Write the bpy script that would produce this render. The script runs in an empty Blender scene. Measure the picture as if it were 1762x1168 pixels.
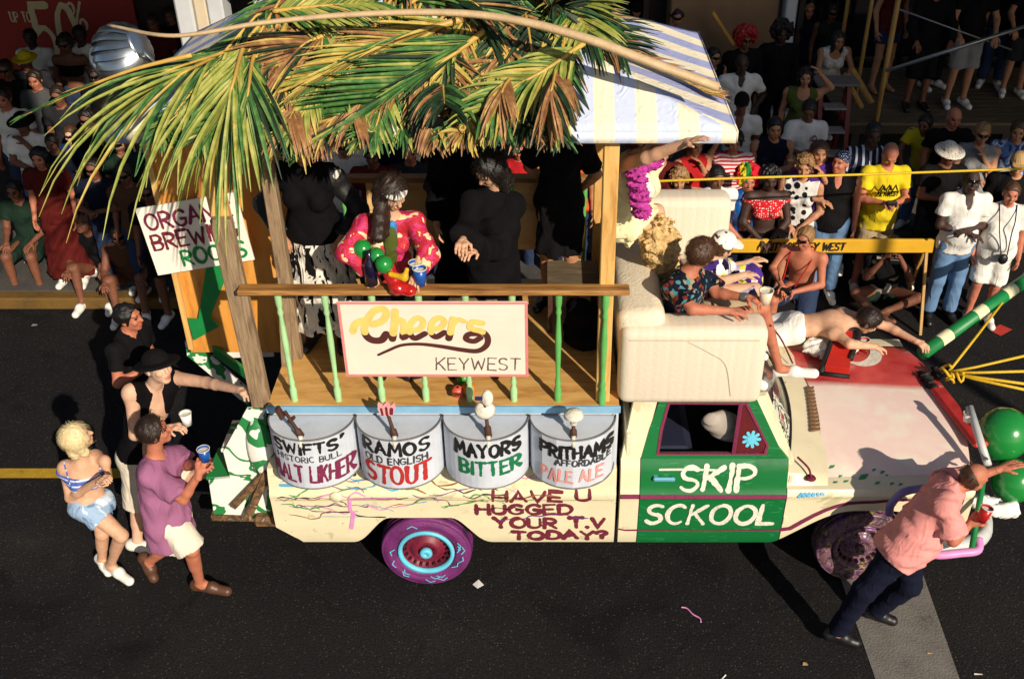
import bpy, math, random
import numpy as np
from mathutils import Vector, Matrix
R = math.radians
sc = bpy.context.scene
random.seed(7)
# ------------------------------------------------------------------ camera
FPX, PPX, PPY, PITCH, CAMH = 1800.0, 940.0, 584.0, R(33.5), 6.2
cam = bpy.data.cameras.new('camera')
cam.sensor_width = 36.0
cam.lens = 36.0 * FPX / 1762.0
cam.shift_x = -(PPX - 881.0) / 1762.0
cam.clip_end = 500
camo = bpy.data.objects.new('camera', cam)
sc.collection.objects.link(camo)
camo.location = (0, 0, CAMH)
camo.rotation_euler = (R(90) - PITCH, 0, 0)
sc.camera = camo
# ------------------------------------------------------------------ world, sun, exposure
SUN_EL, SUN_AZ = R(29), R(150)          # azimuth clockwise from +Y: right of and behind the camera
SUN = Vector((math.sin(SUN_AZ) * math.cos(SUN_EL), math.cos(SUN_AZ) * math.cos(SUN_EL), math.sin(SUN_EL)))
W = bpy.data.worlds.new('World'); sc.world = W; W.use_nodes = True
_sky = W.node_tree.nodes.new('ShaderNodeTexSky')
_sky.sky_type = 'NISHITA'; _sky.sun_disc = False
_sky.sun_elevation = SUN_EL; _sky.sun_rotation = SUN_AZ
_bg = W.node_tree.nodes['Background']; _bg.inputs['Strength'].default_value = 0.066
W.node_tree.links.new(_sky.outputs[0], _bg.inputs['Color'])
_l = bpy.data.lights.new('sun', 'SUN'); _l.energy = 5.0; _l.angle = R(0.53); _l.color = (1.0, 0.885, 0.73)
_lo = bpy.data.objects.new('sun', _l); sc.collection.objects.link(_lo)
_lo.rotation_euler = (-SUN).to_track_quat('-Z', 'Y').to_euler(); _lo.location = SUN * 40
sc.view_settings.view_transform = 'Standard'; sc.view_settings.look = 'None'
sc.view_settings.exposure = 0.08; sc.view_settings.gamma = 1.0
# ------------------------------------------------------------------ pixel rays of the photograph -> points at a real depth or height
def ray(px, py):
    x = (px - PPX) / FPX; y = (PPY - py) / FPX
    c, s = math.cos(PITCH), math.sin(PITCH)
    return Vector((x, c + y * s, -s + y * c))
def aty(px, py, Y):
    d = ray(px, py); t = Y / d.y
    return Vector((d.x * t, Y, CAMH + d.z * t))
def atz(px, py, z):
    d = ray(px, py); t = (z - CAMH) / d.z
    return Vector((d.x * t, d.y * t, z))
# ------------------------------------------------------------------ colours and materials
def C(r, g=None, b=None):
    if g is None: r, g, b = r
    f = lambda v: (v / 255 / 12.92) if v / 255 <= .04045 else ((v / 255 + .055) / 1.055) ** 2.4
    return (f(r), f(g), f(b))
MATS = {}
def _new(name):
    m = bpy.data.materials.new(name); m.use_nodes = True
    nt = m.node_tree; b = nt.nodes['Principled BSDF']
    MATS[name] = m
    return m, nt, b
def _n(nt, typ, **kw):
    n = nt.nodes.new(typ)
    for k, v in kw.items():
        if k.startswith('i_'): n.inputs[k[2:].replace('_', ' ')].default_value = v
        else: setattr(n, k, v)
    return n
def _coords(nt, scale=(1, 1, 1), rot=(0, 0, 0)):
    tc = _n(nt, 'ShaderNodeTexCoord'); mp = _n(nt, 'ShaderNodeMapping')
    mp.inputs['Scale'].default_value = scale; mp.inputs['Rotation'].default_value = rot
    nt.links.new(tc.outputs['Object'], mp.inputs['Vector'])
    return mp.outputs['Vector']
def _ramp(nt, fac, cols, const=False):
    r = _n(nt, 'ShaderNodeValToRGB')
    if const: r.color_ramp.interpolation = 'CONSTANT'
    e = r.color_ramp.elements
    while len(e) < len(cols): e.new(1.0)
    for i, (p, c) in enumerate(cols):
        e[i].position = p; e[i].color = (*c, 1)
    nt.links.new(fac, r.inputs['Fac'])
    return r.outputs['Color']
def _bump(nt, b, vec, scale, strength, detail=4, dist=.02):
    nz = _n(nt, 'ShaderNodeTexNoise', i_Scale=scale, i_Detail=detail)
    nt.links.new(vec, nz.inputs['Vector'])
    bp = _n(nt, 'ShaderNodeBump', i_Strength=strength, i_Distance=dist)
    nt.links.new(nz.outputs['Fac'], bp.inputs['Height']); nt.links.new(bp.outputs['Normal'], b.inputs['Normal'])
def mat(name, col, rough=.7, var=.12, scale=9, bump=0, bscale=70, metal=0, coat=0, dirt=None, trans=0):
    if name in MATS: return MATS[name]
    m, nt, b = _new(name)
    v = _coords(nt)
    nz = _n(nt, 'ShaderNodeTexNoise', i_Scale=scale, i_Detail=5, i_Roughness=.6)
    nt.links.new(v, nz.inputs['Vector'])
    lo = tuple(c * (1 - var) for c in col); hi = tuple(min(1, c * (1 + var)) for c in col)
    cols = [(.3, lo), (.7, hi)]
    if dirt: cols = [(.28, dirt), (.42, lo), (.75, hi)]
    nt.links.new(_ramp(nt, nz.outputs['Fac'], cols), b.inputs['Base Color'])
    b.inputs['Roughness'].default_value = rough; b.inputs['Metallic'].default_value = metal
    if rough >= .85: b.inputs['Specular IOR Level'].default_value = .12
    if coat: b.inputs['Coat Weight'].default_value = coat; b.inputs['Coat Roughness'].default_value = .15
    if trans: b.inputs['Transmission Weight'].default_value = trans
    if bump: _bump(nt, b, v, bscale, bump)
    return m
def folds(nt, b, v, weave=70, s1=.55, s2=.15):
    """creases: stretched, warped noise over a fine weave"""
    mp = _n(nt, 'ShaderNodeMapping'); mp.inputs['Scale'].default_value = (1.6, 1.6, .7); mp.inputs['Rotation'].default_value = (.3, .5, .2); nt.links.new(v, mp.inputs['Vector'])
    a = _n(nt, 'ShaderNodeTexNoise', i_Scale=7, i_Detail=3, i_Distortion=1.6); a.noise_type = 'RIDGED_MULTIFRACTAL'; nt.links.new(mp.outputs[0], a.inputs['Vector'])
    w = _n(nt, 'ShaderNodeTexNoise', i_Scale=weave, i_Detail=2); nt.links.new(v, w.inputs['Vector'])
    b1 = _n(nt, 'ShaderNodeBump', i_Strength=s2, i_Distance=.004); nt.links.new(w.outputs['Fac'], b1.inputs['Height'])
    b2 = _n(nt, 'ShaderNodeBump', i_Strength=s1, i_Distance=.018); nt.links.new(a.outputs['Fac'], b2.inputs['Height']); nt.links.new(b1.outputs['Normal'], b2.inputs['Normal'])
    nt.links.new(b2.outputs['Normal'], b.inputs['Normal'])
def pmat(name, kind, cols, scale=10, rough=.8, axis=0, bump=.25, stretch=(1, 1, 1), thr=.25):
    """patterned cloth and print: splotch / cells / stripes / dots"""
    if name in MATS: return MATS[name]
    m, nt, b = _new(name)
    v = _coords(nt, stretch); n = len(cols)
    if kind == 'splotch':
        t = _n(nt, 'ShaderNodeTexNoise', i_Scale=scale, i_Detail=3, i_Distortion=.6); nt.links.new(v, t.inputs['Vector'])
        col = _ramp(nt, t.outputs['Fac'], [(0 if i == 0 else .34 + .32 * i / n, c) for i, c in enumerate(cols)], True)
    elif kind == 'cells':
        t = _n(nt, 'ShaderNodeTexVoronoi', i_Scale=scale); nt.links.new(v, t.inputs['Vector'])
        s = _n(nt, 'ShaderNodeSeparateColor'); nt.links.new(t.outputs['Color'], s.inputs[0])
        col = _ramp(nt, s.outputs[0], [(i / n, c) for i, c in enumerate(cols)], True)
    elif kind == 'stripes':
        s = _n(nt, 'ShaderNodeSeparateXYZ'); nt.links.new(v, s.inputs[0])
        w = _n(nt, 'ShaderNodeMath', operation='MULTIPLY'); w.inputs[1].default_value = scale; nt.links.new(s.outputs[axis], w.inputs[0])
        f = _n(nt, 'ShaderNodeMath', operation='FRACT'); nt.links.new(w.outputs[0], f.inputs[0])
        col = _ramp(nt, f.outputs[0], [(i / n, c) for i, c in enumerate(cols)], True)
    else:
        t = _n(nt, 'ShaderNodeTexVoronoi', i_Scale=scale, i_Randomness=.45); nt.links.new(v, t.inputs['Vector'])
        col = _ramp(nt, t.outputs['Distance'], [(0, cols[1]), (thr, cols[0])], True)
    nt.links.new(col, b.inputs['Base Color']); b.inputs['Roughness'].default_value = rough
    if rough >= .75: b.inputs['Specular IOR Level'].default_value = .15
    if bump and rough >= .7: folds(nt, b, v)
    elif bump: _bump(nt, b, v, 40, bump)
    return m
def wood(name, cols, stretch=(1, 12, 12), scale=4, rough=.7, bump=.3):
    if name in MATS: return MATS[name]
    m, nt, b = _new(name)
    v = _coords(nt, stretch)
    t = _n(nt, 'ShaderNodeTexNoise', i_Scale=scale, i_Detail=6, i_Roughness=.65, i_Distortion=.5); nt.links.new(v, t.inputs['Vector'])
    k = len(cols)
    nt.links.new(_ramp(nt, t.outputs['Fac'], [(.25 + .5 * i / (k - 1), c) for i, c in enumerate(cols)]), b.inputs['Base Color'])
    b.inputs['Roughness'].default_value = rough
    _bump(nt, b, v, scale * 3, bump, dist=.005)
    return m
def worn(name, col, under, scale=7, thr=.4):
    if name in MATS: return MATS[name]
    m, nt, b = _new(name); v = _coords(nt)
    n = _n(nt, 'ShaderNodeTexNoise', i_Scale=scale, i_Detail=8, i_Roughness=.7); nt.links.new(v, n.inputs['Vector'])
    nt.links.new(_ramp(nt, n.outputs['Fac'], [(thr - .12, under), (thr, tuple(c * .72 for c in col)), (.68, col)]), b.inputs['Base Color'])
    b.inputs['Roughness'].default_value = .8; _bump(nt, b, v, 60, .4); return m
# ------------------------------------------------------------------ objects
COL = sc.collection
def woff(o):
    v = Vector((0, 0, 0))
    while o is not None: v += o.location; o = o.parent
    return v
def tag(o, label, cat, group=None, kind=None):
    if label: o['label'] = label
    if cat: o['category'] = cat
    if group: o['group'] = group
    if kind: o['kind'] = kind
    return o
def thing(name, label, cat, loc=(0, 0, 0), group=None):
    o = bpy.data.objects.new(name, None); o.empty_display_size = .1
    COL.objects.link(o); o.location = loc
    return tag(o, label, cat, group)
def mesh_obj(name, V, Fs, m, parent=None, smooth=False, mi=None, mats=None, base=None):
    """link ONE mesh object; V in world coordinates"""
    V = np.asarray(V, dtype=np.float64).reshape(-1, 3)
    off = np.array(woff(parent)) if parent is not None else None
    if parent is None:
        if base is None: base = ((V[:, 0].min() + V[:, 0].max()) / 2, (V[:, 1].min() + V[:, 1].max()) / 2, V[:, 2].min())
        off = np.array(base)
    me = bpy.data.meshes.new(name)
    if isinstance(Fs, np.ndarray):
        nf, k = Fs.shape
        me.vertices.add(len(V)); me.vertices.foreach_set('co', (V - off).astype(np.float32).ravel())
        me.loops.add(nf * k); me.loops.foreach_set('vertex_index', Fs.astype(np.int32).ravel())
        me.polygons.add(nf); me.polygons.foreach_set('loop_start', np.arange(0, nf * k, k, dtype=np.int32))
        me.update(calc_edges=True)
    else:
        me.from_pydata([tuple(p) for p in (V - off)], [], Fs); me.update()
    for mm in (mats or [m]): me.materials.append(mm)
    if mi is not None: me.polygons.foreach_set('material_index', np.asarray(mi, dtype=np.int32))
    if smooth: me.polygons.foreach_set('use_smooth', np.ones(len(me.polygons), dtype=bool))
    me.validate(); me.update()
    o = bpy.data.objects.new(name, me); COL.objects.link(o)
    if parent is not None: o.parent = parent
    else: o.location = tuple(off)
    return o
def dup(root, loc, label=None, group=None):
    def cp(o, par):
        c = o.copy(); COL.objects.link(c)
        if par is not None: c.parent = par
        for ch in list(o.children): cp(ch, c)
        return c
    r = cp(root, None); r.location = loc
    if label: r['label'] = label
    if group: r['group'] = group
    return r
class MB:
    def __init__(s): s.v = []; s.f = []; s.mi = []; s.m = 0
    def add(s, vs, fs):
        n = len(s.v); s.v += [tuple(p) for p in vs]
        s.f += [tuple(i + n for i in f) for f in fs]; s.mi += [s.m] * len(fs)
        return s
    def box(s, c, size, rot=None, bev=0.0):
        hx, hy, hz = size[0] / 2, size[1] / 2, size[2] / 2
        c = Vector(c)
        if bev > 0:
            b = min(bev, hx * .9, hy * .9, hz * .9)
            pts = []
            for sx in (-1, 1):
                for sy in (-1, 1):
                    for sz in (-1, 1):
                        pts += [Vector((sx * hx, sy * (hy - b), sz * (hz - b))), Vector((sx * (hx - b), sy * hy, sz * (hz - b))), Vector((sx * (hx - b), sy * (hy - b), sz * hz))]
            k = lambda a, b2, c2, w: (((a * 2 + b2) * 2 + c2) * 3 + w)
            fs = [tuple(k(a, p, q, 0) for p, q in ((0, 0), (1, 0), (1, 1), (0, 1))) for a in (0, 1)]
            fs += [tuple(k(p, a, q, 1) for p, q in ((0, 0), (1, 0), (1, 1), (0, 1))) for a in (0, 1)]
            fs += [tuple(k(p, q, a, 2) for p, q in ((0, 0), (1, 0), (1, 1), (0, 1))) for a in (0, 1)]
            for p in (0, 1):
                for q in (0, 1):
                    fs += [(k(p, q, 0, 0), k(p, q, 0, 1), k(p, q, 1, 1), k(p, q, 1, 0)), (k(p, 0, q, 0), k(p, 0, q, 2), k(p, 1, q, 2), k(p, 1, q, 0)), (k(0, p, q, 1), k(0, p, q, 2), k(1, p, q, 2), k(1, p, q, 1))]
                    fs += [tuple(k(p, q, a, w) for w in (0, 1, 2)) for a in (0, 1)]
            if rot: pts = [rot @ p for p in pts]
            return s.add([c + p for p in pts], fs)
        pts = [Vector((x * hx, y * hy, z * hz)) for x in (-1, 1) for y in (-1, 1) for z in (-1, 1)]
        if rot: pts = [rot @ p for p in pts]
        return s.add([c + p for p in pts], [(0, 1, 3, 2), (4, 6, 7, 5), (0, 4, 5, 1), (2, 3, 7, 6), (0, 2, 6, 4), (1, 5, 7, 3)])
    def beam(s, a, b, w, h, up=(0, 0, 1), bev=.003):
        a, b = Vector(a), Vector(b); d = b - a; L = d.length; z = d / L
        x = Vector(up).cross(z)
        if x.length < 1e-4: x = Vector((1, 0, 0)).cross(z)
        x.normalize(); y = z.cross(x)
        return s.box((a + b) / 2, (w, h, L), Matrix((x, y, z)).transposed(), bev)
    def tube(s, pts, rad, seg=10, cap=True, flat=None):
        pts = [Vector(p) for p in pts]; n = len(pts)
        if not hasattr(rad, '__len__'): rad = [rad] * n
        vs = []; fs = []; nx = None
        for i, p in enumerate(pts):
            t = (pts[min(i + 1, n - 1)] - pts[max(i - 1, 0)]).normalized()
            if nx is None:
                nx = t.cross(Vector((0, 0, 1)))
                if nx.length < 1e-3: nx = t.cross(Vector((1, 0, 0)))
            nx = (nx - t * nx.dot(t)).normalized(); ny = t.cross(nx)
            for k in range(seg):
                a = 2 * math.pi * k / seg
                vs.append(p + (nx * math.cos(a) + ny * math.sin(a) * (flat or 1)) * rad[i])
        for i in range(n - 1):
            for k in range(seg):
                fs.append((i * seg + k, i * seg + (k + 1) % seg, (i + 1) * seg + (k + 1) % seg, (i + 1) * seg + k))
        if cap: fs += [tuple(range(seg))[::-1], tuple((n - 1) * seg + k for k in range(seg))]
        return s.add(vs, fs)
    def lathe(s, c, prof, seg=24, axis=(0, 0, 1), a0=0, a1=2 * math.pi, sx=1, sy=1):
        c = Vector(c); q = Vector((0, 0, 1)).rotation_difference(Vector(axis))
        full = abs(a1 - a0 - 2 * math.pi) < 1e-6; m = seg if full else seg + 1
        vs = []; fs = []
        for r, h in prof:
            for k in range(m):
                a = a0 + (a1 - a0) * k / seg
                vs.append(c + q @ Vector((r * math.cos(a) * sx, r * math.sin(a) * sy, h)))
        for i in range(len(prof) - 1):
            for k in range(seg):
                k2 = (k + 1) % m
                fs.append((i * m + k, i * m + k2, (i + 1) * m + k2, (i + 1) * m + k))
        return s.add(vs, fs)
    def grid(s, fn, nu, nv):
        vs = [fn(i / nu, j / nv) for i in range(nu + 1) for j in range(nv + 1)]
        return s.add(vs, [(i * (nv + 1) + j, (i + 1) * (nv + 1) + j, (i + 1) * (nv + 1) + j + 1, i * (nv + 1) + j + 1) for i in range(nu) for j in range(nv)])
    def prism(s, poly, ext):
        n = len(poly); e = Vector(ext); poly = [Vector(p) for p in poly]
        return s.add(poly + [p + e for p in poly], [tuple(range(n)), tuple(range(2 * n - 1, n - 1, -1))] + [(i, (i + 1) % n, n + (i + 1) % n, n + i) for i in range(n)])
    def ring(s, outer, inner, ext):
        n = len(outer); e = Vector(ext)
        o = [Vector(p) for p in outer]; i_ = [Vector(p) for p in inner]
        vs = o + i_ + [p + e for p in o] + [p + e for p in i_]; fs = []
        for k in range(n):
            j = (k + 1) % n
            fs += [(k, j, n + j, n + k), (2 * n + k, 3 * n + k, 3 * n + j, 2 * n + j), (k, 2 * n + k, 2 * n + j, j), (n + k, n + j, 3 * n + j, 3 * n + k)]
        return s.add(vs, fs)
    def build(s, name, m, parent=None, smooth=False, base=None):
        mats = m if isinstance(m, list) else [m]
        return mesh_obj(name, s.v, s.f, None, parent, smooth, s.mi if len(mats) > 1 else None, mats, base)
def bevel(o, w=.01, seg=2):
    md = o.modifiers.new('bevel', 'BEVEL'); md.width = w; md.segments = seg; md.limit_method = 'ANGLE'
    return o
def catmull(pts, k=8):
    pts = [Vector(p) for p in pts]; out = []
    P = [pts[0] * 2 - pts[1]] + pts + [pts[-1] * 2 - pts[-2]]
    for i in range(1, len(P) - 2):
        for j in range(k):
            t = j / k; a, b, c, d = P[i - 1:i + 3]
            out.append(.5 * ((2 * b) + (c - a) * t + (2 * a - 5 * b + 4 * c - d) * t * t + (3 * b - a - 3 * c + d) * t ** 3))
    out.append(pts[-1])
    return out
# ------------------------------------------------------------------ brush lettering: stroke glyphs laid on any surface
def _arc(cx, cy, rx, ry, a0, a1, n=10):
    return [(cx + rx * math.cos(R(a0 + (a1 - a0) * i / n)), cy + ry * math.sin(R(a0 + (a1 - a0) * i / n))) for i in range(n + 1)]
G = {
 'A': (.66, [[(0, 0), (.33, 1), (.66, 0)], [(.12, .36), (.54, .36)]]),
 'B': (.56, [[(0, 0), (0, 1)], [(0, 1)] + _arc(.26, .76, .26, .24, 90, -90) + [(0, .52)], [(.02, .5)] + _arc(.28, .25, .28, .25, 90, -90) + [(0, 0)]]),
 'C': (.62, [_arc(.34, .5, .34, .5, 50, 310, 14)]),
 'D': (.62, [[(0, 0), (0, 1)], [(0, 1), (.2, 1)] + _arc(.2, .5, .42, .5, 90, -90, 12) + [(0, 0)]]),
 'E': (.52, [[(.52, 1), (0, 1), (0, 0), (.54, 0)], [(0, .52), (.42, .52)]]),
 'F': (.5, [[(.52, 1), (0, 1), (0, 0)], [(0, .52), (.42, .52)]]),
 'G': (.66, [_arc(.35, .5, .35, .5, 50, 300, 14) + [(.64, .2), (.64, .46), (.38, .46)]]),
 'H': (.6, [[(0, 0), (0, 1)], [(.6, 0), (.6, 1)], [(0, .5), (.6, .5)]]),
 'I': (.08, [[(.04, 0), (.04, 1)]]),
 'J': (.4, [[(.4, 1), (.4, .25)] + _arc(.2, .22, .2, .22, 0, -180, 8)]),
 'K': (.58, [[(0, 0), (0, 1)], [(.54, 1), (.02, .45)], [(.16, .56), (.58, 0)]]),
 'L': (.5, [[(0, 1), (0, 0), (.52, 0)]]),
 'M': (.76, [[(0, 0), (.08, 1), (.38, .3), (.68, 1), (.76, 0)]]),
 'N': (.6, [[(0, 0), (0, 1), (.6, 0), (.6, 1)]]),
 'O': (.7, [_arc(.35, .5, .35, .5, 95, 452, 18)]),
 'P': (.54, [[(0, 0), (0, 1)], [(0, 1), (.2, 1)] + _arc(.22, .74, .32, .26, 90, -90) + [(.02, .48)]]),
 'R': (.58, [[(0, 0), (0, 1)], [(0, 1), (.2, 1)] + _arc(.22, .75, .32, .25, 90, -90) + [(.02, .5)], [(.18, .49), (.58, 0)]]),
 'S': (.54, [_arc(.28, .75, .26, .25, 40, 250, 9) + [(.34, .48)] + _arc(.27, .25, .27, .25, 70, -150, 9)]),
 'T': (.62, [[(0, 1), (.62, 1)], [(.31, 1), (.31, 0)]]),
 'U': (.58, [[(0, 1), (0, .3)] + _arc(.29, .29, .29, .29, 180, 360, 9) + [(.58, 1)]]),
 'V': (.6, [[(0, 1), (.3, 0), (.6, 1)]]),
 'W': (.86, [[(0, 1), (.2, 0), (.43, .75), (.66, 0), (.86, 1)]]),
 'X': (.6, [[(0, 1), (.6, 0)], [(.6, 1), (0, 0)]]),
 'Y': (.6, [[(0, 1), (.3, .48), (.6, 1)], [(.3, .48), (.3, 0)]]),
 '?': (.5, [_arc(.25, .76, .25, .24, 170, -60, 10) + [(.25, .45), (.25, .28)], [(.25, .06), (.25, 0)]]),
 '.': (.06, [[(.03, .06), (.03, 0)]]), "'": (.08, [[(.06, 1), (.02, .8)]]), ' ': (.3, []),
 '5': (.54, [[(.5, 1), (.06, 1), (.04, .55)] + _arc(.26, .32, .28, .3, 120, -150, 12)]),
 '0': (.56, [_arc(.28, .5, .28, .5, 95, 452, 18)]),
 '%': (.7, [_arc(.16, .78, .14, .2, 0, 357, 12), _arc(.54, .22, .14, .2, 0, 357, 12), [(.6, 1), (.1, 0)]]),
}
def resample(pl, step):
    out = [pl[0]]
    for a, b in zip(pl, pl[1:]):
        L = math.hypot(b[0] - a[0], b[1] - a[1]); n = max(1, int(L / step))
        out += [(a[0] + (b[0] - a[0]) * i / n, a[1] + (b[1] - a[1]) * i / n) for i in range(1, n + 1)]
    return out
def ribbon(mb, pl, hw, surf, w0, taper=None):
    """a flat brush stroke along pl, half width hw, w0 in front of surf"""
    p = [pl[0]]
    for q in pl[1:]:
        if math.hypot(q[0] - p[-1][0], q[1] - p[-1][1]) > hw * .15: p.append(q)
    n = len(p)
    if n < 2: return
    L, Rr = [], []
    for i in range(n):
        def dr(a, b):
            d = (p[b][0] - p[a][0], p[b][1] - p[a][1]); l = math.hypot(*d) or 1; return (d[0] / l, d[1] / l)
        d1 = dr(max(i - 1, 0), max(i, 1)) if i > 0 else dr(0, 1)
        d2 = dr(i, i + 1) if i < n - 1 else d1
        t = (d1[0] + d2[0], d1[1] + d2[1]); l = math.hypot(*t)
        t = d1 if l < .2 else (t[0] / l, t[1] / l)
        nrm = (-t[1], t[0]); cs = max(.55, abs(nrm[0] * -d1[1] + nrm[1] * d1[0]))
        h = hw / cs * (taper(i / (n - 1)) if taper else 1)
        L.append((p[i][0] + nrm[0] * h, p[i][1] + nrm[1] * h)); Rr.append((p[i][0] - nrm[0] * h, p[i][1] - nrm[1] * h))
    vs = [surf(u, v, w0 + .0008 * i / n) for i, (u, v) in enumerate(L)] + [surf(u, v, w0 + .0008 * i / n) for i, (u, v) in enumerate(Rr)]
    fs = [(n + i, n + i + 1, i + 1, i) for i in range(n - 1)]
    for (ci, a, sgn) in ((0, p[1], -1), (n - 1, p[n - 2], 1)):
        c = p[ci]; ang = math.atan2(c[1] - a[1], c[0] - a[0]); h = hw * (taper(ci / (n - 1)) if taper else 1)
        k0 = len(vs); m = 6
        vs += [surf(c[0] + h * math.cos(ang - math.pi / 2 + math.pi * j / m), c[1] + h * math.sin(ang - math.pi / 2 + math.pi * j / m), w0 + .0008 * ci / n) for j in range(1, m)]
        e0, e1 = (n + ci, ci) if ci else (ci, n + ci)
        fs.append((e0, *range(k0, k0 + m - 1), e1))
    mb.add(vs, fs)
def write(mb, text, surf, u0, v0, h, width, hw, slant=0, jit=.03, curve=None, w0=.003, seed=1, sp=.2):
    rnd = random.Random(seed)
    tot = sum(G[c][0] for c in text) + sp * (len(text) - 1)
    sx = width / tot; u = 0; k = 0
    for c in text:
        w, strokes = G[c]; rot = rnd.uniform(-jit, jit) * 1.5; dv = rnd.uniform(-jit, jit) * h; hs = 1 + rnd.uniform(-jit, jit)
        for st in strokes:
            pts = []
            for x, y in st:
                xx = (u + x) * sx + slant * y * h; yy = y * h * hs + dv
                xx, yy = xx - rot * yy, yy + rot * (x * sx)
                if curve: yy += curve((u + x) / tot)
                pts.append((u0 + xx, v0 + yy))
            ph, am = rnd.uniform(0, 6), rnd.uniform(.08, .24); q_ = resample(pts, h * .1)
            q_ = [(x_ + rnd.gauss(0, h * .006), y_ + rnd.gauss(0, h * .006)) for x_, y_ in q_]
            ribbon(mb, q_, hw * rnd.uniform(.8, 1.15), surf, w0 + .0006 * (k % 3), lambda t: 1 + am * math.sin(5 * t + ph) + .1 * math.sin(17 * t + ph) - .12 * t); k += 1
        u += w + sp
def plane_surf(o, ex, ey):
    o, ex, ey = Vector(o), Vector(ex).normalized(), Vector(ey).normalized(); n = ex.cross(ey)
    return lambda u, v, w: o + ex * u + ey * v + n * w
# ------------------------------------------------------------------ people: smooth implicit bodies turned into meshes (numpy surface nets)
_CO = [(0, 0, 0), (1, 0, 0), (0, 1, 0), (1, 1, 0), (0, 0, 1), (1, 0, 1), (0, 1, 1), (1, 1, 1)]
_ED = [(0, 1), (2, 3), (4, 5), (6, 7), (0, 2), (1, 3), (4, 6), (5, 7), (0, 4), (1, 5), (2, 6), (3, 7)]
def surfnet(f, lo, h):
    ins = f < 0
    s = np.zeros(tuple(n - 1 for n in f.shape), dtype=np.int8)
    sl = lambda a, c: a[c[0]:a.shape[0] - 1 + c[0], c[1]:a.shape[1] - 1 + c[1], c[2]:a.shape[2] - 1 + c[2]]
    for c in _CO: s += sl(ins, c)
    act = (s > 0) & (s < 8); I = np.nonzero(act); n = len(I[0])
    idx = np.full(act.shape, -1, dtype=np.int64); idx[act] = np.arange(n)
    val = [f[I[0] + c[0], I[1] + c[1], I[2] + c[2]] for c in _CO]
    acc = np.zeros((n, 3)); cnt = np.zeros(n)
    for a, b in _ED:
        va, vb = val[a], val[b]; cr = (va < 0) != (vb < 0)
        t = np.where(cr, va / np.where(va == vb, 1, va - vb), 0)
        pa, pb = np.array(_CO[a], float), np.array(_CO[b], float)
        acc += cr[:, None] * (pa + (pb - pa) * t[:, None]); cnt += cr
    V = np.array(lo) + h * (np.stack(I, 1) + acc / np.maximum(cnt, 1)[:, None])
    Q = []
    d = ins[:-1, 1:-1, 1:-1] != ins[1:, 1:-1, 1:-1]; i, j, k = np.nonzero(d); j += 1; k += 1
    Q.append((np.stack([idx[i, j - 1, k - 1], idx[i, j, k - 1], idx[i, j, k], idx[i, j - 1, k]], 1), ins[i, j, k]))
    d = ins[1:-1, :-1, 1:-1] != ins[1:-1, 1:, 1:-1]; i, j, k = np.nonzero(d); i += 1; k += 1
    Q.append((np.stack([idx[i - 1, j, k - 1], idx[i - 1, j, k], idx[i, j, k], idx[i, j, k - 1]], 1), ins[i, j, k]))
    d = ins[1:-1, 1:-1, :-1] != ins[1:-1, 1:-1, 1:]; i, j, k = np.nonzero(d); i += 1; j += 1
    Q.append((np.stack([idx[i - 1, j - 1, k], idx[i, j - 1, k], idx[i, j, k], idx[i - 1, j, k]], 1), ins[i, j, k]))
    Fq = np.concatenate([np.where(w[:, None], q, q[:, ::-1]) for q, w in Q]) if n else np.zeros((0, 4), int)
    return V, Fq[(Fq >= 0).all(1)]
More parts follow.
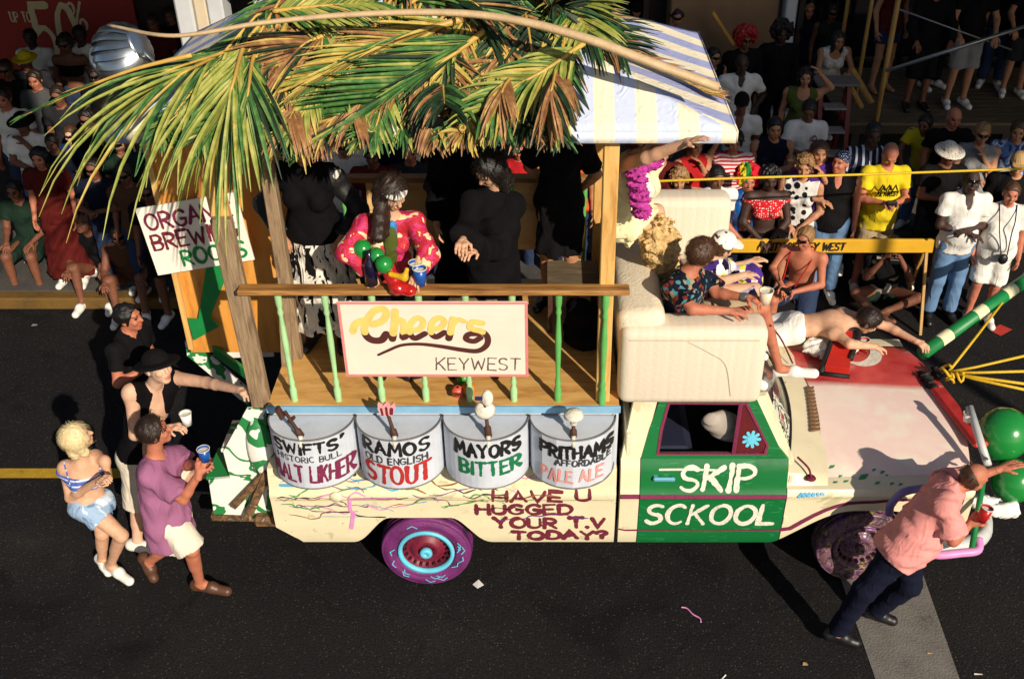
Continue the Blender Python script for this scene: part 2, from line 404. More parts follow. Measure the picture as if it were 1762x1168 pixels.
class SDF:
    def __init__(s): s.p = []
    def cone(s, a, b, ra, rb, k=.03, cuts=(), flat=None, sub=False):
        s.p.append(('c', np.array(a, float), np.array(b, float), ra, rb, k, cuts, flat, sub)); return s
    def ell(s, c, r, M=None, k=.03, cuts=(), sub=False):
        s.p.append(('e', np.array(c, float), np.array(r, float), None if M is None else np.array(M, float), None, k, cuts, None, sub)); return s
    def bb(s, q):
        if q[0] == 'c':
            r = max(q[3], q[4]); return np.minimum(q[1], q[2]) - r, np.maximum(q[1], q[2]) + r
        r = q[2].max(); return q[1] - r, q[1] + r
    def mesh(s, h, lo=None, hi=None, wr=0, wf=22, seed=0, cuts=()):
        B = [s.bb(q) for q in s.p if not q[8]]
        L = np.min([b[0] for b in B], 0) - 2.5 * h; U = np.max([b[1] for b in B], 0) + 2.5 * h
        if lo is not None: L = np.maximum(L, lo)
        if hi is not None: U = np.minimum(U, hi)
        n = np.maximum(np.ceil((U - L) / h).astype(int) + 1, 4)
        f = np.full(tuple(n), .3, dtype=np.float32)
        ax = [L[i] + h * np.arange(n[i]) for i in range(3)]
        for q in s.p:
            b0, b1 = s.bb(q); m = q[5] * .5 + 3 * h
            i0 = np.clip(np.floor((b0 - m - L) / h).astype(int), 0, n); i1 = np.clip(np.ceil((b1 + m - L) / h).astype(int) + 1, 0, n)
            if (i1 <= i0).any(): continue
            X = ax[0][i0[0]:i1[0], None, None]; Y = ax[1][None, i0[1]:i1[1], None]; Z = ax[2][None, None, i0[2]:i1[2]]
            if q[0] == 'c':
                a, b = q[1], q[2]; dx, dy, dz = X - a[0], Y - a[1], Z - a[2]; ba = b - a
                if q[7] is not None:
                    fx, fs = np.array(q[7][0], float), q[7][1] - 1
                    w = (dx * fx[0] + dy * fx[1] + dz * fx[2]) * fs
                    dx, dy, dz = dx + w * fx[0], dy + w * fx[1], dz + w * fx[2]
                    ba = ba + fx * (ba @ fx) * fs
                t = np.clip((dx * ba[0] + dy * ba[1] + dz * ba[2]) / max(ba @ ba, 1e-9), 0, 1)
                d = np.sqrt((dx - t * ba[0]) ** 2 + (dy - t * ba[1]) ** 2 + (dz - t * ba[2]) ** 2) - (q[3] + (q[4] - q[3]) * t)
            else:
                dx, dy, dz = X - q[1][0], Y - q[1][1], Z - q[1][2]
                if q[3] is not None:
                    M = q[3]; dx, dy, dz = [dx * M[i][0] + dy * M[i][1] + dz * M[i][2] for i in range(3)]
                r = q[2]
                k0 = np.sqrt((dx / r[0]) ** 2 + (dy / r[1]) ** 2 + (dz / r[2]) ** 2); k1 = np.sqrt((dx / r[0] ** 2) ** 2 + (dy / r[1] ** 2) ** 2 + (dz / r[2] ** 2) ** 2)
                d = k0 * (k0 - 1) / np.maximum(k1, 1e-6)
            for pt, nr in q[6]:
                d = np.maximum(d, (X - pt[0]) * nr[0] + (Y - pt[1]) * nr[1] + (Z - pt[2]) * nr[2])
            v = f[i0[0]:i1[0], i0[1]:i1[1], i0[2]:i1[2]]
            if q[8]: v[...] = np.maximum(v, -d)
            else:
                k = q[5]; hh = np.clip(.5 + .5 * (v - d) / k, 0, 1); v[...] = v + (d - v) * hh - k * hh * (1 - hh)
        X, Y, Z = ax[0][:, None, None], ax[1][None, :, None], ax[2][None, None, :]
        if wr:
            rg = np.random.RandomState(seed)
            for q in range(3):
                a, b = rg.uniform(-1, 1, 3) * wf, rg.uniform(-1, 1, 3) * wf * 1.7
                f += (wr / 2.2 * np.sin(X * a[0] + Y * a[1] + Z * a[2] + 1.6 * np.sin(X * b[0] + Y * b[1] + Z * b[2] + q) + q)).astype(np.float32)
        for pt, nr in cuts:
            f = np.maximum(f, ((X - pt[0]) * nr[0] + (Y - pt[1]) * nr[1] + (Z - pt[2]) * nr[2]).astype(np.float32))
        return surfnet(f, L, h)
def nrm(v): return v / max(np.linalg.norm(v), 1e-9)
SKINS = {'fair': (208, 160, 128), 'tan': (180, 126, 92), 'brown': (118, 72, 50), 'dark': (60, 37, 28), 'red': (184, 112, 84), 'pale': (212, 168, 140)}
def skin_mats(k):
    c = C(*SKINS[k]); d = tuple(v * .75 for v in c)
    a = mat('skin_' + k, c, .62, .13, 22, .2, 120)
    a.node_tree.nodes['Principled BSDF'].inputs['Subsurface Weight'].default_value = .06
    return [a, mat('eye_dark', C(24, 18, 16), .3), mat('brow_' + k, tuple(v * .3 for v in c), .8), mat('lip_' + k, (c[0] * .75, c[1] * .45, c[2] * .45), .5), mat('shades', C(10, 10, 12), .15)]
HAIRC = {'black': (20, 16, 15), 'dark': (40, 27, 20), 'brown': (74, 48, 30), 'auburn': (94, 44, 26), 'blond': (216, 196, 150), 'sandy': (140, 104, 64), 'grey': (120, 114, 108), 'white': (214, 208, 200), 'red': (150, 24, 26)}
def hair_mat(k):
    nm = 'hair_' + k
    if nm in MATS: return MATS[nm]
    c = C(*HAIRC[k])
    return wood(nm, [tuple(v * .6 for v in c), c, tuple(min(1, v * 1.5) for v in c)], (60, 60, 8), 2, .45, .5)
def frames(J):
    g = {k: np.array(v, float) for k, v in J.items()}
    up = nrm(g['nk'] - g['pel']); rt = g['sR'] - g['sL']; rt = nrm(rt - up * (rt @ up)); fw = np.cross(up, rt)
    hfw = nrm(g['look']) if 'look' in g else fw
    hu = g['hd'] - g['nk']; hu = nrm(hu); hu = nrm(hu - hfw * (hu @ hfw)) if abs(hu @ hfw) < .95 else nrm(up - hfw * (up @ hfw))
    hr = np.cross(hfw, hu)
    return g, up, rt, fw, hfw, hu, hr
def person(J, label, skin='tan', hair=('short', 'dark'), top=None, bottom=None, shoes=None, hat=None, sex='m', fat=1.0, s=1.0,
           vox=.017, hv=.0095, gv=.0085, group=None, curl=.5, shades=False, extras=None, seed=0, base=None, hands=True):
    g, up, rt, fw, hfw, hu, hr = frames(J)
    B = base if base is not None else (g['aL'] * .5 + g['aR'] * .5) * np.array([1, 1, 0]) + np.array([0, 0, min(g['aL'][2], g['aR'][2]) - .08])
    root = thing('person', label, 'person', tuple(B), group)
    T = np.stack([rt, fw, up]); H = np.stack([hr, hfw, hu]); Ls = np.linalg.norm(g['nk'] - g['pel']) / .52
    f = sex == 'f'
    def torso(S, e=0.0, k=.05, w=1.0, e2=None):
        e2 = e if e2 is None else e2; p = g['pel']
        S.ell(p + up * .0, np.array([.165 * (1.03 if f else .97), .112, .115]) * s * w + e2, T, k)
        S.ell(p + up * .17 * Ls - fw * .005, np.array([.118 if f else .138, .095, .15]) * s * w * np.array([1, 1, Ls]) + e2, T, k)
        S.ell(p + up * .35 * Ls - fw * .005, np.array([.14 if f else .162, .105 if f else .118, .165]) * s * np.array([1, 1, Ls]) + e, T, k)
        if fat > 1: S.ell(p + up * .13 + fw * .045 * fat, np.array([.13, .11, .14]) * s * fat + e2, T, k)
        for q in ('L', 'R'):
            S.cone(g['nk'] - up * .03, g['s' + q] - up * .012, .056 * s + e, .047 * s + e, k)
            S.cone(p + up * .34 * Ls, g['s' + q] - up * .03, .1 * s + e, .06 * s + e, k, flat=(fw, 1.15))
            if f: S.ell(p + up * .33 * Ls + fw * .085 * s + (g['s' + q] - g['nk']) * .42, np.array([.056, .052, .056]) * s + e, T, .02)
    def neckhead(S):
        c = g['hd']; k = .018 * s
        P = lambda r, fo, u: c + (hr * r + hfw * fo + hu * u) * s
        S.cone(g['nk'] - up * .02, P(0, -.018, -.05), .058 * s * (.86 if f else 1), .05 * s * (.86 if f else 1), .035)
        S.ell(P(0, -.012, .026), np.array([.074, .093, .088]) * s, H, k)
        S.ell(P(0, .022, -.042), np.array([.056, .06, .068]) * s, H, .03 * s)
        S.ell(P(0, .06, -.094), np.array([.026, .02, .02]) * s, H, .03 * s)
        S.cone(P(-.03, .076, .03), P(.03, .076, .03), .012 * s, .012 * s, k)
        for q in (-1, 1):
            S.ell(P(.036 * q, .06, -.025), np.array([.024, .022, .022]) * s, H, .02 * s)
            S.ell(P(.077 * q, -.008, -.004), np.array([.011, .02, .033]) * s, H, .008 * s)
            S.ell(P(.031 * q, .098, .008), np.array([.017, .011, .01]) * s, H, sub=True)
        S.cone(P(0, .084, .014), P(0, .1, -.026), .009 * s, .0145 * s, .012 * s)
        S.ell(P(0, .082, -.062), np.array([.023, .012, .007]) * s, H, .006 * s); S.ell(P(0, .08, -.074), np.array([.02, .012, .007]) * s, H, .006 * s)
    def limbs(S):
        for q in ('L', 'R'):
            a = g['a' + q]; kn = g['k' + q]
            S.cone(g['s' + q], g['e' + q], .05 * s, .039 * s, .03); S.cone(g['e' + q], g['w' + q], .04 * s, .027 * s, .02)
            m = g['e' + q] * .72 + g['w' + q] * .28; S.ell(m, np.array([.032, .032, .032]) * s, None, .03)
            S.cone(g['h' + q], kn, .086 * s * (1.02 if f else 1), .053 * s, .05); S.cone(kn, a, .051 * s, .036 * s, .025)
            sh = nrm(a - kn); foot = nrm(g['t' + q] - a); bk = nrm(-(foot - sh * (foot @ sh)))
            S.cone(kn * .82 + a * .18 + bk * .014 * s, kn * .5 + a * .5 + bk * .012 * s, .04 * s, .034 * s, .04)
            S.cone(a + bk * .035 - nrm(np.cross(np.cross(foot, sh), foot)) * -.045 * s, g['t' + q], .034 * s, .03 * s, .03)
            S.cone(a, a * .5 + g['t' + q] * .5, .036 * s, .03 * s, .03)
    S = SDF(); torso(S); neckhead(S); limbs(S)
    Vs, Fs = [], []
    V, Fq = S.mesh(vox); Vs.append(V); Fs.append(Fq); nbody = len(Fq)
    SH = SDF(); neckhead(SH); V, Fq = SH.mesh(hv); Fs.append(Fq + len(Vs[0])); Vs.append(V); nv = len(Vs[0]) + len(V)
    if hands:
        for q in ('L', 'R'):
            w = g['w' + q]; d = nrm(g['d' + q]) if 'd' + q in g else nrm(w - g['e' + q])
            n = g['n' + q] if 'n' + q in g else (np.array([0, 0, -1.]) if abs(d[2]) < .75 else (rt if q == 'L' else -rt))
            n = nrm(n - d * (n @ d)); sd = np.cross(d, n)
            tw = fw * .7 + up * .7
            if sd @ tw < 0: sd = -sd
            cu = g['c' + q] if 'c' + q in g else curl
            Hh = SDF(); Hh.cone(w - d * .03 * s, w + d * .02 * s, .027 * s, .026 * s, .01)
            Hh.cone(w + d * .02 * s + sd * .014 * s, w + d * .075 * s + sd * .018 * s, .022 * s, .02 * s, .012, flat=(n, 1.5)); Hh.cone(w + d * .02 * s - sd * .012 * s, w + d * .072 * s - sd * .02 * s, .022 * s, .019 * s, .012, flat=(n, 1.5))
            for i, (o, L) in enumerate(((.033, .072), (.0115, .08), (-.0105, .075), (-.031, .06))):
                b = w + (d * (.084 - abs(i - 1) * .004) + sd * o) * s
                a1, a2 = cu * .55 + .06 * i, cu * 1.5 + .05 * i
                m = b + (d * math.cos(a1) + n * math.sin(a1) + sd * o * 2.2) * L * .52 * s
                Hh.cone(b - d * .012 * s, m, .0105 * s, .0095 * s, .006)
                Hh.cone(m, m + (d * math.cos(a2) + n * math.sin(a2) + sd * o * 1.2) * L * .48 * s, .0095 * s, .008 * s, .004)
            tb = w + (d * .025 + sd * .026) * s; tm = tb + (d * .6 + sd * .75 + n * .25) * .042 * s
            Hh.cone(tb, tm, .014 * s, .011 * s, .01); Hh.cone(tm, tm + nrm(d * .85 + sd * .3 + n * (.35 + .5 * cu)) * .034 * s, .011 * s, .0085 * s, .005)
            V, Fq = Hh.mesh(gv * s); Fs.append(Fq + nv); Vs.append(V); nv += len(V)
    V = np.concatenate(Vs); Fq = np.concatenate(Fs)
    # eyes, brows and lips are patches of the skin
    ctr = V[Fq].mean(1); loc = (ctr - g['hd']) @ H.T / s; mi = np.zeros(len(Fq), dtype=np.int32)
    fr = loc[:, 1] > .045; r_ = hv / .0095
    for q in (-1, 1):
        mi[fr & ((((loc[:, 0] - .031 * q) / .0155) ** 2 + ((loc[:, 2] - .008) / .0085) ** 2) < 1)] = 1
        mi[fr & ((((loc[:, 0] - .033 * q) / .021) ** 2 + ((loc[:, 2] - .03) / .0065) ** 2) < 1)] = 2
    mi[fr & (((loc[:, 0] / .024) ** 2 + ((loc[:, 2] + .068) / .011) ** 2) < 1)] = 3
    if shades: mi[(loc[:, 1] > .0) & (np.abs(loc[:, 0]) < .08) & (np.abs(loc[:, 2] - .008) < .018) & ((np.abs(loc[:, 2] - .014) < .006) | (loc[:, 1] > .06))] = 4
    ms = skin_mats(skin)
    mesh_obj('body', V, Fq, None, root, True, mi, ms)
    cv = vox * .95
    def put(name, S2, m, h=cv, wr=0, wf=22, cuts=()):
        V2, F2 = S2.mesh(h, wr=wr, wf=wf, seed=seed, cuts=cuts)
        if len(F2): return mesh_obj(name, V2, F2, m, root, True)
    pl = g['pel']
    # ---- trousers, shorts, skirt
    def lower():
        if not bottom: return
        kind, m = bottom[0], bottom[1]; o = bottom[2] if len(bottom) > 2 else {}
        S = SDF(); e = o.get('e', .019 if kind == 'pants' else .015)
        wc = ((pl + up * o.get('waist', .075) * s, up),)
        if kind == 'skirt':
            ln = o.get('len', .62); hem = o.get('hem'); hem = pl + np.array([0, 0, -ln]) if hem is None else np.array(hem)
            dn = nrm(hem - pl)
            S.ell(pl, np.array([.17, .125, .13]) * s + e, T, .05, wc)
            S.cone(pl, hem, .165 * s, o.get('r', .27) * s, .05, ((hem, dn),) + wc, flat=(fw, 1.25))
            return put('skirt', S, m, wr=o.get('wr', .018), wf=26)
        S.ell(pl, np.array([.17, .118, .12]) * s + e, T, .04, wc)
        if fat > 1: S.ell(pl + up * .06 + fw * .03, np.array([.135, .1, .1]) * s * fat + e, T, .04, wc)
        for q in ('L', 'R'):
            h_, kn, a = g['h' + q], g['k' + q], g['a' + q]
            if kind == 'pants':
                S.cone(h_, kn, .09 * s + e, .062 * s + e, .04, wc)
                end = a + (kn - a) * .06; S.cone(kn, a, .06 * s + e, .05 * s + e + .004, .03, ((end, nrm(a - kn)),))
            else:
                fr_ = o.get('len', .8); end = h_ + (kn - h_) * fr_
                S.cone(h_, kn, .092 * s + e, (.07 + o.get('flare', .02)) * s + e, .04, ((end, nrm(kn - h_)),) + wc)
        put({'pants': 'trousers'}.get(kind, 'shorts'), S, m, wr=.006, wf=24)
    lower()
    # ---- tops
    def upper(top):
        if not top: return
        kind, m = top[0], top[1]; o = top[2] if len(top) > 2 else {}
        S = SDF(); e = o.get('e', .014); hem = o.get('hem', -.1)
        if kind == 'bandeau':
            torso(S, .014, .05); c0 = pl + up * o.get('lo', .24) * Ls; c1 = pl + up * o.get('hi', .40) * Ls
            return put('top', S, m, cuts=((c0, -up), (c1, up)))
        if kind == 'robe':
            torso(S, .02, .06); b = np.array(o['to'])
            S.cone(pl + up * .3, b, .16 * s, o.get('r', .3), .08, flat=(fw, 1.3))
            for q in ('L', 'R'):
                S.cone(g['s' + q], g['e' + q], .075, .07, .04); S.cone(g['e' + q], g['w' + q], .07, o.get('cuff', .085), .03, ((g['w' + q] * .93 + g['e' + q] * .07, nrm(g['w' + q] - g['e' + q])),))
            S.ell(g['nk'] + up * .06 + fw * .02, (.062, .062, .1), T, sub=True)
            return put('robe', S, m, wr=.016, wf=16, cuts=((b, nrm(b - pl)),))
        torso(S, e, .05, 1.0, e + o.get('loose', .012))
        dn = pl + up * hem
        S.cone(pl + up * .1, dn - up * .03, .15 * s + e, (.158 + o.get('flare', .0)) * s + e + o.get('loose', .012), .05, flat=(fw, 1.32))
        sl = {'tee': .62, 'polo': .68, 'long': 9, 'blouse': .8, 'tank': 0, 'vest': 0}[kind]; sl = o.get('sleeve', sl)
        for q in ('L', 'R'):
            sh, el, w = g['s' + q], g['e' + q], g['w' + q]; d = nrm(el - sh)
            if sl > 1.5:
                S.cone(sh - up * .008, el, .052 * s + e, .054 * s + e, .03)
                S.cone(el, w, .056 * s + e, .042 * s + e, .03, ((w - nrm(w - el) * .01, nrm(w - el)),))
            elif sl > 0:
                end = sh + (el - sh) * min(sl, .98)
                S.cone(sh - up * .008, el, .05 * s + e * .8, (.062 + o.get('flare2', .008)) * s + e, .03, ((end, d),))
        vn = o.get('neck', 'round')
        S.ell(g['nk'] + up * .05 + fw * .02, np.array([.057, .062, .085]) * s, T, sub=True)
        if vn == 'v': S.ell(g['nk'] - up * .03 + fw * .08, np.array([.035, .09, .1]) * s, T, sub=True)
        if vn == 'low': S.ell(g['nk'] - up * .02 + fw * .08, np.array([.085, .09, .1]) * s, T, sub=True)
        if kind == 'tank' or kind == 'vest':
            for q, sg in (('L', -1), ('R', 1)): S.ell(g['s' + q] + rt * sg * .045 - up * .02, np.array([.062, .1, .12]) * s, T, sub=True)
        if kind == 'vest': S.ell(pl + up * .26 * Ls + fw * .16, np.array([.075, .16, .5]) * s, T, sub=True)
        put({'tee': 'shirt', 'polo': 'shirt', 'long': 'jacket', 'blouse': 'blouse', 'tank': 'top', 'vest': 'vest'}[kind], S, m, wr=o.get('wr', .009), wf=o.get('wf', 20), cuts=((dn, -up),))
    for tp in (top if isinstance(top, list) else [top]): upper(tp)
    # ---- shoes
    if shoes:
        kind, m = shoes[0], shoes[1]
        for q in ('L', 'R'):
            a, t, kn = g['a' + q], g['t' + q], g['k' + q]
            d = nrm(t - a); sh = nrm(kn - a); u = nrm(sh - d * (sh @ d)); u = nrm(u + np.array([0, 0, .0]))
            S = SDF(); hl = a - u * .045 * s - d * .03 * s; tp_ = t + d * .012 * s
            sole = ((hl - u * .036 * s, -u),) if u[2] < .5 else ((np.array([0, 0, min(hl[2], t[2]) - .036 * s]), np.array([0, 0, -1.])),)
            S.cone(hl, tp_, .044 * s, .04 * s, .02); S.ell(a * .55 + t * .45, np.array([.045, .045, .045]) * s, None, .03)
            S.cone(a + u * (.045 if kind == 'high' else .0) * s, hl, .043 * s, .046 * s, .02, ((a + u * (.06 if kind == 'high' else .012) * s, u),))
            put('shoe', S, m, max(cv * .7, .007), cuts=sole)
            if kind == 'sock':
                S = SDF(); S.cone(a + u * .06 * s, a - u * .02 * s, .045 * s, .045 * s, .01, ((a + u * .05 * s, u),)); put('sock', S, shoes[2], .01)
    # ---- hair and hats
    c = g['hd']; P = lambda r, fo, u: c + (hr * r + hfw * fo + hu * u) * s
    ch = max(hv * .95, .006)
    if hair:
        st, hc = hair[0], hair[1]; m = hc if not isinstance(hc, str) else hair_mat(hc)
        S = SDF(); pad = {'curly': .034, 'wig': .06, 'big': .05, 'bandana': .009, 'bald': .006}.get(st, .014)
        n1 = hfw * .9 - hu * .42; cut = [(P(0, .06, .06), nrm(n1))]
        if st == 'bald': cut.append((P(0, -.02, .03), nrm(hu * .8 + hfw * .6)))
        if st == 'bandana': cut = [(P(0, .05, .045), nrm(hfw * .5 - hu * .87))]
        lw = {'short': -.075, 'bald': -.06, 'curly': -.09, 'bandana': -.05}.get(st, -.12)
        S.ell(P(0, -.014, .028), (np.array([.075, .093, .09]) + pad) * s, H, .02, tuple(cut) + ((P(0, 0, lw), -hu),))
        if st in ('bob', 'long', 'big'):
            ln = {'bob': .16, 'long': .34, 'big': .3}[st] if len(hair) < 3 else hair[2]; r0 = .07 if st != 'big' else .09
            S.cone(P(0, -.05, .02), P(0, -.075, -ln), r0 * s, .062 * s, .04, ((P(0, 0, -ln), -hu),))
            for q in (-1, 1): S.cone(P(.058 * q, -.012, .03), P(.064 * q, -.008, -ln * .82), .04 * s, .03 * s, .04)
        if st == 'wig': S.ell(P(0, -.02, .05), np.array([.15, .15, .12]) * s, H, .04, tuple(cut))
        wrn = {'curly': (.02, 75), 'wig': (.02, 60), 'big': (.022, 50), 'bob': (.005, 90), 'bald': (.001, 60), 'bandana': (.003, 40), 'long': (.008, 60)}.get(st, (.005, 75))
        V2, F2 = S.mesh(ch, wr=wrn[0] * s, wf=wrn[1], seed=seed)
        if len(F2) and hv < .007 and not hat and st in ('short', 'bob', 'long', 'bald', 'curly'):   # loose locks over the cap of hair
            rg = random.Random(seed); mbh = MB(); nS = {'bob': 900, 'long': 900, 'bald': 260}.get(st, 620)
            for _k in range(nS):
                p = V2[rg.randrange(len(V2))]; dl = (p - c) @ H.T
                L_ = (.05 if st in ('short', 'bald', 'curly') else .1) * rg.uniform(.6, 1.3); vs = []; base_n = nrm(p - (c - hfw * .01 + hu * .01)); fl = nrm(-hu * (.9 if st != 'short' else .45) - hfw * (.5 if st == 'short' else .15) + np.array([rg.gauss(0, .1 if st in ('bob', 'long') else .3) for _ in range(3)])); wd = rg.uniform(.0016, .0034)
                q = p + base_n * .001
                for _j in range(5):
                    bn = nrm(q - (c - hfw * .01 + hu * .01)) if (q - c) @ hu > -.05 else base_n
                    t_ = nrm(fl - bn * (fl @ bn)); sd_ = np.cross(bn, t_); w_ = wd * (1 - .22 * _j)
                    o_ = bn * (.0035 + .002 * math.sin(_j * .9)); vs += [tuple(q + o_ - sd_ * w_), tuple(q + o_ + sd_ * w_)]; q = q + t_ * L_ / 4
                mbh.add(vs, [(2 * i, 2 * i + 1, 2 * i + 3, 2 * i + 2) for i in range(4)])
            nF = len(V2); F3 = [tuple(int(x) for x in f_) for f_ in F2] + [tuple(i + nF for i in f_) for f_ in mbh.f]
            V2 = np.concatenate([V2, np.array(mbh.v)]); F2 = F3
        if len(F2): mesh_obj('bandana' if st == 'bandana' else ('wig' if st == 'wig' else 'hair'), V2, F2, m, root, True)
    if hat:
        st, m = hat[0], hat[1]; S = SDF()
        S.ell(P(0, -.012, .05), np.array([.088, .106, .085]) * s, H, .01, ((P(0, 0, .035), -hu),))
        if st == 'cap': S.ell(P(0, .1, .045), np.array([.072, .085, .009]) * s, H, .008)
        elif st == 'top': 
            S.cone(P(0, -.01, .05), P(0, -.015, .15), .09 * s, .085 * s, .01, ((P(0, 0, .16), hu),)); S.ell(P(0, -.01, .045), np.array([.15, .17, .012]) * s, H, .01)
        elif st == 'brim': S.ell(P(0, 0, .04), np.array([.145, .16, .014]) * s, H, .01); S.ell(P(0, 0, .03), np.array([.15, .165, .01]) * s, H, .02)
        V2, F2 = S.mesh(max(hv * .7, .005)); mesh_obj('hat', V2, F2, m, root, True)
    if extras: extras(root, g, dict(up=up, rt=rt, fw=fw, hfw=hfw, hu=hu, hr=hr, P=P, s=s))
    return root
# ---- crowd poses: (side, forward, up) for the left; mirrored for the right unless given apart
BASE = dict(pel=(0, 0, .95), nk=(0, 0, 1.47), hd=(0, .03, 1.625), s=(.185, 0, 1.42), e=(.235, -.03, 1.14), w=(.24, .06, .9), h=(.09, 0, .92), k=(.1, .02, .5), a=(.11, -.02, .09), t=(.14, .15, .04))
POSES = {
 'stand': {}, 'crossed': dict(eL=(.23, .05, 1.15), wL=(-.02, .2, 1.17), eR=(-.23, .05, 1.15), wR=(.04, .19, 1.12)),
 'camera': dict(eL=(.24, .1, 1.16), wL=(.06, .28, 1.2), eR=(-.24, .1, 1.16), wR=(-.06, .28, 1.2), cL=1.1, cR=1.1),
 'eye': dict(eL=(.22, .16, 1.22), wL=(.06, .19, 1.5), eR=(-.22, .16, 1.22), wR=(-.06, .19, 1.5), cL=1.1, cR=1.1),
 'chin': dict(eL=(.2, .1, 1.15), wL=(.03, .14, 1.42), eR=(-.22, .05, 1.16), wR=(.05, .2, 1.13)),
 'hips': dict(e=(.33, -.06, 1.2), w=(.19, .06, 1.02)), 'back': dict(e=(.27, -.08, 1.16), w=(.12, -.13, .98)),
 'lap': dict(e=(.24, .06, 1.14), w=(.05, .2, .98)), 'rail': dict(e=(.27, .08, 1.16), w=(.22, .26, 1.0)),
 'wave': dict(eR=(-.3, .08, 1.45), wR=(-.2, .1, 1.66)), 'up1': dict(eL=(.34, .0, 1.5), wL=(.16, .05, 1.7)),
 'lean': dict(nk=(0, .2, 1.42), hd=(0, .27, 1.56), s=(.185, .18, 1.38), e=(.25, .3, 1.15), w=(.15, .42, 1.05)),
 'sit': dict(pel=(0, 0, .5), nk=(0, .06, 1.0), hd=(0, .11, 1.15), s=(.185, .05, .95), e=(.22, .1, .68), w=(.14, .34, .62), h=(.09, .04, .47), k=(.14, .45, .5), a=(.14, .43, .09), t=(.16, .6, .04)),
 'curb': dict(pel=(0, 0, .3), nk=(0, .14, .79), hd=(0, .2, .935), s=(.185, .13, .74), e=(.24, .25, .52), w=(.2, .48, .5), h=(.09, .04, .28), k=(.16, .42, .5), a=(.15, .48, .09), t=(.18, .65, .04)),
 'ground': dict(pel=(0, 0, .12), nk=(0, .1, .62), hd=(0, .17, .765), s=(.185, .09, .57), eL=(.24, .26, .42), wL=(.08, .27, .68), eR=(-.24, .26, .42), wR=(-.08, .27, .68), h=(.1, .05, .12), k=(.34, .36, .26), aL=(.02, .42, .1), aR=(-.1, .5, .09), tL=(-.12, .46, .05), tR=(.08, .56, .05), cL=1.1, cR=1.1),
 'kneel': dict(pel=(0, 0, .52), nk=(0, .1, 1.02), hd=(0, .14, 1.17), s=(.19, .09, .97), eL=(.24, .16, .7), wL=(.02, .36, .66), eR=(-.27, .2, .78), wR=(-.1, .4, .72), hL=(.1, .02, .5), kL=(.14, .34, .09), aL=(.12, -.08, .1), tL=(.12, -.22, .05), hR=(-.1, .05, .5), kR=(-.16, .45, .56), aR=(-.16, .44, .09), tR=(-.18, .62, .04), cL=1.1, cR=1.1),
}
def posed(pose, at, hgt=1.72, face=0.0, head=None, z0=0.0, over=None, tilt=0.0):
    """at = where the head is (world x, y); joints for a pose turned by face degrees (0 looks at the street, + to the picture's right)"""
    q = dict(BASE); q.update(POSES[pose])
    if over: q.update(over)
    s = hgt / 1.75; J = {}
    for k, v in q.items():
        if k in ('cL', 'cR'): J[k] = v; continue
        if k in ('pel', 'nk', 'hd') or k[-1] in 'LR': J[k] = tuple(c * s for c in v)
        else:
            J.setdefault(k + 'L', tuple(c * s for c in v)); J.setdefault(k + 'R', (-v[0] * s, v[1] * s, v[2] * s))
    for k in list(q):
        if k[-1] in 'LR' and k not in ('cL', 'cR'): J[k] = tuple(c * s for c in q[k])
    a = R(face); fw = Vector((math.sin(a), -math.cos(a), 0)); lf = Vector((math.cos(a), math.sin(a), 0))
    hx = J['hd']; o = Vector((at[0], at[1], z0)) - lf * hx[0] - fw * hx[1]
    out = {}
    for k, v in J.items():
        out[k] = v if k in ('cL', 'cR') else tuple(o + lf * v[0] + fw * v[1] + Vector((0, 0, v[2])))
    hf = face + (head[0] if head else 0); pt = R(head[1] if head else -8); a = R(hf)
    out['look'] = (math.sin(a) * math.cos(pt), -math.cos(a) * math.cos(pt), math.sin(pt))
    return out, s
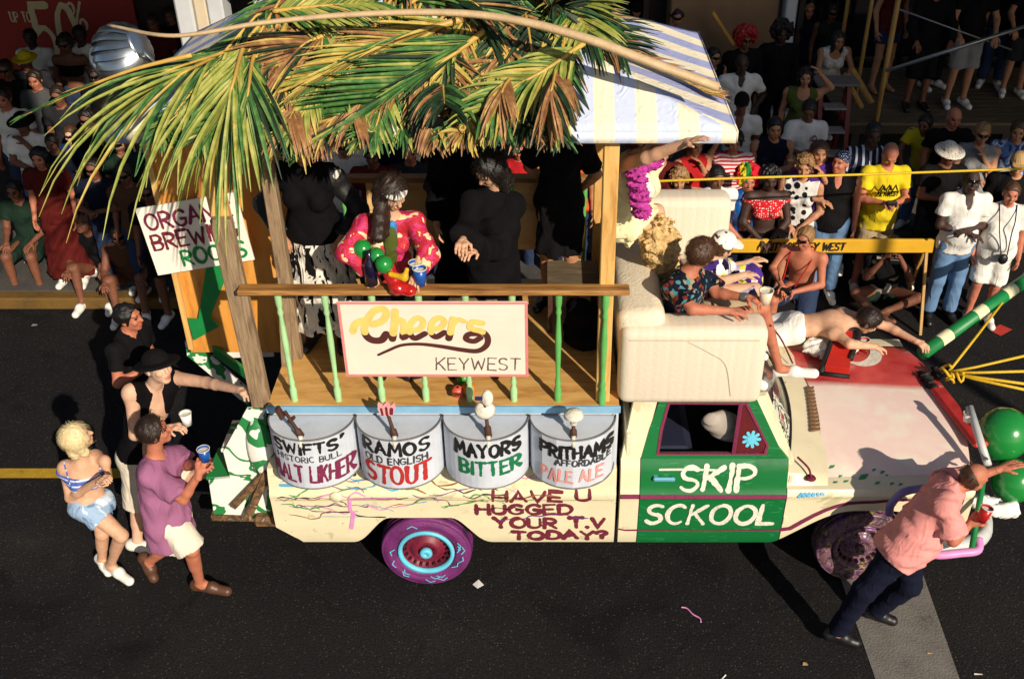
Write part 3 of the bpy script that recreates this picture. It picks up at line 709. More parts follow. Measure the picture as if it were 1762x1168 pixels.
# ------------------------------------------------------------------ street
def asphalt():
    m, nt, b = _new('asphalt'); v = _coords(nt)
    n1 = _n(nt, 'ShaderNodeTexNoise', i_Scale=.6, i_Detail=6, i_Roughness=.6); n2 = _n(nt, 'ShaderNodeTexNoise', i_Scale=55, i_Detail=3)
    vo = _n(nt, 'ShaderNodeTexVoronoi', i_Scale=42)
    for q in (n1, n2, vo): nt.links.new(v, q.inputs['Vector'])
    base = _ramp(nt, n1.outputs['Fac'], [(.3, (.0065, .0062, .0075)), (.52, (.0098, .0092, .0098)), (.72, (.0165, .015, .014))])
    grain = _ramp(nt, n2.outputs['Fac'], [(.35, (.55, .55, .55)), (.68, (1.5, 1.45, 1.4))])
    mx = _n(nt, 'ShaderNodeMix', data_type='RGBA', blend_type='MULTIPLY'); mx.inputs[0].default_value = 1
    nt.links.new(base, mx.inputs[6]); nt.links.new(grain, mx.inputs[7])
    # cracks and tar stains
    cw = _n(nt, 'ShaderNodeTexNoise', i_Scale=1.5, i_Detail=4); nt.links.new(v, cw.inputs['Vector'])
    va = _n(nt, 'ShaderNodeMix', data_type='RGBA', blend_type='ADD'); va.inputs[0].default_value = .8; nt.links.new(v, va.inputs[6]); nt.links.new(cw.outputs['Color'], va.inputs[7])
    cr = _n(nt, 'ShaderNodeTexVoronoi', i_Scale=.55); cr.feature = 'DISTANCE_TO_EDGE'; nt.links.new(va.outputs[2], cr.inputs['Vector'])
    crk = _ramp(nt, cr.outputs['Distance'], [(.0, (.6, .6, .6)), (.005, (.8, .8, .8)), (.01, (1, 1, 1))])
    st_ = _n(nt, 'ShaderNodeTexNoise', i_Scale=1.3, i_Detail=3, i_Distortion=.8); nt.links.new(v, st_.inputs['Vector'])
    stn = _ramp(nt, st_.outputs['Fac'], [(.3, (.45, .45, .48)), (.42, (1, 1, 1)), (.62, (1, 1, 1)), (.72, (1.35, 1.28, 1.2))])
    for q in (crk, stn):
        m2 = _n(nt, 'ShaderNodeMix', data_type='RGBA', blend_type='MULTIPLY'); m2.inputs[0].default_value = 1; nt.links.new(mx.outputs[2], m2.inputs[6]); nt.links.new(q, m2.inputs[7]); mx = m2
    sp = _n(nt, 'ShaderNodeSeparateColor'); nt.links.new(vo.outputs['Color'], sp.inputs[0])
    dm = _ramp(nt, vo.outputs['Distance'], [(.12, (1, 1, 1)), (.3, (0, 0, 0))]); ch = _ramp(nt, sp.outputs[0], [(.62, (0, 0, 0)), (.7, (1, 1, 1))])
    mm = _n(nt, 'ShaderNodeMix', data_type='RGBA', blend_type='MULTIPLY'); mm.inputs[0].default_value = 1
    nt.links.new(dm, mm.inputs[6]); nt.links.new(ch, mm.inputs[7])
    mf = _n(nt, 'ShaderNodeMix', data_type='RGBA'); nt.links.new(mm.outputs[2], mf.inputs[0])
    nt.links.new(mx.outputs[2], mf.inputs[6]); mf.inputs[7].default_value = (.07, .057, .043, 1)
    nt.links.new(mf.outputs[2], b.inputs['Base Color']); b.inputs['Roughness'].default_value = .85; b.inputs['Specular IOR Level'].default_value = .25
    _bump(nt, b, v, 60, .5, 3)
    return m
def sheet(name, pts, m, kind='structure'):
    o = mesh_obj(name, [tuple(p) for p in pts], [tuple(range(len(pts)))], m, base=tuple(pts[0])); o['kind'] = kind; return o
sheet('road', [(-300, -300, 0), (300, -300, 0), (300, 300, 0), (-300, 300, 0)], asphalt())
yl = worn('yellow_road_paint', C(190, 150, 30), (.03, .028, .02), 9, .38)
wl = worn('white_road_paint', (.19, .175, .155), (.045, .04, .036), 4.5, .4)
sheet('road_line', [(-18, 7.12, .004), (2.9, 7.12, .004), (2.9, 7.25, .004), (-18, 7.25, .004)], yl)
sheet('crosswalk_stripe', [atz(1523, 1215, .004), atz(1668, 1215, .004), atz(1568, 930, .004), atz(1424, 930, .004)], wl)
sheet('road_marking', [atz(1704, 568, .004), atz(1722, 578, .004), atz(1742, 567, .004), atz(1721, 558, .004)], worn('red_road_paint', C(190, 52, 40), (.05, .02, .02), 9, .3))
conc = mat('concrete', (.08, .074, .068), .85, .25, 3, .3, 40)
MB().box((-20, 12.8, .073), (40, 5.3, .146)).build('sidewalk', conc)['kind'] = 'structure'
MB().box((20.1, 13.45, .073), (40, 4.0, .146)).build('sidewalk', conc)['kind'] = 'structure'
MB().box((-20.5, 10.05, .075), (40.8, .18, .15), bev=.02).build('kerb', worn('yellow_kerb_paint', C(112, 82, 28), (.04, .035, .03), 4, .42))['kind'] = 'structure'
MB().box((20.1, 11.35, .075), (40, .18, .15), bev=.02).build('kerb', conc)['kind'] = 'structure'
# ------------------------------------------------------------------ storefront across the street, with a porch roof added for shade
bd = thing('storefront_building', 'dark storefront with cream columns and an added unseen porch roof behind the crowd', 'building', (0, 15.4, .15))
dark = mat('dark_wall', C(46, 34, 30), .8, .3, 2, .2, 30); crm = mat('cream_paint', C(206, 190, 160), .6, .08, 4); wht = mat('white_trim', C(196, 198, 200), .55, .06, 5)
tanw = mat('tan_wall', C(136, 106, 76), .7, .1, 3)
MB().box((0, 15.75, 3.6), (60, .6, 7)).build('wall', dark, bd)
glass = mat('dark_glass', C(16, 16, 20), .06, .3, 1)
def column(x0, x1, Y=14.9, m=crm, d=.5):
    mb = MB(); mb.box(((x0 + x1) / 2, Y, 1.8), (x1 - x0, d, 3.24), bev=.02); mb.box(((x0 + x1) / 2, Y, .33), (x1 - x0 + .14, d + .14, .36), bev=.03)
    mb.build('column', m, bd)
column(-3.74, -3.56, 10.75, wht, .3); column(-3.555, -3.42, 10.77, crm, .3); column(-3.415, -3.25, 10.75, wht, .3); column(-2.94, -2.7, 10.75, wht, .3)
column(1.75, 3.28, 15.1, tanw, .5); column(3.34, 3.5, 14.85, wht, .3); column(7.6, 7.95); column(-12.5, -12.1)
for x0, x1 in ((-11.9, -8.7), (-3.5, -1.2), (-1.0, 1.5), (3.7, 7.3), (8.3, 11.5)):
    f = MB().ring([(x0, 15.42, .6), (x1, 15.42, .6), (x1, 15.42, 2.9), (x0, 15.42, 2.9)], [(x0 + .08, 15.42, .68), (x1 - .08, 15.42, .68), (x1 - .08, 15.42, 2.82), (x0 + .08, 15.42, 2.82)], (0, .03, 0)).build('window', mat('window_frame', C(60, 46, 38), .6), bd)
    MB().box(((x0 + x1) / 2, 15.443, 1.75), (x1 - x0 - .16, .006, 2.14)).build('pane', glass, f)
for a_, b_ in ((-30, -.4), (5.2, 30)): MB().box(((a_ + b_) / 2, 12.95, 3.5), (b_ - a_, 5.1, .12)).build('added_porch_roof', mat('porch_boards', C(140, 128, 110), .7), bd)  # roof out of view, added to shade the back rows; gap lets sun through
for x in (-13, -9.8, 9.6, 13): MB().box((x, 10.7, 1.8), (.16, .16, 3.28), bev=.01).build('porch_post', wht, bd)
p1, p2 = aty(1228, 22, 14.6), aty(1258, 80, 14.6)
MB().beam(aty(1226, 20, 14.5), aty(1262, 76, 14.5), .12, .04).build('shutter', mat('yellow_wood', C(214, 160, 60), .6), bd)
# unseen board added on the near side to shade the far left crowd
hb = thing('shade_board', 'unseen blank board on posts, added to shade the left crowd', 'shade_screen', (-3, -.2, 0), 'boards added out of view for shade')
MB().box((-4.6, -.2, 9.6), (8.8, .3, 5.2)).build('board', crm, hb); MB().box((.35, -.2, 10.1), (1.08, .28, 4.2)).build('board', crm, hb)
for x in (-8.4, -6.4): MB().box((x, -.5, 6.5), (.12, .12, 13)).build('post', mat('old_timber', C(60, 48, 36), .8), hb)
hb = thing('shade_board', 'second unseen blank board, added further along to shade the right crowd', 'shade_screen', (11, -.2, 0), 'boards added out of view for shade')  # another unseen board, added so the back of the right crowd falls in shade
MB().box((11.2, -.2, 11.0), (8.8, .3, 4.9)).build('board', crm, hb)
for x in (9.5, 13): MB().box((x, -.5, 6.7), (.12, .12, 13.4)).build('post', MATS['old_timber'], hb)
# red sale sign
red = mat('sign_red', C(150, 36, 28), .6, .12, 2)
X0, X1 = -8.45, -6.0
sg = MB().box(((X0 + X1) / 2, 15.36, 1.75), (X1 - X0, .04, 2.0)).build('sale_sign', red); tag(sg, 'red window sign with large pale 50% lettering behind the crowd', 'sign')
ws = plane_surf((0, 15.338, 0), (1, 0, 0), (0, 0, 1)); pale = mat('sign_pale', C(206, 190, 150), .6)
a = aty(68, 72, 15.34); b_ = aty(108, 20, 15.34)
mb = MB(); write(mb, '50', ws, a.x - .02, 1.0, .86, .62, .045, jit=.0)
write(mb, '%', ws, aty(122, 42, 15.34).x, 1.48, .42, .24, .02, jit=0); write(mb, 'FREE SALE', ws, aty(8, 8, 15.34).x, 1.98, .3, 1.25, .03, jit=0); write(mb, 'UP TO', ws, aty(30, 30, 15.34).x - .1, 1.62, .14, .3, .012, jit=0)
mb.build('lettering', pale, sg)
# ------------------------------------------------------------------ raised viewing platform, rails and stairs at the right
plank = wood('platform_planks', [C(62, 52, 38), C(98, 84, 62), C(122, 106, 82)], (2, 10, 10), 2, .8)
pf = thing('viewing_platform', 'raised plank platform with people standing on it at the right', 'platform', (8, 13.05, .15))
mb = MB()
for i in range(14): mb.box((8.1, 13.05 + .155 * i, .985), (8.4, .148, .04), bev=.004)
mb.build('deck', plank, pf)
mb = MB()
for x in (4.1, 6.1, 8.1, 10.1): mb.box((x, 13.1, .55), (.1, .1, .82)); mb.box((x, 14.9, .55), (.1, .1, .82))
mb.box((8.1, 13.03, .9), (8.4, .04, .12)); mb.build('frame', mat('old_timber', C(60, 48, 36), .8), pf)
def vpole(x, y, Y, z0, rad, m, nm='rail_post', par=pf):
    p = aty(x, y, Y); MB().tube([(p.x, Y, z0), (p.x, Y, 3.3)], rad, 8).build(nm, m, par, True)
ywood = wood('yellow_pole', [C(150, 110, 52), C(196, 154, 84)], (8, 8, 1), 3, .6)
vpole(1511, 190, 13.0, .3, .035, ywood); vpole(1477, 140, 13.7, 1.0, .028, ywood); vpole(1455, 30, 14.6, 1.0, .03, ywood)
steel = mat('galvanised_steel', C(150, 156, 158), .35, .1, 10, metal=.8)
for a, b_ in (((1526, 122, 12.95), (1790, 37, 12.95)), ((1548, 17, 13.3), (1740, 86, 13.3))):
    MB().tube([aty(*a), aty(*b_)], .026 if a[0] < 1540 else .012, 8).build('rail', steel, pf, True)
for a, b_ in (((1466, 120, 13.4), (1500, 178, 13.15)), ((1452, 128, 13.2), (1484, 185, 13.1))):
    MB().beam(aty(*a), aty(*b_), .09, .04).build('brace', ywood, pf)
st = thing('step_ladder', 'red framed steps with pale treads leading up to the platform', 'steps', (4.0, 12.9, .15))
rf = mat('dark_red_paint', C(120, 34, 30), .5)
q0, q1 = aty(1412, 200, 12.8).x, aty(1460, 200, 12.8).x
for x in (q0, q1):
    MB().beam((x, 12.5, .15), (x, 13.0, 1.55), .06, .05).build('stringer', rf, st); MB().beam((x, 13.3, .15), (x, 13.04, 1.55), .05, .05).build('rear_leg', rf, st)
for i, z in enumerate((.42, .7, .98, 1.26)): MB().box(((q0 + q1) / 2, 12.5 + .5 * (z - .15) / 1.4, z), (q1 - q0 - .07, .2, .03), bev=.005).build('tread', mat('pale_tread', C(150, 148, 144), .6), st)
MB().box(((q0 + q1) / 2, 12.98, 1.57), (q1 - q0 + .2, .35, .03), bev=.005).build('top_board', mat('grey_board', C(110, 104, 98), .7), st)
# ------------------------------------------------------------------ yellow barricade
ba = thing('barricade', 'yellow plank street barricade with black lettering in front of the right crowd', 'barricade', (2.6, 9.8, 0))
bx0, bx1 = 1.15, aty(1606, 425, 9.8).x
MB().box(((bx0 + bx1) / 2, 9.8, .905), (bx1 - bx0, .04, .155), bev=.006).build('plank', mat('barricade_yellow', C(214, 164, 36), .5, .1, 5), ba)
mb = MB(); s_ = plane_surf((0, 9.779, 0), (1, 0, 0), (0, 0, 1))
xc, xw = aty(1322, 425, 9.8).x, aty(1398, 425, 9.8).x
write(mb, 'CITY OF', s_, xc - .02, .862, .085, .3, .011, .15, jit=.0); write(mb, 'KEY WEST', s_, xc + .36, .862, .085, .44, .011, .15, jit=0)
mb.build('lettering', mat('black_paint', C(22, 20, 22), .6), ba)
for x in (bx0 + .1, bx1 - .07):
    MB().beam((x, 9.78, .84), (x, 9.45, 0), .032, .03).build('leg', ywood, ba); MB().beam((x, 9.83, .84), (x, 10.1, 0), .032, .03).build('leg', ywood, ba)
# ------------------------------------------------------------------ the painted pickup
NY, FY = 5.80, 7.83
PZ = [.48, .54, .66, .85, .95, .985, 1.01, 1.03, 1.12, 1.20, 1.27]
PO = [.03, .014, .003, .0, -.004, -.016, -.002, .012, .03, .05, .085]
yo = lambda z: float(np.interp(z, PZ, PO))
def painted(name, base, marks, rough=.32):
    """cream house paint with grime and drips"""
    m, nt, b = _new(name); v = _coords(nt)
    n = _n(nt, 'ShaderNodeTexNoise', i_Scale=3, i_Detail=9, i_Roughness=.68); nt.links.new(v, n.inputs['Vector'])
    col = _ramp(nt, n.outputs['Fac'], [(.24, tuple(c * .55 for c in base)), (.4, tuple(c * .9 for c in base)), (.7, base)])
    for i, (mc, sc_, thr, str_) in enumerate(marks):
        q = _n(nt, 'ShaderNodeMapping'); q.inputs['Scale'].default_value = str_; q.inputs['Location'].default_value = (i * 3.1, i, 0); nt.links.new(v, q.inputs[0])
        k = _n(nt, 'ShaderNodeTexNoise', i_Scale=sc_, i_Detail=3, i_Distortion=1.2); nt.links.new(q.outputs[0], k.inputs['Vector'])
        f = _ramp(nt, k.outputs['Fac'], [(thr, (0, 0, 0)), (thr + .02, (1, 1, 1))])
        mx = _n(nt, 'ShaderNodeMix', data_type='RGBA'); nt.links.new(f, mx.inputs[0]); nt.links.new(col, mx.inputs[6]); mx.inputs[7].default_value = (*mc, 1); col = mx.outputs[2]
    nt.links.new(col, b.inputs['Base Color']); b.inputs['Roughness'].default_value = rough
    b.inputs['Coat Weight'].default_value = .25; b.inputs['Coat Roughness'].default_value = .2
    _bump(nt, b, v, 14, .06); return m
CRM = C(232, 220, 184)
cream = painted('cream_truck_paint', CRM, [(C(200, 190, 150), 5, .66, (1, 1, 1)), (C(120, 96, 70), 22, .72, (1, 1, 1))])
green = painted('green_door_paint', C(20, 112, 56), [(C(40, 130, 76), 6, .64, (1, 1, 4))])
plum = worn('plum_paint', C(126, 34, 74), C(170, 110, 130), 16, .3); maroon = worn('maroon_paint', C(116, 26, 48), C(190, 140, 130), 20, .34)
black = mat('black_paint', C(22, 20, 22), .6); rub = mat('black_rubber', C(16, 15, 15), .7, .2, 20); under = mat('underbody', C(14, 12, 11), .9)
tk = thing('painted_pickup', 'cream painted pickup with a green door under the parade float', 'pickup truck', (.6, 6.8, 0))
def arch(X):
    z = .485
    for c, w, h in ((-.945, .53, .275), (2.43, .71, .345)):
        t = abs(X - c) / w
        if t < 1 and c < 0: u = min(1, (1 - t) * 1.75); z = max(z, .485 + h * (u * u * (3 - 2 * u)))
        elif t < 1: z = max(z, .485 + h * math.sin(min(1, (1 - t) * 1.2) * math.pi / 2) ** 1.15)
    if X < -1.86: z = max(z, .5 + (-1.86 - X) * .9)
    return z
ROWS = [0, .12, .3, .5, .66, .72, .76, .8, .86, .92, 1]
def side(x0, x1, ztop, far=False, proud=0):
    mb = MB(); n = max(2, int((x1 - x0) / .03))
    zt = (lambda X: ztop) if not callable(ztop) else ztop
    def fn(u, v):
        X = x0 + (x1 - x0) * u; lo = arch(X); z = lo + (zt(X) - lo) * v
        o = yo(z) - proud
        return (X, (FY - o) if far else (NY + o), z)
    mb.grid(fn, n, 22)
    # return lip at the lower edge
    k = len(mb.v); vs = []
    for i in range(n + 1):
        X = x0 + (x1 - x0) * i / n; lo = arch(X); o = yo(lo) - proud
        vs += [((X), (FY - o) if far else NY + o, lo), (X, (FY - o - .07) if far else NY + o + .07, lo + .012)]
    mb.add(vs, [(2 * i, 2 * i + 2, 2 * i + 3, 2 * i + 1) for i in range(n)])
    return mb
# body: bed sides, cab corner, fenders, cowl, roof, all one painted shell
body = MB()
for far in (False, True):
    for x0, x1, zt in ((-2.04, .515, 1.2), (.545, .685, 1.27), (1.775, 3.16, lambda X: 1.03 - .02 * max(0, (X - 2.9)))):
        q = side(x0, x1, zt, far); body.add(q.v, q.f)
    sgn = -1 if far else 1; Y0 = FY if far else NY
    body.add([(-2.04, Y0 + sgn * yo(1.2), 1.2), (.515, Y0 + sgn * yo(1.2), 1.2), (.515, Y0 + sgn * .2, 1.2), (-2.04, Y0 + sgn * .2, 1.2)], [(0, 1, 2, 3)])
    # fender tops in to the bonnet
    body.grid(lambda u, v: (1.775 + 1.385 * u, Y0 + sgn * (.012 + .13 * v), 1.03 - .02 * max(0, (1.385 * u - 1.125)) + .012 * math.sin(v * 1.57)), 20, 3)
    # seams at the ends
    for X, zt in ((-2.04, 1.2), (.515, 1.2), (.545, 1.27), (3.16, 1.02)):
        z0 = arch(X); zs = [z0 + (zt - z0) * i / 16 for i in range(17)]
        body.add([p for z in zs for p in ((X, Y0 + sgn * yo(z), z), (X, Y0 + sgn * (yo(z) + .14), z))], [(2 * i, 2 * i + 1, 2 * i + 3, 2 * i + 2) for i in range(16)])
body.box((-2.02, 6.815, .82), (.05, 1.8, .62), bev=.01)                      # tailgate
body.grid(lambda u, v: (1.74 + (.34 + .12 * math.sin(math.pi * v)) * u, 5.85 + 1.93 * v, 1.035 + (.165 - .11 * u) * max(0, math.sin(math.pi * v)) ** .22 + .02 * math.sin(math.pi * v)), 6, 40)   # cowl
body.box((1.05, 6.815, 1.735), (.88, 1.62, .05), bev=.02)                    # roof
body.box((.60, 6.815, 1.0), (.05, 1.85, .95), bev=.01)                       # cab back
for sgn, Y0 in ((1, NY), (-1, FY)):
    # B pillar and A pillar
    body.prism([(.548, Y0 + sgn * .086, 1.27), (.70, Y0 + sgn * .086, 1.27), (.80, Y0 + sgn * .20, 1.735), (.63, Y0 + sgn * .20, 1.735)], (0, sgn * .05, 0))
    body.prism([(1.68, Y0 + sgn * .09, 1.26), (1.80, Y0 + sgn * .09, 1.2), (1.56, Y0 + sgn * .21, 1.74), (1.47, Y0 + sgn * .20, 1.74)], (.03, sgn * .05, 0))
bo = body.build('body', cream, tk, True)
bo.modifiers.new('edges', 'EDGE_SPLIT').split_angle = R(38)
# floor, wheel wells, underside
MB().box((.45, 6.815, .62), (4.9, 1.5, .2)).box((.45, 6.815, .45), (4.6, .7, .16)).box((2.5, 6.815, .8), (1.3, 1.25, .3)).build('chassis', under, tk)
for c, hw in ((-.945, .5), (2.385, .58)):
    for Y0, sg_ in ((NY, 1), (FY, -1)): MB().box((c, Y0 + sg_ * .42, .72), (hw * 2 + .1, .45, .3)).build('wheel_well', under, tk)
# door with its window, vent window and handle
d = side(.69, 1.768, 1.27, False, .004)
wy = lambda z: NY + .086 + (z - 1.27) * .245 - .006
ow = [(.69, wy(1.265), 1.265), (1.768, wy(1.265), 1.265), (1.69, wy(1.36), 1.36), (1.5, wy(1.73), 1.73), (.815, wy(1.73), 1.73), (.745, wy(1.5), 1.5)]
iw = [(.80, wy(1.30), 1.30), (1.60, wy(1.30), 1.30), (1.615, wy(1.37), 1.37), (1.44, wy(1.70), 1.70), (.865, wy(1.70), 1.70), (.82, wy(1.5), 1.5)]
d.ring(ow, iw, (0, .035, 0))
door = d.build('door', green, tk, True); door.modifiers.new('edges', 'EDGE_SPLIT').split_angle = R(38)
ds = lambda u, v, w: Vector((u, NY + yo(v) - .006 - w, v))
mb = MB().ring([Vector(p) + Vector((0, -.006, 0)) for p in iw], [Vector(p) * 1 + (Vector((1.22, wy(1.5), 1.5)) - Vector(p)).normalized() * .022 + Vector((0, -.006, 0)) for p in iw], (0, .02, 0))
mb.beam((1.36, wy(1.30) - .004, 1.31), (1.39, wy(1.7) - .004, 1.69), .028, .02)
mb.build('window_frame', plum, door)
vw = MB().prism([(1.375, wy(1.31) + .004, 1.32), (1.585, wy(1.31) + .004, 1.32), (1.6, wy(1.37) + .004, 1.37), (1.43, wy(1.69) + .004, 1.685), (1.4, wy(1.69) + .004, 1.685)], (0, .006, 0)).build('vent_window', mat('maroon_glass', C(92, 26, 30), .25), door)
mb = MB(); cs = plane_surf((1.485, wy(1.42) - .001, 1.42), (1, 0, 0), (0, .24, 1)); rr = random.Random(3)
for k in range(9): a = k * 2 * math.pi / 9; ribbon(mb, [(math.cos(a) * .012, math.sin(a) * .012), (math.cos(a) * .058, math.sin(a) * .058)], .012, cs, .002 + k * .0004)
ribbon(mb, _arc(0, 0, .016, .016, 0, 355, 14), .017, cs, .007); mb.build('painted_flower', mat('cyan_paint', C(96, 190, 216), .5), vw)
MB().box((.86, NY + yo(1.14) - .03, 1.135), (.16, .03, .035), bev=.01).box((.80, NY + yo(1.14) - .012, 1.135), (.03, .03, .03)).build('handle', mat('blue_handle', C(110, 176, 206), .3, metal=.3), door)
mb = MB(); mb.grid(lambda u, v: ds(.69 + 1.078 * u, .958 + .044 * v, .012 * math.sin(math.pi * v) + .002), 24, 5); mb.build('moulding', plum, door, True)
mb = MB(); ribbon(mb, resample([(.69, .635), (1.2, .628), (1.768, .64)], .05), .007, ds, .003); mb.build('lower_stripe', plum, door)
wp = worn('white_paint', C(236, 232, 214), C(140, 180, 140), 16, .36)
mb = MB(); write(mb, 'SKIP', ds, .98, 1.035, .185, .54, .0195, .07, seed=4); write(mb, 'SCKOOL', ds, .74, .71, .185, .95, .017, .12, seed=8); ribbon(mb, resample([(.83, 1.195), (1.02, 1.197), (1.25, 1.192)], .05), .008, ds, .001); mb.build('lettering', wp, door)
# cab inside
MB().box((.85, 6.815, .98), (.5, 1.6, .5), bev=.06).box((.7, 6.815, 1.3), (.14, 1.6, .5), bev=.05).build('bench_seat', mat('navy_seat', C(20, 26, 52), .8), tk)
MB().box((1.72, 6.815, 1.08), (.2, 1.6, .2), bev=.04).box((1.2, 6.815, .62), (1.1, 1.6, .05)).build('dashboard', under, tk)
# windscreen
gm = _new('windscreen_glass')[0]; nb = gm.node_tree.nodes['Principled BSDF']; nb.inputs['Base Color'].default_value = (.5, .55, .55, 1); nb.inputs['Transmission Weight'].default_value = .9; nb.inputs['Roughness'].default_value = .03
def wsf(u, v):
    y = 5.98 + 1.67 * u; bow = math.sin(math.pi * u)
    return Vector((1.79 + .13 * bow - v * (.28 + .03 * bow), y + (.5 - u) * .22 * v, 1.21 + .5 * v))
mb = MB(); mb.grid(wsf, 16, 6); wg = mb.build('windscreen', gm, tk, True)
mb = MB(); mb.tube([wsf(i / 16, 0) for i in range(17)] + [wsf(1, j / 6) for j in range(1, 7)] + [wsf(1 - i / 16, 1) for i in range(1, 17)] + [wsf(0, 1 - j / 6) for j in range(1, 7)], .018, 8); mb.build('gasket', rub, wg, True)
mb = MB(); mb.grid(lambda u, v: wsf(.04 + .22 * u, .04 + .5 * v) + Vector((.006, -.004, .004)), 8, 5); mb.build('painted_patch', pmat('cow_print', 'splotch', [C(206, 210, 190), C(206, 210, 190), C(22, 20, 20), C(206, 210, 190), C(150, 40, 40)], 9, .5, bump=0), wg, True)
# bonnet: pink cream with a red sprayed far third
def hoodmat():
    m, nt, b = _new('bonnet_paint'); tc = _n(nt, 'ShaderNodeTexCoord'); s = _n(nt, 'ShaderNodeSeparateXYZ'); nt.links.new(tc.outputs['Object'], s.inputs[0])
    n = _n(nt, 'ShaderNodeTexNoise', i_Scale=4, i_Detail=4); nt.links.new(tc.outputs['Object'], n.inputs['Vector'])
    a = _n(nt, 'ShaderNodeMath', operation='MULTIPLY_ADD'); nt.links.new(n.outputs['Fac'], a.inputs[0]); a.inputs[1].default_value = .09; nt.links.new(s.outputs[1], a.inputs[2])
    f = _ramp(nt, a.outputs[0], [(.215, (0, 0, 0)), (.30, (1, 1, 1))])
    c = _ramp(nt, n.outputs['Fac'], [(.3, C(242, 224, 208)), (.55, C(240, 210, 198)), (.75, C(240, 232, 210))])
    rn = _ramp(nt, n.outputs['Fac'], [(.35, C(176, 44, 46)), (.65, C(206, 82, 78))])
    mx = _n(nt, 'ShaderNodeMix', data_type='RGBA'); nt.links.new(f, mx.inputs[0]); nt.links.new(c, mx.inputs[6]); nt.links.new(rn, mx.inputs[7])
    nt.links.new(mx.outputs[2], b.inputs['Base Color']); b.inputs['Roughness'].default_value = .3; b.inputs['Coat Weight'].default_value = .3; _bump(nt, b, tc.outputs['Object'], 5, .1); return m
def hf(u, v):
    bow = math.sin(math.pi * v); x0 = 2.03 + .14 * bow; x1 = 3.17 + .15 * bow
    return Vector((x0 + (x1 - x0) * u, 5.94 + 1.75 * v, 1.045 + .085 * bow ** .6 * (1 - .35 * u) - .02 * u - .03 * max(0, u - .9) * 10 * .3))
mb = MB(); mb.grid(hf, 20, 24); n0 = len(mb.v)
rim = [hf(i / 20, 0) for i in range(21)] + [hf(1, j / 24) for j in range(1, 25)] + [hf(1 - i / 20, 1) for i in range(1, 21)] + [hf(0, 1 - j / 24) for j in range(1, 24)]
mb.add(rim + [p - Vector((0, 0, .05)) for p in rim], [(i, (i + 1) % len(rim), len(rim) + (i + 1) % len(rim), len(rim) + i) for i in range(len(rim))])
hood = mb.build('bonnet', hoodmat(), tk, True); hood.modifiers.new('edges', 'EDGE_SPLIT').split_angle = R(40)
def hs(u, v, w):
    x, y = u, v; vv = min(1, max(0, (y - 5.94) / 1.75)); bow = math.sin(math.pi * vv); x0 = 2.03 + .14 * bow; x1 = 3.17 + .15 * bow; uu = min(1, max(0, (x - x0) / (x1 - x0)))
    p = hf(uu, vv); return Vector((x, y, p.z + w))
hp = lambda px, py: (lambda p: (p.x, p.y))(atz(px, py, 1.09))
mb = MB(); rr = random.Random(11)
for px, py, L in ((1432, 800, 1), (1440, 822, .7), (1487, 813, 1.6), (1512, 822, .9), (1537, 823, .8), (1552, 824, .8), (1458, 820, .8), (1505, 803, .7), (1520, 806, .8), (1448, 812, .6), (1528, 810, .5)):
    x, y = hp(px, py); ribbon(mb, [(x - .02 * L, y - .012 * L), (x, y + .004), (x + .024 * L, y + .016 * L)], .011 * L, hs, .003, lambda t: .4 + .9 * math.sin(math.pi * t))
mb.build('green_dabs', mat('leaf_green_paint', C(60, 140, 84), .5), hood)
mb = MB(); pts = [hp(*p) for p in ((1460, 622), (1482, 626), (1500, 620), (1508, 606), (1504, 590), (1494, 580))]
ribbon(mb, [tuple(p[:2]) for p in catmull([(x, y, 0) for x, y in pts], 6)], .05, hs, .003, lambda t: .25 + .85 * math.sin(math.pi * min(1, t * 1.05))); mb.build('white_crescent', wp, hood)
mb = MB(); V0 = [atz(1389, 668, 1.15), atz(1400, 665, 1.15), atz(1412, 742, 1.15), atz(1396, 745, 1.15)]
for i in range(12):
    t0, t1 = i / 12, (i + .55) / 12; a, b_ = V0[0].lerp(V0[3], t0), V0[1].lerp(V0[2], t0); c_, e_ = V0[1].lerp(V0[2], t1), V0[0].lerp(V0[3], t1)
    mb.prism([(p.x, p.y, 1.142) for p in (a, b_, c_, e_)], (0, 0, .014))
mb.build('cowl_vent', mat('brown_vent', C(120, 88, 60), .6), tk)
# paint decorations on the bed and fender
dec = lambda u, v, w: Vector((u, NY + yo(v) - w - .002, v))
mb = MB(); write(mb, 'HAVE U', dec, -.395, .935, .09, .72, .014, 0, .06, seed=3); write(mb, 'HUGGED', dec, -.518, .80, .092, .71, .0145, 0, .05, seed=5); write(mb, 'YOUR T.V', dec, -.386, .662, .095, .82, .0165, 0, .06, seed=6); write(mb, 'TODAY?', dec, -.255, .532, .085, .72, .0175, 0, .06, seed=7)
mb.build('lettering', maroon, tk)
mb = MB()
ribbon(mb, resample([(1.776, .64)] + [(x, max(.64, arch(x) + .075 + .03 * (x - 1.8))) for x in (1.84, 1.92, 2.0, 2.08, 2.16, 2.24, 2.32, 2.42)] + [(2.6, .945), (2.9, .955)], .04), .017, dec, .004, lambda t: 1.1 - .5 * t)
mb.build('stripe', plum, tk); mb = MB(); mb.grid(lambda u, v: dec(.548 + .137 * u, .958 + .044 * v, .012 * math.sin(math.pi * v) + .002), 4, 5); mb.build('stripe', plum, tk); mb = MB(); ribbon(mb, [(.55, .645), (.6, .632), (.685, .634)], .008, dec, .003)
mb.build('stripe', plum, tk)
drip = [('pink_drip', C(214, 140, 190)), ('green_drip', C(70, 150, 70)), ('purple_drip', C(110, 60, 130)), ('black_drip', C(40, 32, 34)), ('blue_drip', C(80, 160, 200)), ('rust_drip', C(140, 80, 40))]
rr = random.Random(21)
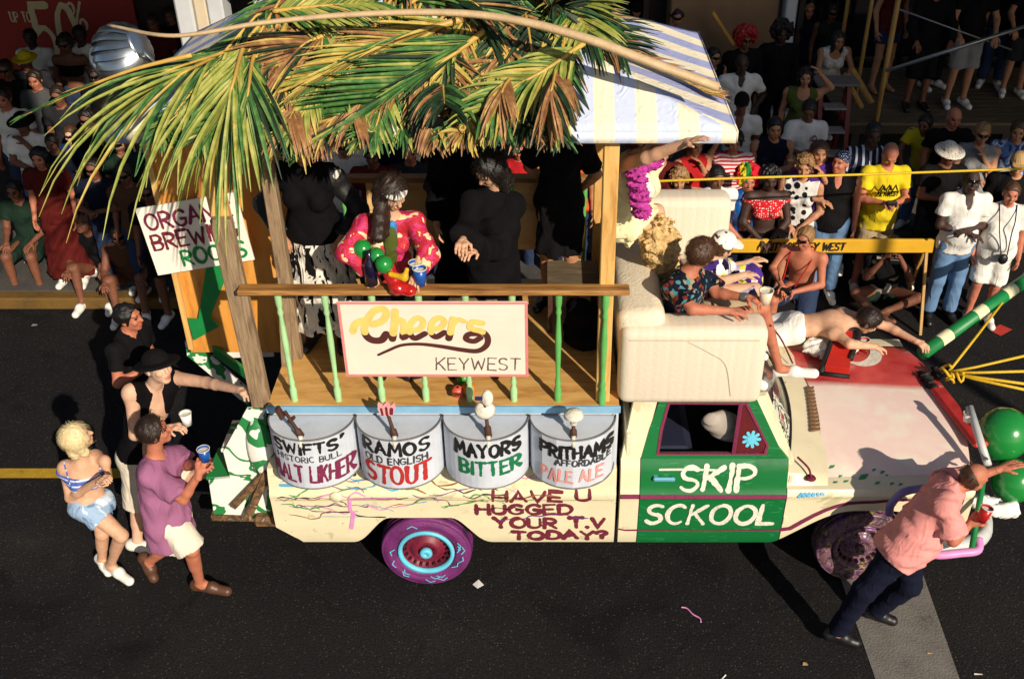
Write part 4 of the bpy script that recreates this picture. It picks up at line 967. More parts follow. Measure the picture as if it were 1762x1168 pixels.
for nm, c in drip:
    mb = MB()
    for k in range(9):
        x, z = rr.uniform(-2.0, -.1), rr.uniform(.72, 1.13) if rr.random() < .7 else rr.uniform(.9, 1.15)
        if -1.5 < x < -.4: z = max(z, .88)
        pts = [(x, z)]
        for j in range(rr.randint(3, 8)):
            z2 = pts[-1][1] + rr.uniform(-.035, .03); lo = arch(pts[-1][0]) + .03
            pts.append((min(.45, pts[-1][0] + rr.uniform(.01, .09)), max(lo, min(1.17, z2))))
        lo = max(arch(p[0]) for p in pts)
        ribbon(mb, [tuple(p[:2]) for p in catmull([(a, max(b_, lo + .02), 0) for a, b_ in pts], 3)], rr.uniform(.0025, .006), dec, .002 + .0003 * k, lambda t: .5 + .6 * math.sin(9 * t) ** 2)
    if nm == 'pink_drip': ribbon(mb, [(-1.1, .97), (-1.3, .965), (-1.45, .955), (-1.46, .85), (-1.44, .8), (-1.47, .66)], .013, dec, .005, lambda t: .7 + .5 * math.sin(14 * t) ** 2)
    if nm == 'black_drip':
        for k, (x, z, L) in enumerate(((-1.62, 1.13, 1.2), (-1.53, 1.16, 1), (-1.44, 1.165, 1), (-.6, 1.15, .6), (-.5, 1.16, .8), (.2, 1.16, .7), (-1.1, 1.14, .5))): ribbon(mb, [(x - .04 * L, z - .012), (x, z + .01), (x + .035 * L, z)], .02 * L, dec, .007 + k * .0004)
    if nm == 'blue_drip':
        ribbon(mb, [(-1.95, 1.07), (-1.85, 1.068), (-1.76, 1.07)], .012, dec, .006)
        for k in range(6): ribbon(mb, resample([(1.86 + .035 * k, .985 + .004 * k), (1.88 + .03 * k, 1.006)], .02), .012, dec, .004 + .0003 * k)
    mb.build(nm[:-5] + '_paint_stain', mat(nm, c, .45), tk)
mb = MB(); q_ = resample([(1.772, .52), (1.772, .8), (1.772, 1.02)], .05); ribbon(mb, q_, .004, dec, .001); mb.build('seam', black, tk)
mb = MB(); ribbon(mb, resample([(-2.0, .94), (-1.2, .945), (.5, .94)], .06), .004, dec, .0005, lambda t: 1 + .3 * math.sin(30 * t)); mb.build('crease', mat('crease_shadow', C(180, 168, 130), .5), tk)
for z in (.74, 1.12): MB().box((1.79, NY + yo(z) - .004, z), (.03, .012, .07), bev=.004).build('hinge', cream, tk)
MB().lathe((-1.55, NY + yo(.98) - .002, .98), [(0, .014), (.04, .012), (.046, 0)], 18, (0, -1, 0)).build('fuel_cap', cream, tk, True)
# aerial mirror on the cowl: small round mirror on a bent red rod
MB().tube(catmull([(1.86, 5.98, 1.2), (1.93, 5.9, 1.16), (1.95, 5.86, 1.1)], 6), .008, 8).lathe((1.95, 5.87, 1.08), [(0, 0), (.035, .004), (.04, .012), (.034, .02), (0, .022)], 14).build('wing_mirror', maroon, tk, True)
# wheels
tyre = mat('purple_tyre', C(110, 40, 104), .6, .22, 6, .3, 60, dirt=C(48, 22, 50)); rimm = mat('maroon_rim', C(120, 26, 52), .5, .25, 14, dirt=C(60, 14, 24)); cyan = mat('cyan_paint', C(96, 190, 216), .5)
pinkt = painted('splashed_tyre', C(112, 78, 88), [(C(124, 88, 104), 16, .5, (1, 1, 1)), (C(60, 40, 50), 20, .55, (1, 1, 1)), (C(150, 130, 70), 18, .6, (1, 1, 1)), (C(110, 60, 110), 14, .6, (1, 1, 1))], .7)
def wheel(x, Y, out, tm, rm, ringm, mess):
    ax = (0, -1, 0) if out < 0 else (0, 1, 0)
    t = MB().lathe((x, Y, .355), [(.215, .03), (.225, .075), (.25, .092), (.256, .089), (.27, .098), (.3, .1), (.306, .096), (.325, .094), (.335, .084), (.338, .088), (.348, .07), (.354, .04), (.349, .035), (.349, .028), (.355, .024), (.356, .0), (.35, -.003), (.35, -.01), (.356, -.014), (.356, -.06), (.34, -.1), (.2, -.1)], 48, ax).build('wheel', tm, tk, True)
    r_ = MB().lathe((x, Y, .355), [(.222, .07), (.205, .085), (.19, .06), (.175, .035), (.15, .02), (.12, .045), (.1, .07), (.07, .078), (.06, .06), (.0, .06)], 36, ax).build('rim', rm, t, True)
    MB().lathe((x, Y, .355), [(.186, .07), (.19, .094), (.216, .098), (.22, .08)], 40, ax).build('rim_band', ringm, t, True)
    q = MB()
    for k in range(20):
        a = k * math.pi / 10; q.box((x + .166 * math.cos(a), Y + (-.048 if out < 0 else .048), .355 + .166 * math.sin(a)), (.022, .03, .016), Matrix.Rotation(-a, 3, 'Y'))
    q.build('rim_groove', mat('slot_mix', C(60, 20, 30), .6), t)
    MB().lathe((x, Y, .355), [(.045, .075), (.05, .1), (.04, .112), (.012, .114), (.012, .105), (0, .105)], 16, ax).build('hub_cap', ringm, t, True)
    if mess:
        q = MB(); sf = lambda u, v, w: Vector((x + u, Y - .1 - w, .355 + v)); rr = random.Random(5)
        for k in range(14):
            a = rr.uniform(0, 6.28); r0 = rr.uniform(.235, .28); ribbon(q, [(r0 * math.cos(a), r0 * math.sin(a)), ((r0 + .03) * math.cos(a + .12), (r0 + .03) * math.sin(a + .12)), ((r0 + .02) * math.cos(a + .25), (r0 + .02) * math.sin(a + .25))], .004, sf, .002 + .0003 * k)
        q.build('paint_flicks', cyan, t)
for x, a, b_, c_, e_ in ((-.93, tyre, rimm, cyan, True), (2.45, pinkt, pinkt, pinkt, False)):
    wheel(x, NY + (.13 if x < 0 else .17), -1, a, b_, c_, e_); wheel(x, FY - .13, 1, rub, under, steel, False)
# front end: grille gap, red header panel, bumper, lamps
MB().box((3.19, 6.815, .86), (.14, 1.5, .26), bev=.02).build('grille', mat('grille_black', C(24, 22, 22), .5), tk)
mb = MB()
for i in range(6): mb.box((3.27, 6.815, .76 + .045 * i), (.03, 1.4, .014), bev=.004)
mb.build('grille_bars', mat('dull_chrome', C(120, 118, 112), .3, metal=.9), tk)
MB().beam(aty(1612, 668, 6.95), aty(1690, 768, 6.2), .13, .05, bev=.02).build('header_panel', mat('worn_red', C(176, 44, 42), .5, .25, 8, .2), tk)
for y in (6.02, 7.6): MB().lathe((3.27, y, .86), [(.0, .03), (.06, .025), (.085, 0), (.095, -.02)], 20, (1, 0, 0)).build('headlight', mat('lamp_glass', C(210, 212, 200), .1, coat=.6), tk, True)
MB().tube(catmull([(2.95, 5.74, .5), (3.2, 5.78, .5), (3.42, 6.0, .5), (3.5, 6.8, .5), (3.42, 7.6, .5), (3.2, 7.85, .5)], 8), .055, 12, flat=1.3).build('bumper', mat('white_bumper', C(190, 192, 190), .4, .15), tk, True)
lil = mat('lilac_paint', C(120, 116, 176), .4, .15); pk = mat('pink_paint', C(220, 140, 196), .45, .12); gr = mat('bright_green_paint', C(24, 126, 64), .45, .12)
MB().tube(catmull([aty(1530, 884, 5.66), aty(1534, 866, 5.66), aty(1556, 846, 5.68), aty(1600, 838, 5.74), aty(1690, 822, 5.85)], 8), .03, 10).build('push_bar', lil, tk, True)
MB().tube(catmull([aty(1580, 924, 5.6), aty(1592, 945, 5.55), aty(1612, 954, 5.5), aty(1650, 951, 5.5), aty(1682, 946, 5.52), aty(1684, 926, 5.6)], 8), .032, 10).build('push_bar', pk, tk, True)
for a, b_ in (((1607, 950, 5.5), (1622, 840, 5.78)), ((1672, 946, 5.52), (1692, 824, 5.85))): MB().tube([aty(*a), aty(*b_)], .022, 8).build('push_bar', gr, tk, True)
MB().tube([aty(1668, 700, 6.4), aty(1700, 800, 5.95)], .03, 8).build('side_bar', mat('white_bumper', (0, 0, 0)), tk, True)
# rusty rear bumper under the tailgate
MB().box((-2.16, 6.7, .56), (.2, 1.5, .1), bev=.02).beam((-2.08, 6.0, 1.08), (-2.3, 5.98, .62), .12, .06).build('rear_bumper', wood('rusty_metal', [C(40, 28, 20), C(130, 96, 60), C(60, 44, 30), C(190, 170, 130)], (3, 3, 3), 5, .7), tk)
# ------------------------------------------------------------------ the bar booth built on the pickup bed
pine = wood('pine_posts', [C(170, 116, 56), C(214, 168, 96), C(228, 188, 116)], (10, 10, 1.2), 2.2, .6, .25)
ply = wood('plywood', [C(156, 108, 54), C(208, 158, 88), C(224, 184, 116)], (1.2, 6, 6), 2, .6, .2)
grey = wood('weathered_timber', [C(70, 54, 40), C(140, 116, 88), C(168, 146, 114)], (14, 14, 1.5), 2.5, .85, .6)
raildk = wood('worn_rail', [C(84, 54, 26), C(150, 104, 52), C(190, 146, 84)], (1.2, 12, 12), 2.5, .6, .4)
lime = mat('lime_paint', C(164, 208, 150), .4, .12, 12, coat=.2); limed = mat('moss_paint', C(96, 172, 90), .4, .15, 12, coat=.2)
skyb = mat('pale_blue_trim', C(120, 166, 196), .5, .15, 6); zinc = mat('blue_grey_paint', C(198, 204, 214), .8, .07, 6, .05, 20, dirt=C(174, 184, 202))
DX0, DX1, DY0, DY1, DZ = -1.95, .51, 5.85, 7.6, 1.78
bt = thing('bar_booth', 'plywood bar booth with posts and green spindles riding on the pickup bed', 'parade booth', ((DX0 + DX1) / 2, 6.72, 1.2))
MB().box(((DX0 + DX1) / 2, (DY0 + DY1) / 2, DZ - .012), (DX1 - DX0, DY1 - DY0, .024)).build('deck', ply, bt)
MB().box(((DX0 + DX1) / 2, DY0 - .012, DZ - .03), (DX1 - DX0 + .02, .024, .055), bev=.004).build('edge_trim', skyb, bt)
mb = MB(); mb.box(((DX0 + DX1) / 2, DY0 + .03, 1.475), (DX1 - DX0, .03, .55)); mb.box(((DX0 + DX1) / 2, DY1 - .05, 1.475), (DX1 - DX0, .03, .55)); mb.box((DX0 + .03, 6.72, 1.475), (.03, 1.6, .55)); mb.box((DX1 - .02, 6.72, 1.475), (.03, 1.6, .55)); mb.build('skirt_panel', zinc, bt)
ZT = 3.86
MB().box((.395, 5.93, (DZ + ZT) / 2), (.095, .095, ZT - DZ), bev=.006).build('post', pine, bt)
MB().box((-2.03, 5.92, (1.72 + 3.2) / 2), (.135, .06, 3.2 - 1.72), Matrix.Rotation(R(-1.5), 3, 'Y'), bev=.006).build('post', grey, bt)['label'] = 'weathered grey post'
MB().box((-2.07, 5.99, 3.2), (.12, .06, 1.35), Matrix.Rotation(R(-2), 3, 'Y'), bev=.006).build('post', pine, bt)
for x, y, z0 in ((-1.86, 6.45, DZ), (-1.9, 7.55, DZ), (.42, 7.55, DZ)): MB().box((x, y, (z0 + ZT) / 2), (.09, .09, ZT - z0), bev=.006).build('post', pine if x > 0 else grey, bt)
MB().beam((-1.9, 6.3, 1.8), (-1.87, 6.45, 2.5), .08, .04).build('brace', grey, bt)
MB().box(((DX0 + DX1) / 2 - .01, 5.845, 2.718), (DX1 - DX0 + .08, .1, .036), bev=.006).build('rail', raildk, bt)
MB().box(((DX0 + DX1) / 2, 7.56, 2.715), (DX1 - DX0, .1, .042), bev=.006).build('rail', raildk, bt)
PR = [(.024, 0), (.026, .1), (.017, .13), (.022, .16), (.015, .2), (.02, .4), (.023, .5), (.018, .62), (.014, .7), (.022, .73), (.016, .76), (.024, .8), (.026, .914)]
for i in range(8):
    b = MB().lathe((-1.77 + .3085 * i, 5.905 if i < 7 else 5.862, DZ), PR, 12).build('spindle', limed if i > 5 else lime, bt, True)
for x in (-1.6, -1.2, -.75, -.28, .02, .3): MB().lathe((x, 7.5, DZ), PR, 10).build('spindle', limed, bt, True)
for x0, x1 in ((-1.42, -.82), (-.27, .02)): MB().box(((x0 + x1) / 2, 7.53, 2.4), (x1 - x0, .014, .6)).build('back_panel', wood('pale_plywood', [C(176, 132, 80), C(216, 174, 116), C(226, 190, 138)], (1.2, 6, 6), 1.6, .65, .2), bt)
# tall plywood board at the rear
BX0, BX1, BY = aty(330, 606, 7.0).x, -1.62, 7.0
MB().box(((BX0 + BX1) / 2, BY, 2.58), (BX1 - BX0, .02, 2.26)).build('end_board', wood('orange_plywood', [C(168, 100, 36), C(214, 146, 62), C(224, 164, 84)], (6, 6, 1), 1.6, .55, .15), bt)
MB().box((BX0 + .02, BY - .03, 2.6), (.04, .04, 2.2)).box(((BX0 + BX1) / 2, BY + .04, 1.5), (BX1 - BX0, .06, .06)).build('board_batten', pine, bt)
# striped hip roof
EX0, EX1, EY0, EY1, EZ = -2.6, 1.12, 5.80, 7.72, 3.82
A0, A1 = Vector((-1.35, 6.76, 4.52)), Vector((-.74, 6.76, 4.52))
c00, c10, c11, c01 = [Vector(p) for p in ((EX0, EY0, EZ), (EX1, EY0, EZ), (EX1, EY1, EZ), (EX0, EY1, EZ))]
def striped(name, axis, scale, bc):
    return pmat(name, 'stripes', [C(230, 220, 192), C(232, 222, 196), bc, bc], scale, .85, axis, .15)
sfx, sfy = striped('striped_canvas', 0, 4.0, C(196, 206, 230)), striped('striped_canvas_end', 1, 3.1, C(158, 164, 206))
def quadgrid(a, b, c, d, n=28, m=16, sag=.05):
    mb = MB()
    def fn(u, v):
        p = a.lerp(b, u).lerp(d.lerp(c, u), v); w = 4 * u * (1 - u) * v * (1 - v)
        return p - Vector((0, 0, sag * w - .022 * math.sin(u * 23 + v * 9 + 2 * math.sin(v * 7)) * w - .012 * math.sin(v * 31 + u * 4) * w))
    return mb.grid(fn, n, m)
roof = MB(); roof.m = 0
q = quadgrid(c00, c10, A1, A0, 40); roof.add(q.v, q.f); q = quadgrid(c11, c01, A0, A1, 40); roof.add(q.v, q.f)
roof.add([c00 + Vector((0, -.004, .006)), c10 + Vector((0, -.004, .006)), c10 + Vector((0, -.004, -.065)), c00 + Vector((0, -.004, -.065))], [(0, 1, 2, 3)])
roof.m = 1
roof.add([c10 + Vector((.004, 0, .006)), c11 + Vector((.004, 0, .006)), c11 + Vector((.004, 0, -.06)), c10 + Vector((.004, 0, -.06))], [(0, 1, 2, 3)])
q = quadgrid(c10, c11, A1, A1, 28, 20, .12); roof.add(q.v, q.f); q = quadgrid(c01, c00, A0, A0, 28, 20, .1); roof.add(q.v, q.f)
ro = roof.build('roof_canvas', [sfx, sfy], bt, True); sol = ro.modifiers.new('thick', 'SOLIDIFY'); sol.thickness = .006
mb = MB()
for a, b in ((c00, c10), (c10, c11), (c11, c01), (c01, c00), (c10, A1), (c11, A1), (c00, A0), (c01, A0), (A0, A1)): i_ = Vector((-.74, 6.76, 0)); f_ = lambda p: p + (i_ - Vector((p.x, p.y, 0))) * .05 - Vector((0, 0, .045)); mb.beam(f_(a), f_(b), .035, .03)
mb.build('roof_frame', pine, bt)
# ------------------------------------------------------------------ palm fronds
leafm = {k: wood('frond_' + k, cs, (9, 9, 9), 1.1, .58, .1) for k, cs in {
 'green': [C(26, 62, 26), C(60, 108, 46), C(128, 150, 84)], 'lime': [C(84, 112, 42), C(146, 152, 66), C(194, 186, 110)],
 'yellow': [C(140, 116, 44), C(186, 162, 76), C(208, 190, 112)], 'dry': [C(84, 52, 30), C(146, 102, 60), C(196, 156, 106)], 'dark': [C(10, 24, 13), C(22, 46, 23), C(46, 74, 36)]}.items()}
stemm = mat('frond_stem', C(196, 158, 76), .5, .2, 10); stemt = mat('bare_stem', C(196, 168, 128), .6, .2, 8, .2)
FR = random.Random(42)
MIX = {'green': ('green', 'lime', 'dark'), 'lime': ('lime', 'green', 'green', 'lime', 'yellow'), 'yellow': ('yellow', 'lime', 'dry', 'green'), 'dry': ('dry', 'yellow', 'dark'), 'dark': ('dark', 'green', 'dry')}
def frond(ctrl, kind, label, L=.5, n=44, droop=.6, splay=.75, r=.016, start=.06, both=(1, 1), up=(0, -.45, .9), wid=.021, tipf=0, group='palm fronds thatching the booth roof', stem=None, bias=(0, 0, 0)):
    pts = catmull(ctrl, 10); N = len(pts)
    root = thing('palm_frond', label, 'palm frond', tuple(pts[0]), group)
    MB().tube(pts, [r * (1 - .8 * i / (N - 1)) for i in range(N)], 7).build('stem', stem or stemm, root, True)
    mb = MB(); U = Vector(up).normalized(); bs = Vector(bias); alts = MIX[kind]
    for i in range(n):
        t = start + (1 - start) * (i + FR.random() * .7) / n; f = t * (N - 1); k = min(int(f), N - 2)
        p = pts[k].lerp(pts[k + 1], f - k); tg = (pts[k + 1] - pts[k]).normalized(); sd = tg.cross(U).normalized(); nu = sd.cross(tg)
        for s_ in (-1, 1):
            if FR.random() > both[0 if s_ < 0 else 1]: continue
            ll = L * (.55 + .6 * math.sin(math.pi * (.15 + .75 * t))) * (1 - tipf * t) * FR.uniform(.75, 1.15)
            d0 = (tg * (.55 + .5 * t) + sd * s_ * splay * FR.uniform(.75, 1.2) + nu * FR.uniform(-.12, .2) + bs).normalized()
            w = wid * FR.uniform(.7, 1.25); vs = []; m = 6; q = p.copy(); d = d0.copy(); dr = droop * FR.uniform(.6, 1.4)
            for j in range(m + 1):
                wv = w * (.45 + 1.0 * math.sin(math.pi * min(1, .12 + .8 * j / m)) ) * (1 - .75 * (j / m) ** 3)
                ws_ = d.cross(U)
                if ws_.length < .05: ws_ = d.cross(Vector((1, 0, 0)))
                ws_.normalize(); un = ws_.cross(d).normalized()
                vs += [q - ws_ * wv + un * wv * .35, q, q + ws_ * wv + un * wv * .35]
                q = q + d * (ll / m); d = (d + Vector((0, 0, -dr)) * (.32 * (j + 1) / m)).normalized()
            mb.m = 0 if FR.random() < .55 else FR.randrange(len(alts))
            mb.add(vs, [(3 * j + a, 3 * j + a + 1, 3 * j + a + 4, 3 * j + a + 3) for j in range(m) for a in (0, 1)])
    mb.build('leaflets', [leafm[a] for a in alts], root)
    return root
def roofz(x, y):
    ty = 1 - abs(y - 6.76) / .96
    tx = (x - EX0) / (A0.x - EX0) if x < A0.x else ((EX1 - x) / (EX1 - A1.x) if x > A1.x else 1)
    return EZ + .7 * max(0, min(1, ty, tx))
def rp(px, py, lift=.05):
    """a point on the front roof slope seen at a pixel of the photograph"""
    d = ray(px, py); t = EY0 / d.y
    for _ in range(60):
        p = Vector((0, 0, CAMH)) + d * t
        if p.z < roofz(p.x, p.y) + lift or p.y > 6.76: break
        t += .02
    return p
# lower thatch first: dark and dry fronds from the ridge down over the front eave
kinds = ['dark', 'dry', 'green', 'dry', 'lime', 'dark', 'green', 'dry']
names = {'dark': 'dark green', 'green': 'mid green', 'dry': 'dry brown', 'lime': 'yellow green', 'yellow': 'straw yellow'}
for i in range(44):
    x0 = -1.75 + 1.95 * ((i * .618) % 1) + FR.uniform(-.1, .1); x1 = x0 + FR.uniform(-.75, .2)
    x0 = min(x0, .12); x1 = max(-2.2, min(x1, .06))
    k = kinds[i % 8]; y0 = FR.uniform(6.2, 6.75); y1 = FR.uniform(5.68, 5.85)
    pr = [(x0, y0, roofz(x0, y0) + .06 + .03 * FR.random()), ((x0 + x1) / 2, (y0 + y1) / 2, roofz((x0 + x1) / 2, (y0 + y1) / 2) + .09), (x1, y1 + .06, EZ + .07), (x1 + FR.uniform(-.06, .03), y1 + .0, EZ + FR.uniform(.0, .06))]
    frond(pr, k, '%s palm frond in the thatch over the front of the booth roof' % names[k], L=FR.uniform(.2, .34), n=36, droop=FR.uniform(.25, .7), splay=FR.uniform(.35, .7), r=.011, wid=.0095, tipf=.5, bias=(FR.uniform(-.5, .15), 0, -.1))
for i in range(16):    # ridge and rear top
    x0 = FR.uniform(-1.5, .1); k = kinds[(i * 3) % 8]; dx = FR.uniform(-.6, .8)
    x1 = min(.3, max(-1.75, x0 + dx)); ya, yb = FR.uniform(6.4, 7.0), FR.uniform(6.3, 7.3)
    frond([(x0, ya, roofz(x0, ya) + .09), ((x0 + x1) / 2, (ya + yb) / 2, roofz((x0 + x1) / 2, (ya + yb) / 2) + .16), (x1, yb, roofz(x1, yb) + .1)], k, '%s palm frond lying along the ridge of the booth roof' % names[k], L=.36, n=34, droop=.35, splay=.6, r=.013, wid=.0105)
# the big fronds one can point at
F = frond
F([rp(838, 50, .12), rp(760, 108, .15), rp(660, 170, .16), rp(560, 236, .15)], 'green', 'broad green palm frond with yellow midrib slanting across the roof front', L=.5, n=120, droop=.06, splay=.38, r=.02, both=(.3, 1), wid=.0105, bias=(-.5, 0, .04))
F([rp(800, 32, .12), rp(700, 62, .15), rp(620, 95, .16), rp(540, 140, .15)], 'yellow', 'bright yellow palm frond above the broad green one', L=.36, n=80, droop=.15, splay=.3, r=.024, wid=.0105, bias=(-.35, 0, 0))
F([rp(560, 60, .1), rp(520, 80, .12), rp(470, 130, .1)], 'dry', 'rust brown dried palm frond at the upper left of the thatch', L=.42, n=60, droop=.3, splay=.5, bias=(-.2, 0, -.1), wid=.011)
F([rp(452, 46), rp(420, 80, .1), aty(402, 140, 5.72), aty(385, 200, 5.66)], 'lime', 'yellow green palm frond hanging over the left front corner post', L=.8, n=24, droop=.8, splay=.36, r=.02, wid=.0105, bias=(-.3, -.1, -.4))
F([rp(470, 60), rp(438, 95, .1), aty(428, 150, 5.7), aty(424, 195, 5.64)], 'green', 'green palm frond drooping beside the left front post', L=.55, n=24, droop=.9, splay=.35, r=.018, wid=.0105, bias=(.05, -.05, -.5))
F([rp(430, 60), rp(375, 95, .1), aty(322, 122, 5.7), aty(286, 142, 5.7)], 'lime', 'leftmost yellow green palm frond with long trailing leaflets', L=.98, n=15, droop=.9, splay=.36, r=.016, wid=.0095, bias=(-.45, -.1, -.3))
F([rp(440, 66), rp(380, 92, .12), aty(300, 118, 5.75), aty(236, 146, 5.75)], 'green', 'green palm frond reaching left past the plywood board', L=.6, n=14, droop=.8, splay=.36, r=.014, wid=.009, bias=(-.4, 0, -.2))
F([aty(330, 95, 5.75), aty(230, 120, 5.7), aty(130, 158, 5.68), aty(40, 200, 5.66)], 'green', 'single long thin green frond tip stretching far left', L=.16, n=8, droop=.15, splay=.08, r=.014, wid=.006, start=.5)
F([rp(985, 60), rp(960, 110, .09), aty(950, 150, 5.76), aty(942, 190, 5.72)], 'dry', 'dry brown palm frond hanging beside the striped canvas', L=.3, n=40, droop=.5, splay=.3, r=.016, bias=(.1, 0, -.3), wid=.0105)
F([rp(900, 90), rp(880, 130, .09), aty(865, 155, 5.76), aty(858, 195, 5.72)], 'dry', 'dry brown palm frond drooping over the middle of the eave', L=.28, n=36, droop=.6, splay=.3, r=.016, bias=(0, 0, -.4), wid=.0105)
F([rp(1005, 75, .1), rp(940, 120, .14), rp(885, 150, .14), aty(840, 185, 5.74)], 'lime', 'yellow green palm frond folded near the right end of the thatch', L=.34, n=50, droop=.6, splay=.5, r=.018, wid=.011)
F([rp(760, 120), rp(762, 145, .09), aty(765, 180, 5.74)], 'dark', 'dark green palm frond hanging at the middle of the eave', L=.3, n=44, droop=.9, splay=.6, r=.014, wid=.011)
F([rp(640, 150), rp(625, 170, .09), aty(610, 198, 5.74)], 'dry', 'tan palm frond fringe hanging left of the middle', L=.27, n=50, droop=1, splay=.5, r=.014, bias=(0, 0, -.4), wid=.01)
F([rp(520, 165), rp(510, 180, .09), aty(498, 205, 5.74)], 'dry', 'straw coloured palm frond fringe near the left post', L=.32, n=40, droop=1, splay=.5, r=.014, bias=(0, 0, -.4), wid=.01)
F([rp(470, 20, .12), rp(540, 12, .14), rp(640, 4, .14)], 'lime', 'light green palm frond on top at the upper left of the roof', L=.3, n=50, droop=.3, splay=.6, wid=.011)
F([Vector((.0, 6.6, 4.38)), Vector((.25, 6.45, 4.27)), Vector((.45, 6.3, 4.16))], 'dark', 'dark green palm frond lying onto the striped canvas', L=.34, n=50, droop=.3, splay=.7, wid=.009)
F([rp(1060, 80, .05), rp(1120, 112, .04), rp(1180, 140, .04), rp(1215, 160, .04)], 'dry', 'dry palm strips lying along the canvas hip', L=.2, n=30, droop=.2, splay=.2, r=.01, bias=(.7, .3, 0), wid=.009)
# the long bare stem arched over everything
sp = [aty(186, 44, 6.25), aty(300, 62, 5.9), aty(450, 40, 5.95), aty(600, 26, 6.0), aty(760, 22, 6.0), aty(880, 34, 5.95), aty(1000, 64, 5.85), aty(1120, 108, 5.78), aty(1235, 150, 5.78)]
P_ = catmull(sp, 10); o = MB().tube(P_, [.012 + .026 * min(1, 1.3 * i / len(P_)) for i in range(len(P_))], 10, flat=.7).build('palm_stem', stemt, None, True)
o.name = 'palm_leaf'; tag(o, 'long bare tan palm stem arched along the top of the thatch', 'palm leaf')
# silver turbine vent at the rear corner
tv = thing('turbine_vent', 'ribbed silver metal turbine ball standing off the rear left roof corner', 'roof vent', tuple(aty(262, 112, 7.35)))
ctr = aty(211, 92, 7.4); axd = Vector((.86, -.1, .42)).normalized(); qr = Vector((0, 0, 1)).rotation_difference(axd)
alu = mat('aluminium', C(196, 204, 210), .28, .08, 12, .08, 18, metal=.95)
mb = MB(); ns = 18
for k in range(ns):
    a0 = 2 * math.pi * k / ns
    def fin(u, v, a0=a0):
        h = -.17 + .34 * v; rr_ = .2 * math.sqrt(max(.12, 1 - (h / .215) ** 2)); a = a0 + .42 * u + .5 * v
        return ctr + qr @ Vector((rr_ * (.9 + .2 * u) * math.cos(a), rr_ * (.9 + .2 * u) * math.sin(a), h))
    mb.grid(fin, 3, 10)
mb.build('fins', alu, tv, True)
MB().lathe(ctr, [(0, .185), (.1, .18), (.13, .165), (.12, .15)], 24, axd).lathe(ctr, [(.12, -.15), (.135, -.17), (.125, -.2), (0, -.2)], 24, axd).lathe(ctr, [(.15, -.1), (.165, 0), (.15, .1)], 24, axd).build('end_cap', alu, tv, True)
MB().tube([ctr + axd * .15, aty(268, 110, 7.3), Vector((-2.5, 7.3, 3.8))], .015, 8).build('bracket', steel, tv, True)
# ------------------------------------------------------------------ signs
cs = MB().box((-.735, 5.757, 2.39), (1.225, .014, .585), bev=.002).build('bar_sign', mat('sign_white', C(226, 215, 198), .6, .04, 5))
tag(cs, 'white painted sign with pink border and brown script hung on the front rail', 'sign')
bs = plane_surf((-1.3475, 5.7495, 2.0975), (1, 0, 0), (0, 0, 1))
mb = MB()
for i, (a, b) in enumerate((((.007, .01), (.007, .575)), ((1.218, .01), (1.218, .575)), ((0, .577), (1.225, .577)), ((0, .008), (1.225, .008)))): ribbon(mb, resample([a, b], .1), .009, bs, .0008 + .0004 * i)
mb.build('border', mat('sign_pink', C(216, 130, 126), .6), cs)
sc_ = lambda pts: [((x - 45) / 1612 * 1.225, (720 - y) / 645 * .585) for x, y in pts]
strokes = [  # the script word, traced stroke by stroke
 ([(150, 320), (180, 260), (260, 230), (330, 260), (420, 225), (455, 165), (420, 130), (350, 150), (280, 230), (250, 310), (270, 370), (320, 400), (390, 395), (435, 345)], 26),
 ([(530, 150), (515, 260), (485, 385)], 26), ([(500, 310), (545, 230), (590, 235), (590, 300), (575, 370), (605, 365)], 22),
 ([(640, 315), (730, 300), (765, 240), (720, 205), (660, 250), (640, 330), (680, 380), (770, 340)], 21),
 ([(820, 300), (905, 290), (945, 235), (900, 205), (840, 245), (825, 330), (865, 368), (940, 330)], 21),
 ([(1020, 215), (1000, 300), (975, 380)], 24), ([(1010, 280), (1060, 220), (1120, 235)], 18),
 ([(1270, 250), (1190, 240), (1165, 290), (1260, 320), (1310, 370), (1300, 440), (1220, 490), (1080, 480), (900, 450), (720, 430), (560, 440), (430, 490), (350, 525)], 22),
 ([(1240, 340), (1150, 345), (1125, 385), (1190, 405), (1250, 375)], 20)]
mbs = (MB(), MB()); split = (720 - 325) / 645 * .585
cnt = [0]
for i, (pl, w) in enumerate(strokes):
    P2 = resample([tuple(p[:2]) for p in catmull([(x, y, 0) for x, y in sc_(pl)], 8)], .008); w_ = w / 1612 * 1.225 * 1.3
    run = [P2[0]]; side_ = P2[0][1] < split
    def emit(run, sd):
        cnt[0] += 1
        if len(run) > 3: ribbon(mbs[1 if sd else 0], run, w_, bs, .0008 + .00022 * cnt[0], (lambda t: 1 - .6 * t) if (i == 7 and sd and len(run) > 60) else None)
    for p in P2[1:]:
        run.append(p)
        if (p[1] < split) != side_: emit(run, side_); run = [p]; side_ = not side_
    emit(run, side_)
mbs[0].build('script_upper', mat('sign_yellow', C(218, 196, 108), .6), cs); mbs[1].build('script_lower', mat('sign_brown', C(78, 34, 30), .6), cs)
mb = MB(); write(mb, 'KEYWEST', bs, .61, .055, .095, .56, .0048, .02, jit=.03); mb.build('lettering', mat('sign_grey', C(96, 76, 72), .7), cs)
